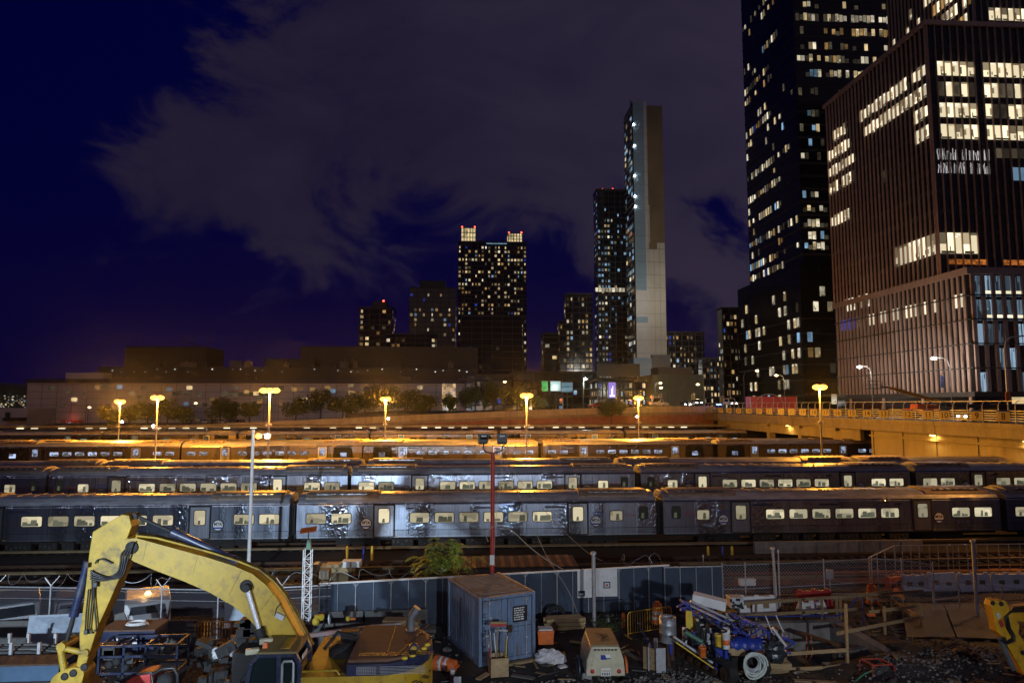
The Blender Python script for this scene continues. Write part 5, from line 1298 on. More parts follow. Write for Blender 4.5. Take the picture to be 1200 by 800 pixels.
cable([W(*q) for q in ((592,540,31),(640,600,36),(680,640,38),(700,654,39),(716,661,39))], 'long thin cable reaching toward the wooden platform', .011)

# ---- shrub, wooden platform, crates by the track
rg = random.Random(55); c = Vector((W(517,668,35).x, 35, .15)); c0_ = c.copy(); c = c+Vector((0,0,1.25)); t = thing('shrub', 'bright green shrub with long arching fronds behind the panel fence', 'shrub', tuple(c0_))
ms, ml = MB(), MB()
for k in range(10):
    a = k*.9+rg.uniform(-.3,.3); sp_ = rg.uniform(.2,1.1); hh = rg.uniform(1.1,2.3)
    B0 = c0_+Vector((math.cos(a)*.2, math.sin(a)*.2, 0)); T0 = c0_+Vector((math.cos(a)*sp_*1.25, math.sin(a)*sp_*.7, 1.45+hh*.9)); M0 = (B0+T0)/2+Vector((0,0,.25)); ms.tube([B0,M0,T0], .022, 5, r2=.010)
    for j in range(9):
        u0 = .45+.55*j/8; O = M0.lerp(T0, (u0-.45)/.55); b = a+j*2.4+rg.uniform(-.5,.5); L = rg.uniform(.75,1.35)*(1.15-.35*j/8); lift = rg.uniform(.15,.9); prev = O
        for i in range(1, 11):
            u = i/10; q = O+Vector((math.cos(b)*L*u, math.sin(b)*L*u*.8, L*(lift*u-.75*u*u))); d = (q-prev).normalized(); prev = q; sd = d.cross(Vector((0,0,1))).normalized(); w_ = .30*math.sin(.35+2.3*u)
            for s in (-1,1):
                e = q+sd*s*w_+d*.10-Vector((0,0,.05)); ml.mat(rg.choice((0,0,1))); ml.add([q, q+d*.05+sd*s*w_*.45, e, q-d*.035+sd*s*w_*.5], [(0,1,2,3)])
part('stem', ms, m_bark, t); part('foliage', ml, [M('leaf_mid', (.16,.24,.035), .6, 0, .3, 3), M('leaf_bright', (.32,.42,.05), .6, 0, .3, 3)], t)
rg = random.Random(4); mb = MB(); A, B = G(530, 664, .62), G(678, 661, .62); C = G(665, 650.5, .62); n0 = 26
for k in range(n0):
    x0 = A.x+(B.x-A.x)*k/n0; x1 = A.x+(B.x-A.x)*(k+.93)/n0; mb.mat(k % 2); mb.box(((x0+x1)/2, (A.y+C.y)/2, .6+rg.uniform(-.02,.02)), (x1-x0, C.y-A.y, .05), rot=Matrix.Rotation(rad(2),3,'X'))
mb.mat(2)
for yy in (A.y+.2, C.y-.2): mb.b2((A.x,yy-.1,.05),(B.x,yy+.1,.55))
single('plank_platform', mb, [M('brown_plank', (.50,.27,.11), .8, 0, .4, 3, .2, 20), m_woodd, m_conc], 'brown plank platform beside the track behind the panel fence', 'platform')
for k, (x0, x1, y0, y1, mat, lb, Y) in enumerate(((375,414,663,672,m_wood,'wide low wooden crate by the track right of the lattice post',38.5),(400,422,658,664.5,m_white,'white box lying on the low wooden crate',38.4),(381,399,661.5,665,m_ply,'flat wooden lid lying on the left of the crate',38.3),(367,372,661,669,m_galv,'small grey box standing left of the wooden crate',38.2),(374,385,668.5,678,m_concd,'grey frame box below the wooden crate',34))):
    A, B = W(x0, y0, Y), W(x1, y1, Y); mb = MB(); mb.b2((A.x,Y,B.z),(B.x,Y+.7,A.z)); mb.mat(1)
    for q in range(3): f_ = q/2; mb.b2((A.x+(B.x-A.x-.08)*f_,Y-.02,B.z+.02),(A.x+(B.x-A.x-.08)*f_+.08,Y-.002,A.z-.02))
    if k in (0,3,4): mb.b2((A.x+.05,Y+.1,.02),(B.x-.05,Y+.6,B.z))
    single('crate', mb, [mat, m_woodd], lb, 'crate', 'crates by the track', .01)

# ---- vans behind the scrim
def van_at(px, py, Y, rz, mi, label, tall):
    p = W(px, py, Y); return car(p.x, Y, .25, rad(rz), mi, label, tall, '', True, 'van', 'vans behind the scrim fence')
van_at(171, 735, 33.5, 115, 2, 'white van seen from behind, right of the digger arm', .22)
van_at(16, 735, 33.2, 122, 1, 'grey van at the left edge behind the scrim fence', .3)
van_at(90, 735, 34.6, 118, 1, 'grey van behind the leaning white panel', .05)
q = W(173.5,694.5,32.6); single('added_beacon', MB().lathe(q, [(.13,-.08),(.13,.0),(.08,.08)], 12), E('added_glow_amber', (1.,.60,.22), 12, 0), 'added amber beacon for the orange glow on the white van roof', 'beacon')  # beacon added as a source for the orange glow here
light('van_glow', 'POINT', q+Vector((0,-.35,.25)), 14, (1.,.55,.2), .1)

# ---- container
c0 = S(561, 781); rz = rad(21.8); t = thing('shipping_container', 'small weathered blue shipping container with rusty roof and tool box before it', 'container', tuple(c0), rz)
Wd, Ln, Hh = 2.44, 3.5, 2.55
mb = MB(); mb.box((Wd/2,.06,.1),(Wd-.3,.14,.18)); mb.box((Wd/2,.06,Hh-.07),(Wd-.3,.14,.12))
for sx in (.07, Wd-.07):
    mb.box((sx,.07,Hh/2),(.13,.14,Hh-.02)); mb.box((sx,Ln-.07,Hh/2),(.13,.14,Hh-.02))
for sx in (.04, Wd-.04):
    mb.box((sx,Ln/2,.09),(.07,Ln-.3,.16)); mb.box((sx,Ln/2,Hh-.06),(.07,Ln-.3,.1))
part('frame', mb, m_cont, t, local=True, bevel=.008)
mb = MB()                                                   # corrugated flank
for sx, s in ((.055,-1),(Wd-.055,1)):
    y = .16; vs = []; 
    while y < Ln-.15:
        for dy, dx in ((0,0),(.07,0),(.10,.035),(.17,.035),(.20,0)): vs.append((sx-s*(.035-dx) if False else sx+(dx if s < 0 else -dx), min(y+dy,Ln-.14)))
        y += .2
    k = len(vs); mb.add([(a,b,.17) for a,b in vs]+[(a,b,Hh-.1) for a,b in vs], [(i,i+1,k+i+1,k+i) for i in range(k-1)])
mb.box((Wd/2,Ln-.05,Hh/2),(Wd-.26,.06,Hh-.3))
part('side_panel', mb, m_cont, t, local=True)
mb = MB(); mb.box((Wd/2,Ln/2,Hh-.02),(Wd-.14,Ln-.28,.03))
for k in range(14): mb.box((Wd/2,.4+k*.21,Hh),(Wd-.3,.1,.025))
part('roof', mb, m_contr, t, local=True)
for sx in (-1,1):
    mb = MB(); cx = Wd/2+sx*.53; mb.box((cx,.045,Hh/2+.02),(1.03,.05,Hh-.36))
    for k, zz in enumerate((.55,.98,1.42,1.86)): mb.box((cx,.016,zz+.05),(.86,.022,.14))
    mb.mat(1); mb.box((cx,.0185,Hh/2+.02),(1.045,.006,.02))
    d = part('door', mb, [m_cont, m_dark], t, local=True, bevel=.006)
    for dx in (-.26,.27):
        mb = MB(); mb.tube([(cx+dx,-.02,.14),(cx+dx,-.02,Hh-.1)], .017, 7)
        for zz in (.25,.85,1.6,2.3): mb.box((cx+dx,-.012,zz),(.09,.05,.06))
        if dx*sx < 0: mb.bar((cx+dx,-.045,1.15),(cx+dx+.3*sx,-.045,1.1),.025)
        part('lock_rod', mb, m_galv if dx*sx > 0 else m_cont, d, local=True)
mb = MB(); mb.box((Wd/2+.05,-.05,1.28),(.2,.1,.26)); part('lock_box', mb, m_rust, t, local=True)
mb = MB(); mb.box((Wd/2+.52,-.035,1.78),(.62,.012,.60)); mb.mat(1); rg = random.Random(8)
for k in range(6):
    x = Wd/2+.25
    while x < Wd/2+.62: L = rg.uniform(.05,.14); mb.box((x+L/2,-.044,2.0-k*.085),(L,.008,.045)); x += L+.025
mb.mat(2)
for k in range(5): mb.box((Wd/2+.68+k*.03,-.044,1.93),(.018,.008,.2))
part('poster', mb, [m_black, m_white, m_rust], t, local=True)
for k, ch in enumerate('CG1018G'): text('lettering', ch, .21, m_white if False else m_navy, t, face_front((.22,.008,1.86-k*.235)), bold=.006)
mb = MB(); rg = random.Random(2)
for k in range(13): mb.box((.043,2.0,2.05-k*.12),(.012,.09,rg.uniform(.05,.1)))
part('side_marking', mb, m_black, t, local=True)
mb = MB(); mb.box((.47,-.0,1.72),(.1,.01,.12)); mb.mat(1); mb.box((.47,-.007,1.73),(.05,.006,.05)); part('sticker', mb, [m_white, m_navy], t, local=True)
# plank sill before the doors
q = MX[t.name] @ Vector((Wd*.65,-.35,.05)); mb = MB(); mb.box((q.x,q.y,q.z+.02),(1.7,.2,.1),rz=rz); single('timber', mb, m_woodd, 'weathered timber lying before the container doors', 'timber')
# tool box with tools
b0 = S(584, 788.5); t = thing('tool_crate', 'plywood crate full of long tools before the container doors', 'crate', tuple(b0), rad(8)); mb = MB()
for (cx, cy, dx, dy) in ((0,-.3,.66,.03),(0,.3,.66,.03),(-.315,0,.03,.57),(.315,0,.03,.57)): mb.box((cx,cy,.33),(dx,dy,.66))
mb.box((0,0,.03),(.6,.57,.04)); part('box', mb, m_ply, t, local=True, bevel=.005)
rg = random.Random(6)
TL = [('broom','red headed push broom standing head up in the tool crate',(-.08,.05),(.0,.12),1.72,m_wood,'broom'),('shovel','long wooden handled shovel leaning left in the tool crate',(-.2,-.1),(-.42,.1),1.35,m_woodd,'shovel'),('shovel','pale handled shovel upright in the right of the tool crate',(.2,.1),(.30,.2),1.5,m_wood,'shovel'),('rake','thin dark rake in the middle of the tool crate',(.05,-.05),(.05,.15),1.5,m_black,'rake'),('pole','yellow pole at the right edge of the tool crate',(.24,-.1),(.32,-.02),1.35,m_yell,'pole'),('pole','grey pipe leaning left in the tool crate',(-.24,.1),(-.3,.2),1.45,m_galv,'pole'),('pole','white pole beside the broom in the tool crate',(-.02,.15),(-.16,.2),1.4,m_white,'pole'),('pole','short red handled pole at the left edge of the tool crate',(-.26,-.15),(-.36,-.12),1.1,m_red,'pole')]
for nm, lb, (x0,y0), (x1,y1), L, mt, cat in TL:
    A = b0+Vector((x0,y0,.08)); B = b0+Vector((x1,y1,L)); mb = MB(); mb.tube([A,B], .02, 7); mb.mat(1)
    if nm == 'broom': mb.box(B,(.62,.08,.09)); mb.mat(0); mb.box(B+Vector((0,0,.08)),(.58,.07,.08))
    elif nm == 'shovel': mb.box(B-Vector((0,0,.02)),(.13,.03,.05)); mb.box(A+Vector((0,0,.12)),(.2,.03,.24))
    elif nm == 'rake':
        mb.box(B,(.36,.03,.03))
        for k in range(7): mb.box(B+Vector((-.16+k*.053,0,.05)),(.012,.02,.08))
    else: mb.lathe(B, [(.026,-.12),(.028,0),(.01,.02)], 8)
    single(nm, mb, [mt, m_red if nm == 'broom' else m_galv], lb, cat, 'tools in the plywood crate')

# ---- barrels, barriers, small things
def drum(loc, label, rot=None):
    t = thing('traffic_drum', label, 'traffic drum', tuple(loc)); rt = (rot or Matrix.Identity(3)); ax = rt @ Vector((0,0,1)); L = 1.0
    if rot is not None: loc = Vector(loc)+Vector((0,0,.28))-ax*.5
    pr = [(.29,0),(.30,.02),(.28,.22),(.265,.24),(.26,.44),(.245,.46),(.24,.66),(.225,.68),(.21,.9),(.19,.95),(.06,.96)]
    part('body', MB().lathe(loc, pr, 20, ax), m_orange, t)
    for z0, z1, r in ((.26,.42,.268),(.48,.64,.248)): part('reflective_band', MB().lathe(Vector(loc), [(r-.02,z0),(r,z0+.01),(r-.008,z1),(r-.03,z1+.01)], 20, ax), m_white, t)
    part('rubber_base', MB().lathe(Vector(loc), [(.40,-.0),(.40,.06),(.29,.09)], 16, ax), m_tyre, t)
    part('handle', MB().box(Vector(loc)+ax*1.0, (.2,.05,.1), rot=rt), m_orange, t)
drum(S(770.5, 731), 'orange and white traffic drum standing behind the orange barrier')
drum(S(522, 786), 'orange and white traffic drum lying on its side by the digger', Matrix.Rotation(rad(62),3,'Z') @ Matrix.Rotation(rad(90),3,'X'))
def barrier(A, B, h, label, mat, r=.02, legs=True):
    A, B = Vector(A), Vector(B); t = thing('crowd_barrier', label, 'barrier', tuple((A+B)/2), 0, 'crowd control barriers on the site'); d = (B-A); u = Vector((0,0,1))
    mb = MB(); mb.tube([A+u*.02, A+u*(h-.12), A+d*.03+u*(h-.02), A+d*.07+u*h, A+d*.93+u*h, A+d*.97+u*(h-.02), B+u*(h-.12), B+u*.02], r, 8); mb.tube([A+u*.16,B+u*.16], r*.8, 8); part('frame', mb, mat, t)
    mb = MB(); k = int(d.length/.12)
    for i in range(1, k): mb.tube([A+d*i/k+u*.16, A+d*i/k+u*h], r*.45, 5)
    part('bar', mb, mat, t)
    nrm = Vector((-d.y,d.x,0)).normalized()
    for q in (A, B): part('foot', MB().bar(q-nrm*.3+u*.03, q+nrm*.3+u*.03, .05, .03), mat, t)
m_barr = M('barrier_orange', (.62,.24,.03), .45, .1, .2, 5); m_barry = M('barrier_amber', (.66,.36,.03), .45, .1, .2, 5)
barrier(S(736, 746), S(787, 738), 1.05, 'amber steel barrier before the traffic drum', m_barry)
barrier(S(228, 757), S(281, 756), 1.0, 'orange steel barrier with a white tag left of the digger cab', m_barr)
barrier(S(712, 735), S(745, 731), 1.0, 'dark steel barrier against the panel fence', m_black)
p = S(266, 756); single('tag', MB().box((p.x,p.y-.06,p.z+.85),(.26,.02,.2)), m_white, 'white tag hanging on the orange barrier', 'tag')
p = S(730.5, 733.5); mb = MB(); mb.lathe(tuple(p), [(.10,0),(.10,.05),(.085,.08),(.09,.55),(.05,.62)], 12); single('delineator', mb, m_orange, 'slim orange delineator post left of the amber barrier', 'delineator')
p = S(712, 731); mb = MB(); mb.box(tuple(p+Vector((0,0,.2))),(.2,.2,.4)); mb.mat(1); mb.box(tuple(p+Vector((0,-.105,.22))),(.14,.012,.2)); single('canister', mb, [m_navy, m_white], 'small dark canister with a pale label at the foot of the fence', 'canister', None, .02)
# lumber
p = S(664, 739); rg = random.Random(3)
for i in range(3):
    for j in range(3):
        mb = MB(); mb.box((p.x+rg.uniform(-.12,.12), p.y+.25+j*.22, p.z+.08+i*.17),(1.65+rg.uniform(-.1,.2),.17,.15),rz=rad(4+rg.uniform(-2,2)))
        single('timber', mb, m_wood, 'pale timber beam in the pile at the fence foot', 'timber', 'timber beams in the pile right of the container')
p = S(652, 728); single('tyre', MB().tube([(p.x+.34*math.cos(a*.2618), p.y, p.z+.34+.34*math.sin(a*.2618)) for a in range(24)], .09, 8, closed=True), m_tyre, 'old tyre leaning behind the timber pile', 'tyre')
p = S(643, 775); mb = MB(); rg = random.Random(19); mb.ball(p+Vector((0,0,.22)), .5, 14, 9, (1.1,.7,.55), .22, rg); mb.ball(p+Vector((.35,-.1,.16)), .32, 12, 7, (1,.8,.6), .25, rg); single('tarp_heap', mb, m_tarp, 'crumpled white tarp heaped at the container corner', 'tarp')
p = S(639, 755); mb = MB(); mb.box(tuple(p+Vector((0,0,.35))),(.62,.5,.5),taper=1.1); mb.box(tuple(p+Vector((0,0,.62))),(.72,.58,.06)); mb.mat(1); mb.box(tuple(p+Vector((0,.0,.68))),(.6,.5,.05)); single('plastic_bin', mb, [m_orange, m_white], 'orange plastic bin with a white lid beside the container', 'bin', None, .02)
p = S(655, 770); single('rope_coil', MB().tube([(p.x+.2*math.cos(a*.5)+.02*a%.05, p.y+.14*math.sin(a*.5), p.z+.05+a*.004) for a in range(40)], .025, 6), m_yell, 'yellow rope coil lying on the white tarp', 'rope')
for k, (px, py, h, w_, mt, lb) in enumerate(((530,800,.5,.16,m_white,'short white pipe stub between the drum and the container'),(536,806,.42,.26,m_galv,'grey board stub beside the white pipe stub'))):
    p = S(px, py); mb = MB()
    if k == 0: mb.lathe(tuple(p), [(.08,0),(.08,h-.12),(.1,h-.12),(.1,h)], 12)
    else: mb.box(tuple(p+Vector((0,0,h/2))),(w_,.06,h)); mb.box(tuple(p+Vector((.05,.1,h*.3))),(.08,.2,.06))
    single('stub', mb, mt, lb, 'stub')
# ---- compressor trailer
p = S(710, 806); t = thing('compressor_trailer', 'beige compressor trailer with red tail lamps in the foreground', 'trailer', (p.x, p.y, p.z), rad(-3)); 
mb = MB(); mb.prism([(-.70,0,.42),(.70,0,.42),(.66,0,.95),(.50,0,1.42),(-.50,0,1.42),(-.66,0,.95)], (0,1,0), 0, 1.9); part('canopy', mb, m_beige, t, local=True, bevel=.05)
mb = MB(); mb.box((0,.98,1.45),(.98,1.84,.05)); mb.mat(1)
for k in range(4): mb.tube([(-.1+k*.11,.5+k*.2,1.49),(.25-k*.15,.9+k*.1,1.50)], .012, 4)
part('roof_panel', mb, [m_woodd, m_rust], t, local=True)
mb = MB(); mb.mat(0); mb.prism([(-.50,-.012,.78),(.50,-.012,.78),(.42,-.012,1.25),(-.42,-.012,1.25)], (0,1,0), -.012, 0); d = part('door', mb, m_beige, t, local=True, bevel=.01)
mb = MB(); mb.box((.0,-.028,1.08),(.34,.012,.16)); mb.mat(1); mb.prism([(-.17,-.036,1.0),(.05,-.036,1.0),(-.02,-.036,1.16),(-.17,-.036,1.16)],(0,1,0),-.004,0); mb.mat(2); mb.box((.1,-.037,1.04),(.14,.008,.05)); part('emblem', mb, [m_white, m_blue, M('dull_green', (.06,.16,.10))], d, local=True)
mb = MB(); 
for k in range(7): mb.box((-.36+k*.12,-.02,1.33),(.085,.03,.045))
part('vent', mb, m_black, t, local=True)
mb = MB(); mb.box((0,-.02,.68),(.34,.012,.05)); mb.box((0,-.03,.52),(.34,.02,.15)); mb.mat(1)
for k in range(5): mb.box((-.12+k*.06,-.045,.52),(.03,.01,.09))
part('plate', mb, [m_white, m_black], t, local=True)
for sx in (-.47,.47): part('taillight', MB().lathe((sx,-.01,.60), [(.075,0),(.07,.03),(.02,.045)], 14, (0,-1,0)), m_red, t, local=True)
for sx in (-1,1):
    part('wheel', MB().lathe((sx*.74,1.0,.33), [(.33,0),(.33,.2),(.2,.22)], 18, (sx,0,0)), m_tyre, t, local=True); part('mudguard', MB().tube([(sx*.85,1.0+.42*math.cos(rad(a)),.33+.42*math.sin(rad(a))) for a in range(0,181,20)], .05, 6), m_orange if sx > 0 else m_navy, t, local=True)
p = S(684, 793); mb = MB(); mb.box(tuple(p+Vector((0,0,.28))),(.62,.08,.55),rz=rad(-35)); mb.mat(1); mb.lathe(tuple(p+Vector((-.03,-.05,.3))), [(.1,0),(.1,.03)], 12, (-.57,-.82,0)); single('steel_box', mb, [m_galv, m_dark], 'grey steel panel box standing left of the compressor', 'box')
# ================================================================ yellow excavator
ex = thing('excavator', 'large yellow excavator with raised boom and navy cab in the foreground', 'excavator', (W(400,800,20).x, 20, .5))
YB = 20.
stick = [(114,621),(147.5,601),(156,602),(159,615),(154,628),(155,652),(142,682),(131,707),(120,731),(107,772),(101,781),(95,776),(99,755),(98.5,740),(103.5,705),(107,675),(110,645)]
def smoothpoly(pts, k=1):
    for _ in range(k):
        o = []
        for i in range(len(pts)):
            a, b = Vector((*pts[i],0)), Vector((*pts[(i+1) % len(pts)],0)); o += [tuple(a.lerp(b,.25))[:2], tuple(a.lerp(b,.75))[:2]]
        pts = o
    return pts
mb = MB(); mb.prism(P2(stick, YB), (0,1,0), -.24, .24)
st_o = part('stick', mb, m_catd, ex, bevel=.02)
boom = [(146,636),(152,629),(165,627.5),(182,632),(215,641),(248,650),(278,659.5),(300,669),(316,682),(329,699),(343,726),(358,752),(361,766),(330,770),(321,753),(311,738),(297,722),(278,706),(250,690),(220,677),(187,664.5),(163,654.5),(150,645)]
mb = MB(); mb.prism(P2(boom, YB), (0,1,0), -.31, .31); mb.mat(1)
for q in (((172,634),(168,655)),((232,649),(226,674)),((283,668),(268,697)),((322,693),(300,722))): mb.bar(W(*q[0],YB-.312), W(*q[1],YB-.312), .004, .008)
for (x,y) in ((155,641),(289,686)): mb.lathe(W(x,y,YB-.31), [(.17,0),(.17,.05),(.08,.07)], 14, (0,-1,0))
bo = part('boom', mb, [m_cat, m_dark], ex, bevel=.025)
# pipes along the boom's back
def onb(pts, Y): return [W(x,y,Y) for x,y in pts]
bp = [(160,629),(183,631.5),(216,640),(249,649),(280,659),(301,668),(317,681),(331,698),(346,726),(362,757)]
for k, (dy, off, mt, r) in enumerate(((-.20,-1.5,m_catd,.032),(-.12,-2.8,m_hose,.026),(-.03,-3.4,m_catd,.032),(.06,-4.2,m_hose,.026),(.16,-4.6,m_catd,.03))):
    pts = onb([(x+(2 if x > 300 else 0)+(-off*.8 if x > 300 else 0), y+off*(1 if x < 300 else .5)) for x,y in bp], YB+dy); part('pipe' if mt is m_catd else 'hose', MB().tube(pts, r, 7), mt, bo)
rg = random.Random(12)
for k in range(4):
    k *= 1.6
    pts = onb([(152+k,640-k*1.2),(143+k*1.6,648+k),(141+k*1.5,660),(138+k,670+k),(126,676+k*.6),(112+k,672+k*1.6),(106,668+k*2)], YB-.34-.02*k); part('hose', MB().tube(spl(pts), .026, 7), m_hose, st_o)
for pts in ([(108,672),(108,700),(105,735),(108,742)],[(112,660),(114,656),(121,655),(131,660)],[(104,690),(101,720),(100,742)],[(111,678),(110,700),(113,735),(110,738)]): part('hose', MB().tube(spl(onb(pts, YB-.33)), .022, 6), m_hose, st_o)
for (x,y) in ((102,662),(112,684.5),(101,740)): part('fitting', MB().box(W(x,y,YB-.36),(.09,.08,.12)), m_under, st_o)
part('lamp', MB().box(W(328,721.5,YB-.36),(.24,.1,.13), rot=Matrix.Rotation(rad(25),3,'Y')), m_galv, bo)
part('hose', MB().tube(onb([(322,722),(324,712),(330,706)], YB-.33), .012, 5), m_hose, bo)
# cylinders
def cyl(a, b, f_, Y, r, rr, mt, rm, name='cylinder'):
    A, B = W(*a, Y), W(*b, Y); C = A.lerp(B, f_); mb = MB(); mb.tube([A, C], r, 14); mb.lathe(C-(B-A).normalized()*.14, [(r*1.18,0),(r*1.18,.18)], 14, (B-A)); mb.lathe(A, [(r*1.1,-.1),(r*1.1,.12)], 12, (B-A))
    c = part(name, mb, mt, ex); mb = MB(); mb.tube([C, B], rr, 12); part('piston_rod', mb, rm, c); part('rod_eye', MB().lathe(B-Vector((0,r,0)), [(rr*1.7,0),(rr*1.7,2*r)], 12, (0,1,0)), m_dark, c)
cyl((276,656),(159,604), .62, YB+.05, .105, .05, m_navy, m_dark)
cyl((102.5,661),(77,756), .62, YB-.08, .105, .06, m_navy, m_dark)
for dy in (-.42, .42): cyl((307,748),(289.5,688), .18, YB+dy, .12, .062, m_dark, M('polished_rod', (.70,.68,.72), .25, .35, .05), 'boom_cylinder')
mb = MB(); mb.tube(onb([(98,764),(70,758)], YB-.22), .08, 8); mb.tube(onb([(98,764),(70,758)], YB+.22), .08, 8); mb.tube(onb([(71,758),(76,790)], YB-.2), .09, 8); mb.lathe(W(71,758,YB-.32), [(.12,0),(.12,.64)], 12, (0,1,0)); mb.lathe(W(99,765,YB-.32), [(.1,0),(.1,.64)], 12, (0,1,0)); part('linkage', mb, m_catd, ex)
mb = MB(); mb.prism(onb(smoothpoly([(64,806),(67,790),(76,782),(92,776),(104,778),(106,786),(98,806),(88,832),(70,832)]), YB), (0,1,0), -.3, .3); mb.mat(1)
for (x,y) in ((76,792),(86,788),(99,781)): mb.lathe(W(x,y,YB-.3), [(.1,0),(.1,.04),(.05,.05)], 12, (0,-1,0))
part('quick_coupler', mb, [m_catd, m_dark], ex, bevel=.02)
mb = MB(); mb.prism(onb([(62,800),(96,800),(118,830),(104,860),(70,850)], YB), (0,1,0), -.75, .75); part('bucket', mb, m_rust, ex, bevel=.03)
# upper structure
x0, x1 = W(352,790,18.4).x, W(505,790,19.6).x; xm = W(406,790,18.3).x; zH = W(430,776,18.35).z; zB = .5+1.25
def plan(inset, zt):      # tail rounds off at the rear right
    pts = [(x0+.0,18.3+inset),(xm,18.3+inset)]
    for a in range(-80, 81, 20): pts.append((x1-1.25+(1.28-inset)*math.cos(rad(a)), 19.85+(1.56-inset)*math.sin(rad(a))))
    pts += [(xm,21.4-inset),(x0,21.4-inset)]; return [(x,y,zt) for x,y in pts]
mb = MB(); mb.prism([p for p in plan(0, 0)], (0,0,1), zB, zH-.31); 
mb.mat(1)
for k in range(6): mb.box((x0+.25+k*.09,18.285,zH-.72),(.035,.012,.42))
for k in range(4):
    mb.box((xm+.45+k*.42,18.285,zH-.66),(.36,.012,.05)); mb.box((xm+.45+k*.42,18.285,zH-.80),(.36,.012,.05)); mb.box((xm+.45+k*.42,18.285,zH-.94),(.36,.012,.05))
mb.box((xm-.02,18.288,zH-.9),(.02,.012,.9)); mb.box((x1-1.2,18.288,zH-.9),(.02,.012,.9))
body = part('body', mb, [m_cat, m_black], ex, bevel=.03)
rg = random.Random(3)
mb = MB(); mb.box((x0-.18+.35,18.285,zH-.55),(.16,.01,.12)); mb.mat(1); mb.box((x0-.22+.35,18.278,zH-.53),(.07,.008,.06)); part('flag_sticker', mb, [m_white, m_blue], body)
mb = MB()
for k in range(10):
    a = rad(-62+k*5); mb.box((x1-1.25+1.285*math.cos(a), 19.85+1.565*math.sin(a), zH-.62-.06*(k % 3)), (.16,.02,.025), rz=a+math.pi/2)
part('lettering', mb, m_black, body)
mb = MB(); pl = [p for p in plan(.0, 0)][1:-1]; mb.prism(pl, (0,0,1), zH-.305, zH-.03)
mb.mat(1)
for (xa, xb_) in ((xm+.25,xm+.75),(xm+.85,xm+1.9),(xm+2.0,xm+2.3)):
    xb_ = min(xb_, x1-1.3); 
    for k in range(6): mb.box(((xa+xb_)/2,18.287,zH-.265+k*.036),(xb_-xa,.012,.012))
    k = xa
    while k < xb_: mb.box((k,18.284,zH-.175),(.010,.012,.2)); k += .045
part('upper_band', mb, [m_navy, m_pole], ex, bevel=.03)
m_hood = M('hood_rusty', (.11,.058,.036), .85, 0, .35, 2.2, .15, 25, dirt=(.10,.055,.03), dscale=1.6, damt=.7)
mb = MB(); mb.prism([(x,y,0) for x,y,z in plan(.16,0)][1:-1], (0,0,1), zH-.03, zH+.035); mb.mat(1)
for r_ in range(2):
    for k in range(34): mb.box((xm+.25+k*.058,18.75+r_*.14,zH+.04),(.03,.09,.012))
mb.box((xm+1.55,19.9,zH+.04),(.02,2.6,.012), rz=rad(-16)); mb.box((xm+.95,20,zH+.04),(.015,2.4,.012))
part('hood', mb, [m_hood, m_black], ex)
mb = MB(); mb.b2((x0+.95,18.5,zH-.45),(xm-.02,21.3,zH-.30)); mb.mat(1); mb.b2((x0-.2,18.4,zH-.44),(xm-.02,18.9,zH-.36)); part('service_deck', mb, [m_hood, m_catd], ex, bevel=.02)
mb = MB(); mb.tube([(x0+.0,18.42,zH-.3),(x0+.05,18.42,zH-.2),(x0+.9,18.42,zH-.2),(x0+.98,18.42,zH-.3)], .03, 6); part('handrail', mb, m_cat, ex)
mb = MB(); q = Vector((xm-.35,19.9,zH-.3)); mb.lathe(q, [(.42,0),(.42,.18),(.2,.32)], 16); mb.tube([q+Vector((-.5,-.2,.2)),q+Vector((-.2,.1,.55)),q+Vector((.3,.1,.4))], .05, 7); mb.box(q+Vector((.1,.4,.3)),(.5,.3,.4)); part('engine_bay', mb, m_dark, ex)
q = Vector((xm+1.42,20.75,zH)); mb = MB(); mb.tube([q,q+Vector((0,0,.36)),q+Vector((.03,0,.42)),q+Vector((.18,0,.66))], .11, 12, r2=.12); mb.lathe(q, [(.17,0),(.17,.05)], 12); part('exhaust', mb, M('exhaust_grey', (.16,.16,.17), .5, .3), ex)
for (px, py, Y) in ((485,759,19.2),(494,747.5,20.4)):
    q = W(px,py,Y); mb = MB(); mb.tube([(q.x,q.y,zH),q], .03, 6); mb.lathe(q+Vector((0,.07,0)), [(.13,0),(.15,.08),(.13,.14)], 14, (0,-1,0)); mb.mat(1); mb.lathe(q+Vector((0,-.075,0)), [(.09,0),(.08,.02)], 12, (0,-1,0)); part('work_light', mb, [m_navy, m_catd], ex)
for k in range(5):
    a = rad(-58+k*12); part('cap', MB().ball((x1-1.25+1.15*math.cos(a), 19.85+1.42*math.sin(a), zH-.01), .075, 8, 5, (1.3,1,.6)), m_yell, ex)
# cab
cx0, cx1 = W(291,770,18.4).x, W(352,770,18.4).x; cz = W(330,757,18.9).z; cy0, cy1 = 18.35, 19.5
mb = MB(); sl = [(cx0+.02,zB-.1),(cx1,zB-.1),(cx1,cz-.25),(cx1-.12,cz-.02),(cx0+.28,cz-.02),(cx0+.10,cz-.2),(cx0-.02,cz-.9)]
def rim(pts, w_): # hollow frame ring on the near side made of bars
    out = MB()
    for i in range(len(pts)):
        a, b = pts[i], pts[(i+1) % len(pts)]
        for yy in (cy0, cy1): out.bar((a[0],yy,a[1]), (b[0],yy,b[1]), w_)
    return out
fr_ = rim(sl, .11)
for x,z in sl: fr_.bar((x,cy0,z),(x,cy1,z),.09)
mid = cx0+(cx1-cx0)*.60
fr_.bar((mid,cy0,zB),(mid,cy0,cz-.04),.12); fr_.b2((cx0,cy0,zB-.1),(cx1,cy1,zB+.15))
cab = part('cab', fr_, m_navy, ex, bevel=.015)
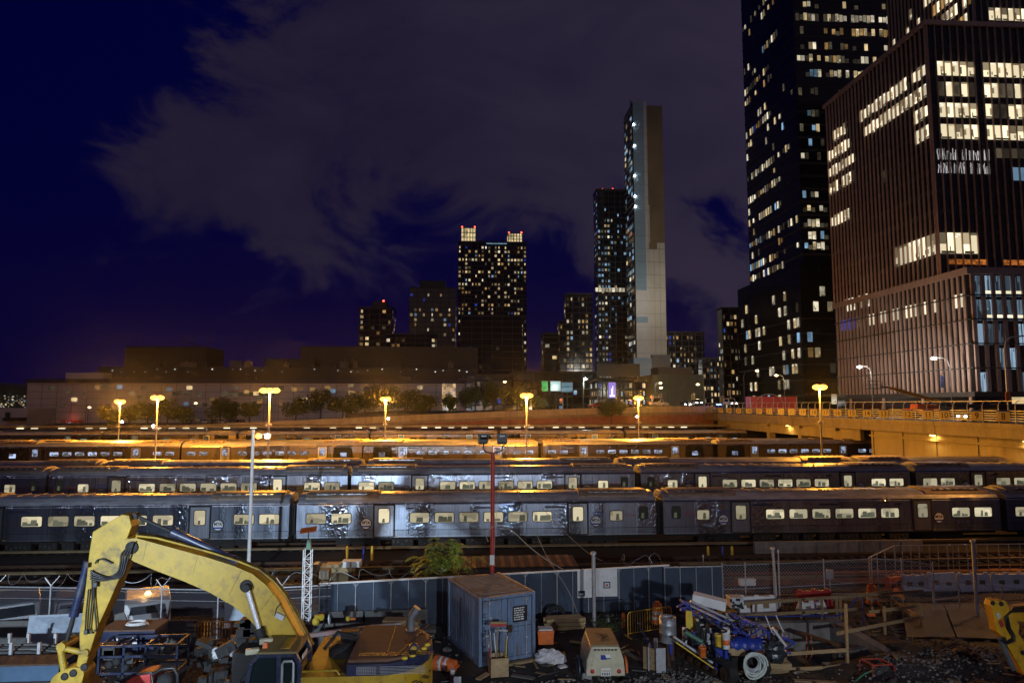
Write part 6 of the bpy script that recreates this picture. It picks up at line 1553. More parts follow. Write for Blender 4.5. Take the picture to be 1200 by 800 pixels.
mb = MB(); mb.prism([(x,cy0+.02,z) for x,z in sl], (0,1,0), 0, .012); mb.prism([(x,cy1-.02,z) for x,z in sl], (0,1,0), 0, .012)
mb.b2((cx1-.02,cy0+.08,zB+.5),(cx1-.005,cy1-.08,cz-.28)); part('glass', mb, M('cab_glass', (.010,.018,.020), .05, 0, .1, 1), cab)
mb = MB(); xa, xb_ = mid+.1, cx1-.14
mb.tube([(xa,cy0-.06,zB+.2),(xa,cy0-.06,cz-.22),(xa+.04,cy0-.06,cz-.16),(xb_-.04,cy0-.06,cz-.16),(xb_,cy0-.06,cz-.22),(xb_,cy0-.06,zB+.2)], .035, 7); part('door_frame', mb, m_galv, cab)
mb = MB(); mb.prism([(xa+.1,cy0-.005,cz-1.0),(xb_-.06,cy0-.005,cz-.65),(xb_-.06,cy0-.005,cz-.95),(xa+.2,cy0-.005,cz-1.25)], (0,1,0), 0, .01); part('vest', mb, M('hi_vis_green', (.16,.40,.05), .6), cab)
mb = MB(); mb.b2((cx0+.25,cy0-.06,cz-.0),(cx1-.05,cy1+.05,cz+.07)); rf = part('cab_roof', mb, M('cab_roof_olive', (.20,.15,.06), .6, 0, .3, 2, dirt=(.10,.08,.04), dscale=2), cab, bevel=.03)
mb = MB(); mb.b2((cx0+.75,cy0+.15,cz+.071),(cx1-.3,cy1-.2,cz+.10)); part('roof_hatch', mb, m_catd, rf, bevel=.01)
mb = MB(); mb.box((cx1+.02,cy0+.45,cz-.17),(.02,.5,.14)); part('sticker', mb, m_white, cab)
for (dx,dy,mt) in ((-.05,.15,m_beige),(.12,.75,m_beige)): part('roof_lamp', MB().box((cx0+.12+dx,cy0+dy,cz+.02+dy*.08),(.34,.16,.14),rz=rad(14)), mt, cab, bevel=.03)
part('lamp_bracket', MB().box((cx0+.35,cy0+.3,cz+.12),(.14,.14,.16),taper=.6), m_orange, cab)
mb = MB(); mb.b2((cx0+.5,cy0+.3,zB),(cx0+1.1,cy1-.25,zB+.75)); mb.b2((cx0+.95,cy0+.3,zB+.7),(cx0+1.1,cy1-.25,zB+1.5)); part('seat', mb, m_dark, cab, bevel=.04)
mb = MB(); q = (cx0-.12,cy0+.02,cz-.85); mb.tube([(cx0+.0,cy0,cz-.4),(cx0-.15,cy0-.02,cz-.6),q], .018, 6); mb.box(q,(.08,.16,.34)); part('mirror', mb, m_black, cab)
mb = MB(); mb.lathe((W(400,800,19.9).x,19.9,.95), [(.9,0),(.9,.75)], 24); part('turntable', mb, m_dark, ex)
for yy in (18.5, 21.3):
    xc = W(395,800,19.9).x; pts = [(xc-1.9,yy,.98),(xc-2.25,yy,.62),(xc-1.95,yy,.22),(xc+1.95,yy,.22),(xc+2.25,yy,.62),(xc+1.9,yy,.98)]; part('crawler_track', MB().prism(pts, (0,1,0), -.3, .3), m_rust, ex, bevel=.03)
mb = MB(); rg = random.Random(44)
for k in range(10): q = W(rg.uniform(282,312), rg.uniform(728,752), YB+.5); mb.box(q,(rg.uniform(.1,.4),.3,rg.uniform(.08,.3)))
mb.b2((W(280,745,20).x,19.5,zB-.2),(W(352,745,20).x,20.6,W(300,757,20).z)); part('boom_foot', mb, m_dark, ex)

# ---- second small excavator at the right edge
Y2 = 21.; e2 = thing('excavator', 'small bright yellow excavator arm reaching in at the right edge', 'excavator', (W(1215,800,Y2).x, Y2, .4))
m_jy = M('digger_amber', (.62,.33,.02), .4, 0, .2, 3, .05, 30, dirt=(.12,.07,.03), dscale=2.5, damt=.5)
mb = MB(); mb.prism(onb([(1157,708),(1159,702),(1163,700.5),(1168,703),(1170,701),(1175,703),(1179,712),(1190,730),(1189,740),(1199,755),(1206,772),(1206,788),(1196,789),(1188,775),(1178,757),(1171,744),(1164,738),(1161,724)], Y2), (0,1,0), -.16, .16); mb.mat(1)
for q in ((1163,706),(1173,707),(1176,748),(1198,764)): mb.lathe(W(*q,Y2-.16), [(.07,0),(.07,.03)], 10, (0,-1,0))
so = part('stick', mb, [m_jy, m_dark], e2, bevel=.015)
mb = MB(); mb.prism(onb([(1178,712),(1190,709),(1230,703),(1260,700),(1260,722),(1230,722),(1205,727),(1188,726)], Y2+.05), (0,1,0), -.14, .14); part('boom', mb, m_jy, e2, bevel=.015)
mb = MB(); mb.prism(onb([(1167,718),(1171,717),(1173,723),(1169,725)], Y2-.17), (0,1,0), -.01, 0); mb.mat(1); mb.prism(onb([(1170,727),(1174,725),(1177,733),(1173,735)], Y2-.17), (0,1,0), -.01, 0); part('decal', mb, [m_beige, m_red], so)
A, B = W(1171,746,Y2-.05), W(1188,784,Y2-.05); mb = MB(); mb.tube([A,B], .075, 12); part('cylinder', mb, M('cylinder_grey', (.14,.17,.20), .4, .3), e2)
for k in range(4): part('hose', MB().tube(onb([(1204,710+k*2),(1188-k,711+k*2),(1181-k,720+k),(1184-k,735),(1190,745+k*2),(1180,751+k),(1174,750)], Y2-.2-.02*k), .018, 6), m_hose, e2)
mb = MB(); xq = W(1240,790,Y2).x; mb.b2((xq,Y2-.9,.9),(xq+2.6,Y2+.9,1.9)); mb.b2((xq+.2,Y2-.9,1.9),(xq+1.3,Y2+.3,3.0)); part('body', mb, m_jy, e2, bevel=.05)
for yy in (-.8,.8): part('crawler_track', MB().prism([(xq-.2,Y2+yy,.75),(xq-.4,Y2+yy,.5),(xq-.2,Y2+yy,.3),(xq+2.5,Y2+yy,.3),(xq+2.7,Y2+yy,.5),(xq+2.5,Y2+yy,.75)], (0,1,0), -.2, .2), m_tyre, e2)

# ================================================================ drill rig
dr = thing('drill_rig', 'blue crawler drill rig crowded with buckets and hoses', 'drill rig', tuple(S(830, 785)))
a0, a1 = S(796, 772), S(850, 801); du = (a1-a0); du.z = 0; L = du.length; du.normalize(); dn = Vector((-du.y, du.x, 0)); dn = dn if dn.x > 0 else -dn
def crawler(off):
    mb = MB(); o = a0+dn*off; path = []
    for s_, c_ in ((0,1),(1,1)): pass
    prof = [(-.30,.36),(-.20,.62),(.1,.72),(L-.1,.72),(L+.22,.60),(L+.30,.36),(L+.18,.10),(L-.1,.0),(.1,.0),(-.2,.12)]
    outer = [o+du*x+Vector((0,0,z)) for x,z in prof]; inner = [o+du*(L/2+(x-L/2)*.90)+Vector((0,0,.36+(z-.36)*.76)) for x,z in prof]
    n_ = len(prof); w0 = [p for p in outer]+[p for p in inner]; w1 = [p+dn*.38 for p in w0]
    fs = []
    for i in range(n_):
        j = (i+1) % n_; fs += [(i,j,2*n_+j,2*n_+i),(n_+j,n_+i,3*n_+i,3*n_+j),(j,i,n_+i,n_+j),(2*n_+i,2*n_+j,3*n_+j,3*n_+i)]
    mb.add(w0+w1, fs)
    for i in range(26):                         # grousers
        x = -.2+(L+.4)*i/25; mb.box(o+du*x+dn*.19+Vector((0,0,.735 if 0 < x < L else .66)), (.05,.38,.03), rz=math.atan2(du.y,du.x))
    t = part('crawler_track', mb, m_tyre, dr)
    mb = MB()
    for i in range(6): mb.lathe(o+du*(.15+(L-.3)*i/5)+dn*-.0+Vector((0,0,.26)), [(.13,0),(.13,.3)], 12, dn)
    mb.lathe(o+du*.05+Vector((0,0,.38)), [(.22,0),(.22,.3)], 14, dn); mb.lathe(o+du*(L-.05)+Vector((0,0,.38)), [(.22,0),(.22,.3)], 14, dn); part('roller', mb, m_rust, t)
crawler(0); crawler(1.5)
mb = MB(); mb.box(a0+du*L*.5+dn*.95+Vector((0,0,.62)), (L*.9,1.0,.35), rz=math.atan2(du.y,du.x)); mb.box(a0+du*L*.35+dn*.9+Vector((0,0,1.1)), (1.1,.9,.7), rz=math.atan2(du.y,du.x)); part('chassis', mb, m_dark, dr, bevel=.02)
YD = 26.2
def truss(a, b, h, Y, w_, mat, name):
    A, B = W(*a,Y), W(*b,Y); mb = MB(); u = (B-A).normalized(); up = Vector((0,0,1)); up = (up-u*up.dot(u)).normalized()
    cs = [(s*w_/2, t*h/2) for s in (-1,1) for t in (-1,1)]
    for s, t in cs: mb.bar(A+Vector((0,s,0))+up*t, B+Vector((0,s,0))+up*t, .075)
    n_ = 9
    for i in range(n_):
        p, q = A.lerp(B,i/n_), A.lerp(B,(i+1)/n_)
        for s in (-w_/2,w_/2): k = 1 if i % 2 else -1; mb.bar(p+Vector((0,s,0))+up*k*h/2, q+Vector((0,s,0))-up*k*h/2, .05)
        mb.bar(p+Vector((0,-w_/2,0))+up*h/2, p+Vector((0,w_/2,0))+up*h/2, .05)
    return part(name, mb, mat, dr)
truss((797,708),(868,739), .26, YD+.2, .4, m_blue, 'feed_beam')
truss((855,726),(925,756), .42, YD-.2, .5, m_blue, 'mast')
A, B = W(806,705,YD+.1), W(862,731,YD+.1); mb = MB(); mb.tube([A+Vector((0,-.3,.12)),B+Vector((0,-.3,.12))], .05, 8); mb.tube([A+Vector((0,-.3,-.05)),B+Vector((0,-.3,-.08))], .035, 8); part('drill_rod', mb, m_galv, dr)
A, B = W(812,699,YD+.3), W(851,709,YD-.2); u = (B-A); mb = MB(); mb.bar(A,B,.5,.34); part('tool_chest', mb, m_white, dr, bevel=.02)
rg = random.Random(17)
for (x0,x1,y0,y1,Y,mat,nm,dp) in ((815,829,722,770,26.1,m_dark,'hydraulic_unit',.7),(828,841,735,780,25.9,m_dark,'hydraulic_unit',.6),(838,850,742,790,25.4,m_blue,'jack_leg',.35),(849,855,755,797,25.2,m_blue,'jack_leg',.3),(838,846,728,745,25.8,m_blue,'valve_block',.4),(856,872,700,712,26.6,m_galv,'winch',.5),(846,866,718,728,26.4,m_dark,'rotary_head',.5),(868,878,735,756,26,m_dark,'hose_guide',.4),(812,818,740,760,25.6,m_blue,'bracket',.2),(800,806,735,757,26.2,m_white,'guard_plate',.1),(905,917,738,760,25.6,m_dark,'breakout_clamp',.5)):
    A, B = W(x0,y0,Y), W(x1,y1,Y); mb = MB(); mb.b2((A.x,Y,B.z),(B.x,Y+dp,A.z)); mb.mat(1)
    for k in range(7):
        q = Vector((rg.uniform(A.x,B.x),Y-.03,rg.uniform(B.z,A.z))); mb.box(q,(rg.uniform(.04,.16),.08,rg.uniform(.04,.14))); 
    for k in range(3):
        q = Vector((rg.uniform(A.x,B.x),Y-.06,rg.uniform(B.z,A.z))); mb.lathe(q,[(.05,0),(.05,.08)],10,(0,-1,0))
    part(nm, mb, [mat, m_galv if mat is m_dark else m_dark], dr, bevel=.015)
for k in range(13):
    x, y = rg.uniform(810,880), rg.uniform(715,765); Yh = rg.uniform(25.1,25.8); pts = [W(x,y,Yh)]
    for j in range(4): x += rg.uniform(-14,14); y += rg.uniform(-6,14); pts.append(W(x,y,Yh+rg.uniform(-.2,.2)))
    part('hose', MB().tube(spl(pts), rg.choice((.02,.028,.035)), 6), rg.choice((m_hose,m_hose,m_blue,m_hose)), dr)
for (a,b,r,mat,nm) in (((790,746),(835,776),.05,m_galv,'rail'),((792,752),(836,782),.03,m_yell,'rail'),((803,740),(823,752),.09,M('dull_green',(.06,.16,.10)),'sleeve'),((866,752),(882,778),.04,m_hose,'hose'),((880,752),(912,765),.05,m_dark,'arm'),((905,735),(921,757),.06,m_galv,'arm'),((897,721),(905,741),.025,m_galv,'ladder_rail'),((909,720),(918,740),.025,m_galv,'ladder_rail')):
    part(nm, MB().tube([W(*a,25.5),W(*b,25.3)], r, 8), mat, dr)
q = W(808,728,25.8); part('rag', MB().prism(onb([(804,715),(811,716),(812,733),(808,737),(804,733)],25.7), (0,1,0), 0, .05), m_yell, dr)
def pail(px, py0, py1, wpx, Y, mat, label, nm='bucket', band=None, inv=False):
    A, B = W(px,py0,Y), W(px,py1,Y); r = abs(W(px+wpx/2,py0,Y).x-A.x); h = A.z-B.z; mb = MB(); mb.lathe(B, [(r*.86,0),(r*.97,h*.8),(r*1.05,h*.82),(r*1.05,h*.88),(r,h*.9),(r,h),(r*.9,h),(r*.85,h*.75)], 18)
    if band: mb.mat(1); mb.lathe(B+Vector((0,0,h*.2)), [(r*.9,0),(r*.96,.01),(r*.99,h*.25),(r*.9,h*.26)], 18)
    return single(nm, mb, [mat, band or mat], label, 'bucket', 'buckets around the drill rig')
pail(823.5,757,769,8.5,25.0,m_orange,'small orange red bucket hanging low on the drill rig')
pail(842,742,757,8,25.3,m_yell,'yellow bucket standing on the blue jack leg')
pail(851,736,759,9.5,25.1,m_white,'tall white bucket with an orange smear beside the yellow one', 'bucket', m_orange)
pail(807,727,735,6,26.5,m_white,'small white bucket behind the feed beam')
t = thing('drum_stand', 'large dented grey steel drum raised on a post beside the drill rig', 'drum', tuple(S(783, 768))); A, B = W(783,722,26.3), W(783,751,26.3)
part('drum', MB().lathe(B, [(.30,0),(.31,.02),(.31,.3),(.32,.31),(.31,.33),(.31,.62),(.32,.64),(.31,.66),(.30,A.z-B.z),(.27,A.z-B.z),(.26,A.z-B.z-.1)], 22), M('dented_drum', (.34,.36,.38), .45, .5, .3, 3, .3, 8, dirt=(.07,.07,.08), dscale=3.5, damt=.8), t)
mb = MB(); mb.tube([(B.x,26.3,.4),(B.x,26.3,B.z)], .09, 8); mb.box((B.x+.12,26.25,B.z-.35),(.14,.14,.6)); mb.mat(1); mb.box((B.x+.05,26.15,B.z-.2),(.1,.1,.4)); part('post', mb, [m_rust, m_blue], t)
# numbered boards
p = S(764, 786); mb = MB(); mb.box(p+Vector((-.0,.35,.42)),(.05,.5,.85),rz=rad(-20)); single('board', mb, m_galv, 'narrow grey board standing left of the numbered board', 'board')
p = S(774, 787); t = thing('board', 'grey board sprayed with an orange number before the drum', 'board', tuple(p)); mb = MB(); mb.box(p+Vector((.02,0,.44)),(.36,.05,.88)); mb.mat(1); mb.box(p+Vector((-.32,.3,.4)),(.5,.04,.8),rz=rad(-35)); part('panel', mb, [m_galv, m_woodd], t); text('number', '122', .2, m_orange, t, face_front((p.x+.02,p.y-.03,p.z+.28)), bold=.008)
p = S(771, 765); single('cup', MB().lathe(tuple(p+Vector((0,.3,.3))), [(.06,-.3),(.08,0),(.09,.2)], 12), m_white, 'white paper cup shaped pot behind the numbered board', 'pot')
# hose coil, tarp, timber crib
c = W(884,779,24.7); rg = random.Random(2); mb = MB(); pts = []
for k in range(120):
    a = k*.2618; r = .47-.0016*k+.02*math.sin(k*.9); pts.append((c.x+r*math.cos(a)*.95, c.y-.10+.0022*k+.03*math.sin(a*1.3), c.z+r*math.sin(a)))
mb.tube(pts, .034, 8); single('hose_coil', mb, m_hosew, 'coiled pale hose hung upright against the timber crib', 'hose')
c2 = c+Vector((.02,.12,.02)); mb = MB(); mb.tube([(c2.x+(.3-.001*k)*math.cos(k*.3), c2.y+.001*k, c2.z+(.30-.001*k)*math.sin(k*.3)) for k in range(90)], .022, 6); single('hose_coil', mb, m_galv, 'smaller grey hose coil inside the pale one', 'hose')
for k, (x0,x1,y0,y1,Y) in enumerate(((848,928,787,792,25.6),(852,930,780,785.5,25.7),(845,925,774,779,25.8),(862,905,768,772.5,25.9))):
    A, B = W(x0,y0,Y), W(x1,y1,Y); mb = MB(); mb.box(((A.x+B.x)/2,Y+.35,(A.z+B.z)/2),(B.x-A.x,.4,A.z-B.z),rz=rad(3*(-1)**k)); single('timber', mb, m_wood if k % 2 else m_woodd, ('lowest','second','third','short top')[k]+' timber of the crib behind the coiled hose', 'timber', 'crib timbers', .01)
A, B = W(856,757,25.2), W(876,768,25.2); mb = MB(); mb.box(((A.x+B.x)/2,25.45,(A.z+B.z)/2),(B.x-A.x,.5,A.z-B.z),rz=rad(-14)); single('timber_block', mb, m_ply, 'plywood box under the blue tarp beside the white bucket', 'box', None, .015)
mb = MB(); A, B = W(857,749,25.15), W(894,753,25.15); n_ = 14; vs = []
for i in range(n_+1):
    for j in range(4): x = A.x+(B.x-A.x)*i/n_; vs.append((x, 25.1+j*.2, A.z-.10*(j==0)*3-.02*i*.3+.05*math.sin(i*1.7+j*2)))
mb.add(vs, [(i*4+j,(i+1)*4+j,(i+1)*4+j+1,i*4+j+1) for i in range(n_) for j in range(3)], True); o = single('tarp', mb, m_blue, 'crumpled blue tarp thrown over the drill rig end', 'tarp'); sm = o.modifiers.new('thick','SOLIDIFY'); sm.thickness = .04
mb = MB(); rg = random.Random(23); mb.ball(W(908,764,25.4), .42, 12, 8, (1,.6,.9), .25, rg); single('plastic_sheet', mb, M('black_plastic', (.03,.035,.04), .18, 0, .3, 4, .8, 6), 'shiny black plastic bundle at the right end of the drill rig', 'bundle')

# ================================================================ pit, guard rails, walls
mb = MB(); A, B = S(985,790), S(1058,752); 
mb.b2((16.35,26.4,-2.2),(16.75,31.4,.75)); mb.b2((13.6,26.15,-2.2),(16.75,26.5,.55)); mb.b2((10.6,31.0,-2.2),(16.75,31.4,.6)); part_ = single('foundation_wall', mb, m_conc, 'raw concrete foundation wall lining the dark pit', 'wall')
q0, q1 = W(980,766,27.3), W(1057,750,29.2); mb = MB(); mb.prism([(q0.x,q0.y,-1.2),(q1.x,q1.y,-.2),(q1.x,q1.y,q1.z),(q0.x,q0.y,q0.z)], (0,1,0), 0, .3); single('foundation_block', mb, m_concd, 'sloping grey concrete block before the guard rail at the pit', 'wall')
def rails(name, label, bars, mat=m_woodd, w_=.09, cat='guard rail'):
    t = thing(name, label, cat, tuple(bars[0][2])) if False else None
    p0 = W(*bars[0][0], bars[0][2]); t = thing(name, label, cat, (p0.x, p0.y, .4))
    for a, b, Y, *r in bars:
        Yb = r[0] if r else Y; A, B = W(*a, Y), W(*b, Yb); v = abs(a[0]-b[0]) < 6
        part('post' if v else 'rail', MB().bar(A, B, w_ if v else .05, w_ if v else .13), mat, t)
    return t
rails('guard_rail', 'weathered timber guard rail along the far edge of the pit', [((855,708),(1082,692),31.6),((855,722),(1010,713),31.6),((865,733),(1000,728),31.6),((886,706),(886,748),31.7),((938,703),(939.5,741),31.7),((963,701),(964,752),31.7),((980,700),(982,745),31.7),((984.5,700),(986,748),31.7)])
rails('guard_rail', 'timber guard rail closing the right side of the pit', [((1019,696),(1046,691),32.6),((1021,696),(1023,732),32.6),((1045,691),(1045,720),33.5),((1045,692),(1060,700),33.5,32),((1046,703),(1075,722),33.5,30.5),((1048,716),(1076,741),33.5,30),((1018,717),(1080,709),30,29.8),((980,742),(1082,722),28,29.8),((1078,709),(1079,744),29.8),((1036,710),(1037.5,752),29.5)], m_wood)
rails('guard_rail', 'timber guard rail with two low boards at the near edge of the pit', [((918,766),(992,761),26.2),((920,784),(990,781),26.1),((991,707),(993.5,792),26.3),((968,796),(995,794),26.0)], m_wood)
p = W(1021,720,29.7); mb = MB(); mb.box(p,(.32,.12,.1)); single('marker', mb, m_orange, 'short orange marker tied to the timber guard rail', 'marker')
mb = MB(); mb.bar(W(935,740,29.5), W(985,757,28), .3, .08); single('steel_beam', mb, m_rust, 'rusty steel beam sloping down into the pit, upper one', 'beam', 'rusty beams in the pit')
mb = MB(); mb.bar(W(925,760,28), W(968,798,26.6), .3, .08); single('steel_beam', mb, m_rust, 'rusty steel beam sloping down into the pit, lower one', 'beam', 'rusty beams in the pit')
p = W(945,745,28.6); mb = MB(); mb.tube([p,p+Vector((.03,0,-.5)),p+Vector((-.05,0,-.9)),p+Vector((.1,0,-1.1))], .018, 5); mb.tube([p+Vector((.2,0,0)),p+Vector((.25,0,-.6)),p+Vector((.1,0,-1.0))], .015, 5); single('rope', mb, m_orange, 'orange rope dangling into the pit', 'rope')
def hoseline(pts, mat, label, r=.03): return cable([W(*q) for q in pts], label, r, mat, 'hose', 'hoses on the site')
hoseline([(868,722,31.3),(905,722,31.3),(950,721,31.3),(985,720,31.5),(1003,702,32),(1008,697,32),(1011,702,31.5),(1012,725,30.5),(1012.5,745,30)], m_blue, 'blue hose running along the pit edge and over the rail')
hoseline([(1050,748,28.2),(1055,757,27.8),(1060,775,26.5),(1065,805,25)], m_blue, 'blue hose hanging down the earth heap')
hoseline([(1000,800,24.6),(1012,790,24.8),(1024,785,25)], M('green_hose', (.03,.20,.12), .45), 'green hose entering the red framed pump')
hoseline([(1056,746,28.5),(1070,756,28),(1090,764,27),(1120,765,26.5),(1150,766,26),(1175,768,25.5)], m_hose, 'thick black hose lying across the earth heap', .06)
hoseline([(752,737,29.5),(757,748,28.6),(764,757,27.8)], m_blue, 'short blue hose by the grey drum')
# red framed pump
t = thing('pump', 'small pump in a red tube frame at the foot of the earth heap', 'pump', tuple(W(1036,798,25.0)-Vector((0,0,.1)))); A, B = W(1022,779,24.9), W(1049,799,24.9); mb = MB()
for yy in (24.9, 25.5):
    o_ = -.12 if yy > 25 else 0; mb.tube([(A.x+o_,yy,B.z),(A.x+o_,yy,A.z-.06),(A.x+.06+o_,yy,A.z),(B.x-.06+o_,yy,A.z),(B.x+o_,yy,A.z-.06),(B.x+o_,yy,B.z)], .022, 7, closed=True)
for x in (A.x+.05,B.x-.05): mb.bar((x,24.9,A.z),(x-.12,25.5,A.z),.04); mb.bar((x,24.9,B.z),(x-.12,25.5,B.z),.04)
part('frame', mb, m_red, t); mb = MB(); c = (A+B)/2; mb.box((c.x,25.2,c.z-.02),(.55,.35,.36)); mb.lathe((c.x-.1,25.02,c.z), [(.14,0),(.14,.08),(.06,.1)], 14, (0,-1,0)); mb.box((c.x+.15,25.2,c.z+.18),(.28,.3,.1)); part('engine', mb, m_under, t, bevel=.02)
# road plates
for k, (q, lb) in enumerate((([(1063,748),(1120,750),(1105,713),(1055,713)],'left'),([(1122,750),(1178,751),(1150,713),(1107,713)],'right'))):
    pts = [S(*a)+Vector((0,0,.10+.02*k)) for a in q]; zm = max(p.z for p in pts); mb = MB(); mb.prism([(p.x,p.y,zm) for p in pts], (0,0,1), -.05, 0)
    single('road_plate', mb, m_plate, '%s rusty steel road plate lying before the white barriers' % lb, 'road plate', 'steel road plates')
# white water barriers
def water_barrier(A, B, h, mat, label, grp):
    A, B = Vector(A), Vector(B); t = thing('water_barrier', label, 'barrier', tuple((A+B)/2), 0, grp); d = (B-A); L = d.length; rz = math.atan2(d.y, d.x); mx = Matrix.Translation((A+B)/2) @ Matrix.Rotation(rz,4,'Z')
    pr = [(-.28,0),(.28,0),(.28,.12),(.13,.45),(.10,h),(-.10,h),(-.13,.45),(-.28,.12)]
    mb = MB(); mb.prism([mx @ Vector((-L/2+.02,a,b)) for a,b in pr], d.normalized(), 0, L-.04); body = part('shell', mb, mat, t, bevel=.03)
    mb = MB()
    for f_ in (-.22,.22): part('socket', MB().box(mx @ Vector((L*f_,-.165,h*.55)),(.26,.08,.2),rz=rz), m_woodd if mat is m_white else m_dark, body)
    for f_ in (-.4,0,.4): part('lug', MB().box(mx @ Vector((L*f_,0,h+.03)),(.2,.12,.08),rz=rz), mat, body)
for k, (a, b) in enumerate((((1056,694),(1086,693)),((1087,693),(1121,692)),((1122,692),(1160,691.5)),((1161,691.5),(1200,691)),((1201,691),(1240,690.5)))):
    water_barrier(S(*a), S(*b), .92, m_white, 'white plastic barrier in the row at right, %s' % ORD[k], 'white plastic barriers in the row')
water_barrier(S(1040,697), S(1055,694), 1.0, m_orange, 'orange plastic barrier at the left end of the white row', None)
water_barrier(S(865,720), S(909,719), .85, m_white, 'white plastic barrier with dark sockets behind the pit rail, left', None)
water_barrier(S(934,713), S(974,711), .85, m_red, 'red plastic barrier behind the pit guard rail', None)
water_barrier(S(936,718), S(966,716), .5, m_white, 'low white barrier piece before the red one', None)
drum(S(1022,708), 'orange and white traffic drum beside the bent chain link panel')
p = S(876, 702); mb = MB(); mb.box(p+Vector((0,0,.9)),(.85,.3,.34)); single('white_box', mb, m_white, 'white plastic box lying on the white barrier', 'box', None, .04)
p = S(973, 692); mb = MB(); mb.box(p+Vector((0,0,.9)),(.38,.1,.5)); mb.tube([p,p+Vector((0,0,.9))], .03, 6); single('small_sign', mb, m_galv, 'blank grey sign plate on a post behind the red barrier', 'sign')
# ================================================================ left foreground
def jersey(A, B, h, label, mat=m_concd, z0=None):
    A, B = Vector(A), Vector(B); d = B-A; L = d.length; rz = math.atan2(d.y,d.x); mx = Matrix.Translation(A) @ Matrix.Rotation(rz,4,'Z'); pr = [(0,-.05),(.6,-.05),(.6,.08),(.42,.35),(.38,h),(.22,h),(.18,.35),(0,.08)]
    mb = MB(); mb.prism([mx @ Vector((0,a,b)) for a,b in pr], d.normalized(), 0, L); return single('concrete_barrier', mb, mat, label, 'barrier', 'concrete barriers and blocks', .03)
jersey(S(352,741)+Vector((0,0,.0)), S(425,739), .82, 'grey concrete barrier behind the digger boom, upper left one')
jersey(S(427,739), S(501,736), .80, 'grey concrete barrier under the stacked timber, upper right one')
jersey(S(350,762), S(432,760), .98, 'grey concrete barrier just behind the digger hood, lower left one')
jersey(S(434,760), S(478,757), .90, 'grey concrete barrier just behind the digger hood, lower right one')
mb = MB(); mb.bar(W(352,745.5,27.3), W(412,737,27.6), .14,.14); mb.mat(1); mb.bar(W(412,737,27.6), W(470,731,27.8), .14,.14); single('striped_pole', mb, [M('faded_red_white', (.36,.20,.17), .7, 0, .6, 2.5, dirt=(.3,.28,.27), dscale=2, damt=.9, stretch=(1,1,1)), m_galv], 'faded red and white pole lying along the concrete barriers', 'pole')
for k, (x0,x1,y0,y1) in enumerate(((450,476,730.5,734),(449,477,726.5,730),(478,491,728,732),(478,492,732.5,736))):
    A, B = W(x0,y0,28.2), W(x1,y1,28.2); mb = MB(); mb.box(((A.x+B.x)/2,28.4,(A.z+B.z)/2),(B.x-A.x,.5,A.z-B.z-.01),rz=rad(-6)); single('timber', mb, m_wood, 'fresh timber stacked on the concrete barriers, '+('lower long one','upper long one','upper short one','lower short one')[k], 'timber', 'timbers on the concrete barriers')
for k in range(5):
    A, B = W(477,737+k*5,29.2), W(510-k*2,740+k*5,29.2); mb = MB(); mb.box(((A.x+B.x)/2+.06*(k%2),29.5,(A.z+B.z)/2),(B.x-A.x,.8,.12),rz=rad(4*(-1)**k)); single('slab', mb, m_concd, ('top','second','third','fourth','lowest')[k]+' grey slab of the stack left of the container', 'slab', 'stacked slabs')
p = W(408,724.5,28.6); mb = MB(); mb.ball(p, .1, 10, 6); mb.mat(1); mb.box(p+Vector((.2,0,0)),(.2,.1,.08)); single('marker_lamp', mb, [m_yell, m_orange], 'small yellow and orange marker on the concrete barrier', 'marker')
mb = MB(); q = W(374,723,28.4); mb.box(q,(.34,.2,.2),rz=.5); mb.ball(q+Vector((-.1,-.1,-.12)), .16, 10, 6); mb.mat(1); mb.tube([q,q+Vector((-.25,0,-.5)),q+Vector((-.5,0,-.9))], .03, 6); mb.tube([q+Vector((.15,0,0)),q+Vector((.25,0,-.5)),q+Vector((.22,0,-1.1))], .03, 6); single('work_lamp', mb, [m_yell, m_black], 'yellow work lamp on a black tripod by the lattice post', 'lamp')
p = W(385.5,727,28.8); single('bottle', MB().lathe(p, [(.07,-.12),(.08,.1),(.03,.2),(.03,.26)], 12), m_galv, 'small grey gas bottle on the concrete barrier', 'bottle')
p = S(515,726); mb = MB(); mb.box(p+Vector((0,0,.12)),(.25,.25,.24)); mb.tube([p+Vector((0,0,.2)),p+Vector((.1,0,.7)),p+Vector((.3,0,.75))], .02, 6); single('floor_pump', mb, m_orange, 'small orange box with a bent pipe at the fence foot', 'box')
# leaning panel & co
mb = MB(); q = [W(34.5,721,28.4),W(98,718,28.9),W(95,751,28.2),W(30,751.5,28.1)]; mb.prism(q, (0,1,0), 0, .04); single('white_board', mb, M('pale_board', (.26,.30,.35), .6, 0, .2, 2.5, .1, 10, dirt=(.15,.18,.22), dscale=3, damt=.6), 'large pale board leaning behind the digger arm', 'board')
mb = MB(); q = [W(263.5,705.5,28.6),W(300,706.5,28.6),W(299,727,28.5),W(263,726.5,28.5)]; mb.prism(q, (0,1,0), 0, .04); mb.mat(1); mb.prism([W(263.5,705.4,28.7),W(300,706.4,28.7),W(290,700,28.9),W(276,700,28.9)], (0,1,0), 0, .3); single('grey_panel', mb, [M('pale_board', (.4,.45,.5)), m_orange], 'pale grey panel under the boom beside the orange barrier', 'board')
jersey(S(-30,757), S(36,756), .95, 'grey concrete block at the left edge before the vans')
jersey(S(186,760), S(228,759), 1.05, 'grey concrete block left of the orange barrier')
mb = MB(); q = [W(134,720,28.4),W(145,717,28.4),W(152,735,28.2),W(134,735,28.2)]; mb.prism(q, (0,1,0), 0, .06); single('steel_plate', mb, m_concd, 'grey plate leaning right of the digger arm before the van', 'plate')
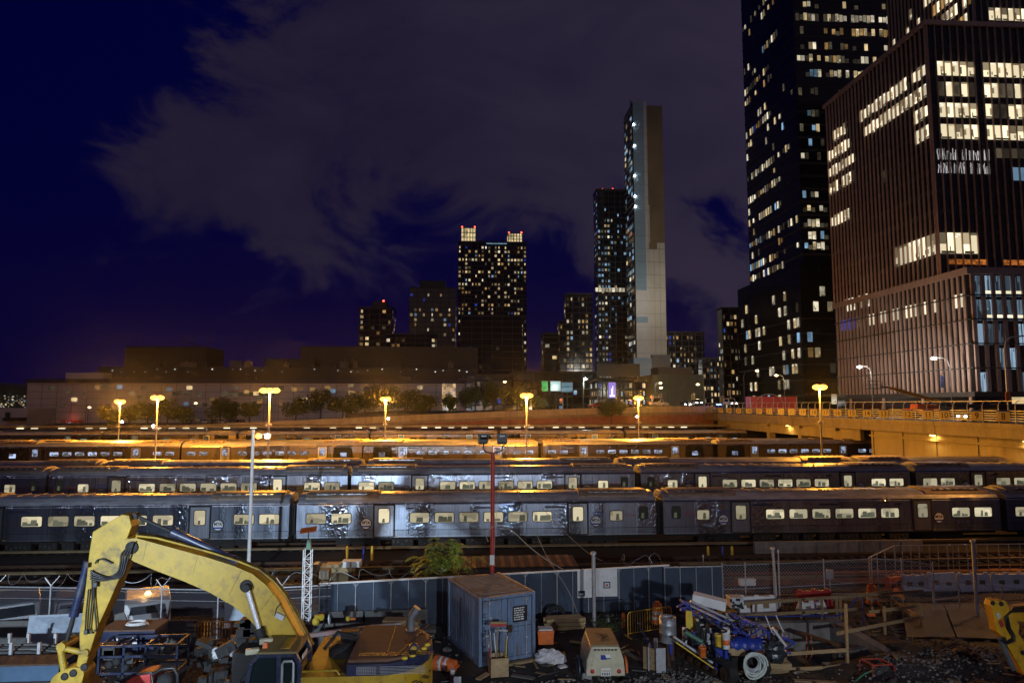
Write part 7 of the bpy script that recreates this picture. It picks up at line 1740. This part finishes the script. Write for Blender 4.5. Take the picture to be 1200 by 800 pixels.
t = thing('tool_chest', 'dark blue steel chest with white papers on its front', 'chest', tuple(S(148, 764))); A, B = W(117,740,25.9), W(180,761,25.9); mb = MB(); mb.b2((A.x,25.9,B.z-.05),(B.x,27.0,A.z)); part('body', mb, m_navy, t, bevel=.02)
mb = MB(); mb.b2((A.x-.03,25.87,A.z+.002),(B.x+.03,27.05,A.z+.06)); part('lid', mb, m_hood, t)
mb = MB()
for x0, x1 in ((132.5,140),(141,147.5),(148,154),(154.8,162.5)): C, D = W(x0,747.5-(x0-132)*.05,25.88), W(x1,755-(x0-132)*.05,25.88); mb.b2((C.x,25.875,D.z),(D.x,25.89,C.z))
part('paper', mb, m_white, t); mb = MB(); q = W(160,737,26.4); mb.tube([(q.x+.4*math.cos(a*.4)*(1-.006*a),26.4+.25*math.sin(a*.4),A.z+.09+.002*a) for a in range(50)], .016, 5); single('cable_coil', mb, m_white, 'pale cable coil lying on the dark blue chest', 'cable')
# dark machine frame
t = thing('machine_rack', 'dark steel frame full of engine parts before the blue chest', 'rack', tuple(S(160, 792))); mb = MB(); xs_ = [W(x,770,24.6).x for x in (116,145,171,207)]; zt, zb = W(160,756,24.6).z, W(160,788,24.6).z
for yy in (24.6, 25.6):
    for x in xs_: mb.bar((x,yy,zb-.15),(x,yy,zt),.07)
    for zz in (zt, zb, (zt+zb)/2+.1): mb.bar((xs_[0],yy,zz),(xs_[-1],yy,zz),.07)
for x in xs_: mb.bar((x,24.6,zt),(x,25.6,zt),.07); mb.bar((x,24.6,zb),(x,25.6,zb),.07)
part('frame', mb, m_navy, t); rg = random.Random(71)
for k in range(14):
    x = rg.uniform(xs_[0]+.2,xs_[-1]-.2); z = rg.uniform(zb+.15,zt-.15); mb = MB()
    if k % 3 == 0: mb.lathe((x,24.75,z), [(.14,0),(.14,.15),(.07,.17)], 14, (0,-1,0))
    elif k % 3 == 1: mb.box((x,24.9,z),(rg.uniform(.2,.5),.4,rg.uniform(.15,.35)))
    else: mb.tube([(x-.3,24.7,z),(x+.3,24.7,z+.02)], .028, 7)
    part('engine_part', mb, m_under if k % 3 else m_dark, t)
# pipe rack at left
rg = random.Random(9)
for k in range(7):
    y_ = 24.8+.16*(k % 4); z_ = W(40,764,24.8).z-.16*(k//4)+.02*k; c = m_blue if k == 4 else (m_concd if k % 2 else m_under); mb = MB(); x1_ = W(68+k*3.5,764,24.8).x
    mb.tube([(-30,y_,z_+.05),(-22,y_,z_+.02),(x1_-1,y_,z_),(x1_,y_,z_-.10-.02*k)], .075, 9); single('pipe', mb, c, ('blue pipe' if k == 4 else ('grey pipe','dark grey pipe')[k % 2])+' in the rack at the left edge, '+('top front','top second','top third','top rear','lower front','lower second','lower third')[k], 'pipe', 'pipes in the left rack')
t = thing('pipe_rack', 'grey steel posts carrying the pipes at the left edge', 'rack', tuple(S(30,786))); 
for px in (-10, 13, 46):
    q = W(px,760,24.6); mb = MB(); mb.bar((q.x,24.6,.3),(q.x,24.6,W(px,752,24.6).z),.09); mb.bar((q.x,25.5,.3),(q.x,25.5,W(px,752,24.6).z),.09); mb.bar((q.x,24.6,W(px,772,24.6).z),(q.x,25.5,W(px,772,24.6).z),.08); part('post', mb, m_galv, t)
A, B = W(-60,782,23.6), W(68,797,23.6); mb = MB(); mb.b2((A.x,23.6,B.z),(B.x,24.4,A.z)); mb.mat(1); mb.b2((A.x,23.58,A.z+.003),(B.x+.03,24.45,A.z+.06)); mb.b2((A.x,23.5,B.z-.07),(B.x,24.4,B.z-.003)); single('steel_beam', mb, [M('beam_blue', (.045,.085,.14), .5, .1, .2, 2), m_rust], 'big blue grey steel beam with rusty flanges at the lower left', 'beam')
mb = MB(); q = W(58,779,23.9); mb.box(q,(.9,.2,.05),rz=.2); mb.box(q+Vector((.3,.05,.04)),(.5,.15,.05),rz=-.3); single('scrap_board', mb, m_orange, 'orange scrap boards lying on the blue grey beam', 'board')
# red machine hood low in front
t = thing('plate_compactor', 'small red machine with a dark roll frame low in the foreground', 'machine', tuple(W(172,810,22.5))); mb = MB(); mb.prism(onb([(138,812),(144,800),(156,792),(176,789),(177,812)],22.4), (0,1,0), 0, .8); part('hood', mb, m_red, t, bevel=.05)
mb = MB(); mb.tube(onb([(136,812),(143,798),(156,790),(178,787),(180,812)],22.35), .045, 8); mb.tube(onb([(178,790),(190,783),(204,782),(208,790),(208,812)],22.35), .05, 8); mb.tube(onb([(183,812),(186,792),(196,788),(203,795),(203,812)],22.6), .05, 8); part('frame', mb, m_black, t)
mb = MB(); mb.lathe(W(195,797,22.5), [(.22,0),(.22,.2),(.1,.22)], 16, (0,-1,0)); part('wheel', mb, m_tyre, t)
# dark drill tools heap left of the cab
rg = random.Random(81)
t = thing('attachment_heap', 'dark heap of hydraulic digger attachments left of the cab', 'attachments', tuple(S(270, 785))); mb = MB()
for k in range(34):
    x, y = rg.uniform(236,293), rg.uniform(750,800); Y = 23.5+rg.uniform(0,1.5); mb.mat(rg.choice((0,0,0,1))); q = W(x,y,Y); mb.box(q,(rg.uniform(.15,.6),rg.uniform(.2,.5),rg.uniform(.1,.4)),rot=Matrix.Rotation(rg.uniform(-.5,.5),3,'Y') @ Matrix.Rotation(rg.uniform(-1,1),3,'Z'))
part('casing', mb, [m_dark, m_under], t, bevel=.015)
mb = MB(); rg2 = random.Random(5); q = W(255,765,23.4); mb.ball(q, .16, 9, 6, (1.2,.8,1), .3, rg2); part('rag', mb, m_tarp, t)
mb = MB(); mb.tube([W(271,767,23.4),W(284,759,23.3)], .07, 10); part('tube', mb, m_galv, t)
for k, (px,py,w_,h_,lb) in enumerate(((240,765,.7,.25,'flat'),(300,742,.5,.4,'square'))): pass
# earth lumps, gravel
rg = random.Random(99); mb = MB()
for k in range(2600):
    x, y = rg.uniform(-20,26), 22.5+rg.random()**1.5*13
    if 11 < x < 16.8 and 26.3 < y < 31.4: continue
    s = rg.uniform(.015,.05) if rg.random() < .93 else rg.uniform(.06,.17); mb.mat(rg.choice((0,0,1,2))); mb.ball((x,y,site_z(x,y)+s*.2), s, 5, 4, (1.2,.9,.7), .35, rg)
for k in range(420):
    x, y = rg.uniform(-14,22), 23+rg.random()**1.4*10
    if 11 < x < 16.8 and 26.3 < y < 31.4: continue
    p = Vector((x,y,site_z(x,y)+.03)); a_ = rg.uniform(0,3.14); L = rg.uniform(.15,.7); mb.mat(rg.choice((0,1,2,3,3))); mb.box(p, (L, rg.uniform(.02,.12), rg.uniform(.015,.05)), rot=Matrix.Rotation(a_,3,'Z') @ Matrix.Rotation(rg.uniform(-.2,.2),3,'Y'))
for cx_, cy_, sd_, n__ in ((8.2,24.6,1.5,900),(4.5,24.4,1.2,500),(1.2,24.6,.9,350),(17.5,25.2,1.6,700)):
    for k in range(n__):
        x, y = rg.gauss(cx_,sd_), rg.gauss(cy_,sd_*.45)
        if 11 < x < 16.8 and 26.3 < y < 31.4: continue
        s = rg.uniform(.02,.06); mb.mat(rg.choice((1,1,4))); mb.ball((x,y,site_z(x,y)+s*.2), s, 5, 4, (1.2,.9,.7), .35, rg)
struct('rubble', mb, [m_soil, m_concd, m_under, m_woodd, m_conc], 'stuff')
mb = MB(); rg = random.Random(15)
for cx_, cy_, n__ in ((-6.2,29.6,260),(-4.7,29.9,260),(-3.0,30.3,120),(6.2,30.9,320),(1.6,30.9,120)):
    for k in range(n__):
        p = Vector((cx_+rg.gauss(0,.4), cy_+rg.gauss(0,.12), site_z(cx_,cy_)+abs(rg.gauss(0,.28)))); a = Vector((rg.gauss(0,1),rg.gauss(0,1),rg.gauss(0,1))).normalized(); b = a.orthogonal(); s = rg.uniform(.03,.07); mb.mat(rg.choice((0,1))); mb.add([p-a*s,p+b*s*.5,p+a*s,p-b*s*.5],[(0,1,2,3)])
struct('weeds', mb, [m_leaf, m_leaf2], 'stuff')
# planks and scrap scattered on the ground
for k, (x0,y0,x1,y1,mt,lb) in enumerate(((700,772,742,762,m_woodd,'long weathered plank lying left of the amber barrier'),(668,752,705,757,m_woodd,'weathered plank lying before the timber pile'),(735,766,752,775,m_concd,'grey offcut lying before the drum'),(600,792,626,796,m_concd,'flat grey offcut before the container sill'),(560,797,572,790,m_ply,'small plywood offcut left of the tool crate'),(930,798,980,801,m_woodd,'weathered plank at the pit near edge'),(655,783,664,781,m_white,'small white scrap on the dark soil'))):
    A, B = S(x0,y0), S(x1,y1); mb = MB(); mb.bar(A+Vector((0,0,.07)),B+Vector((0,0,.07)),.2,.05); single('plank', mb, mt, lb, 'plank')

# ================================================================ assumed street lights, out of view on the road behind the walkway, plus an added train lamp
def added_lamp(x, y, z, power, col, aim, spot, label):  # a lamp out of view
    t = thing('street_lamp', label, 'street lamp', (x, y, .3)); mb = MB(); mb.tube([(x,y-1.6,.3),(x,y-1.6,z-.5),(x,y-1.2,z+.1),(x,y,z+.15)], .10, 8); part('pole', mb, m_galv, t)
    mb = MB(); mb.box((x,y,z+.1),(.4,.8,.15)); hd = part('lamp_head', mb, m_galv, t); mb = MB(); mb.box((x,y,z),(.3,.6,.04)); part('lens', mb, e_lampw, hd)
    light('street_light', 'SPOT', (x,y,z-.1), power, col, .35, aim, spot, .8)  # spot of the unseen lamp
added_lamp(-4.5, -8, 9.2, 7500, (.78,.87,1.), (-7, 40, 2.), 56, 'assumed white street lamp on the road behind the walkway, left one')  # unseen lamp, assumed as a source of the white light on site and trains
added_lamp(9, -6, 9.4, 19000, (.80,.88,1.), (4, 28, .8), 62, 'assumed white street lamp on the road behind the walkway, right one')  # also unseen; assumed source of the white light around the container
added_lamp(-13, -8, 9.0, 85000, (.64,.81,1.), (-15, 50, 5.0), 42, 'added white lamp behind the walkway that brightens the trains, third one')  # unseen extra lamp, added to brighten the train sides
t = thing('light_mast', 'assumed sodium light mast beyond the right edge of the site', 'light mast', (45,45,.1)); mb = MB(); mb.tube([(45,45,0),(45,45,12)], .12, 10); part('pole', mb, m_pole, t); mb = MB(); mb.ball((45,45,12), .3, 12, 8); part('lens', mb, e_sod, t)  # out of view, assumed as the source of the orange light on the clay
light('sodium_light', 'SPOT', (44.7,44.8,11.6), 6500, (1.,.42,.07), .25, (21,39,0), 110, .6)  # spot of the assumed mast, aimed at the clay strip

# ================================================================ thin volume added so the lamps show a halo
hm = bpy.data.materials.new('halo_volume'); hm.use_nodes = True; hn = hm.node_tree.nodes; hn.clear()
ho = hn.new('ShaderNodeOutputMaterial'); hv_ = hn.new('ShaderNodeVolumePrincipled'); hm.node_tree.links.new(hv_.outputs[0], ho.inputs['Volume'])
hv_.inputs['Color'].default_value = (.9,.9,.92,1); hv_.inputs['Density'].default_value = .000055; hv_.inputs['Anisotropy'].default_value = .94
mb = MB(); mb.b2((-3600,-60,-8),(3600,2600,260)); struct('halo_volume', mb, hm, 'stuff')
# ---------------------------------------------------------------- render settings
scene.render.engine = 'CYCLES'
scene.cycles.use_denoising = True
try: scene.cycles.denoiser = 'OPENIMAGEDENOISE'
except Exception: pass
scene.cycles.volume_bounces = 0; scene.cycles.max_bounces = 5; scene.cycles.diffuse_bounces = 2; scene.cycles.glossy_bounces = 3; scene.cycles.transparent_max_bounces = 8
scene.cycles.sample_clamp_indirect = 4; scene.cycles.sample_clamp_direct = 0
scene.cycles.use_light_tree = True
scene.cycles.caustics_reflective = False; scene.cycles.caustics_refractive = False
vs_ = scene.view_settings
scene.display_settings.display_device = 'sRGB'
vs_.view_transform = 'Standard'; vs_.look = 'None'; vs_.exposure = 0; vs_.gamma = 1; vs_.use_curve_mapping = False
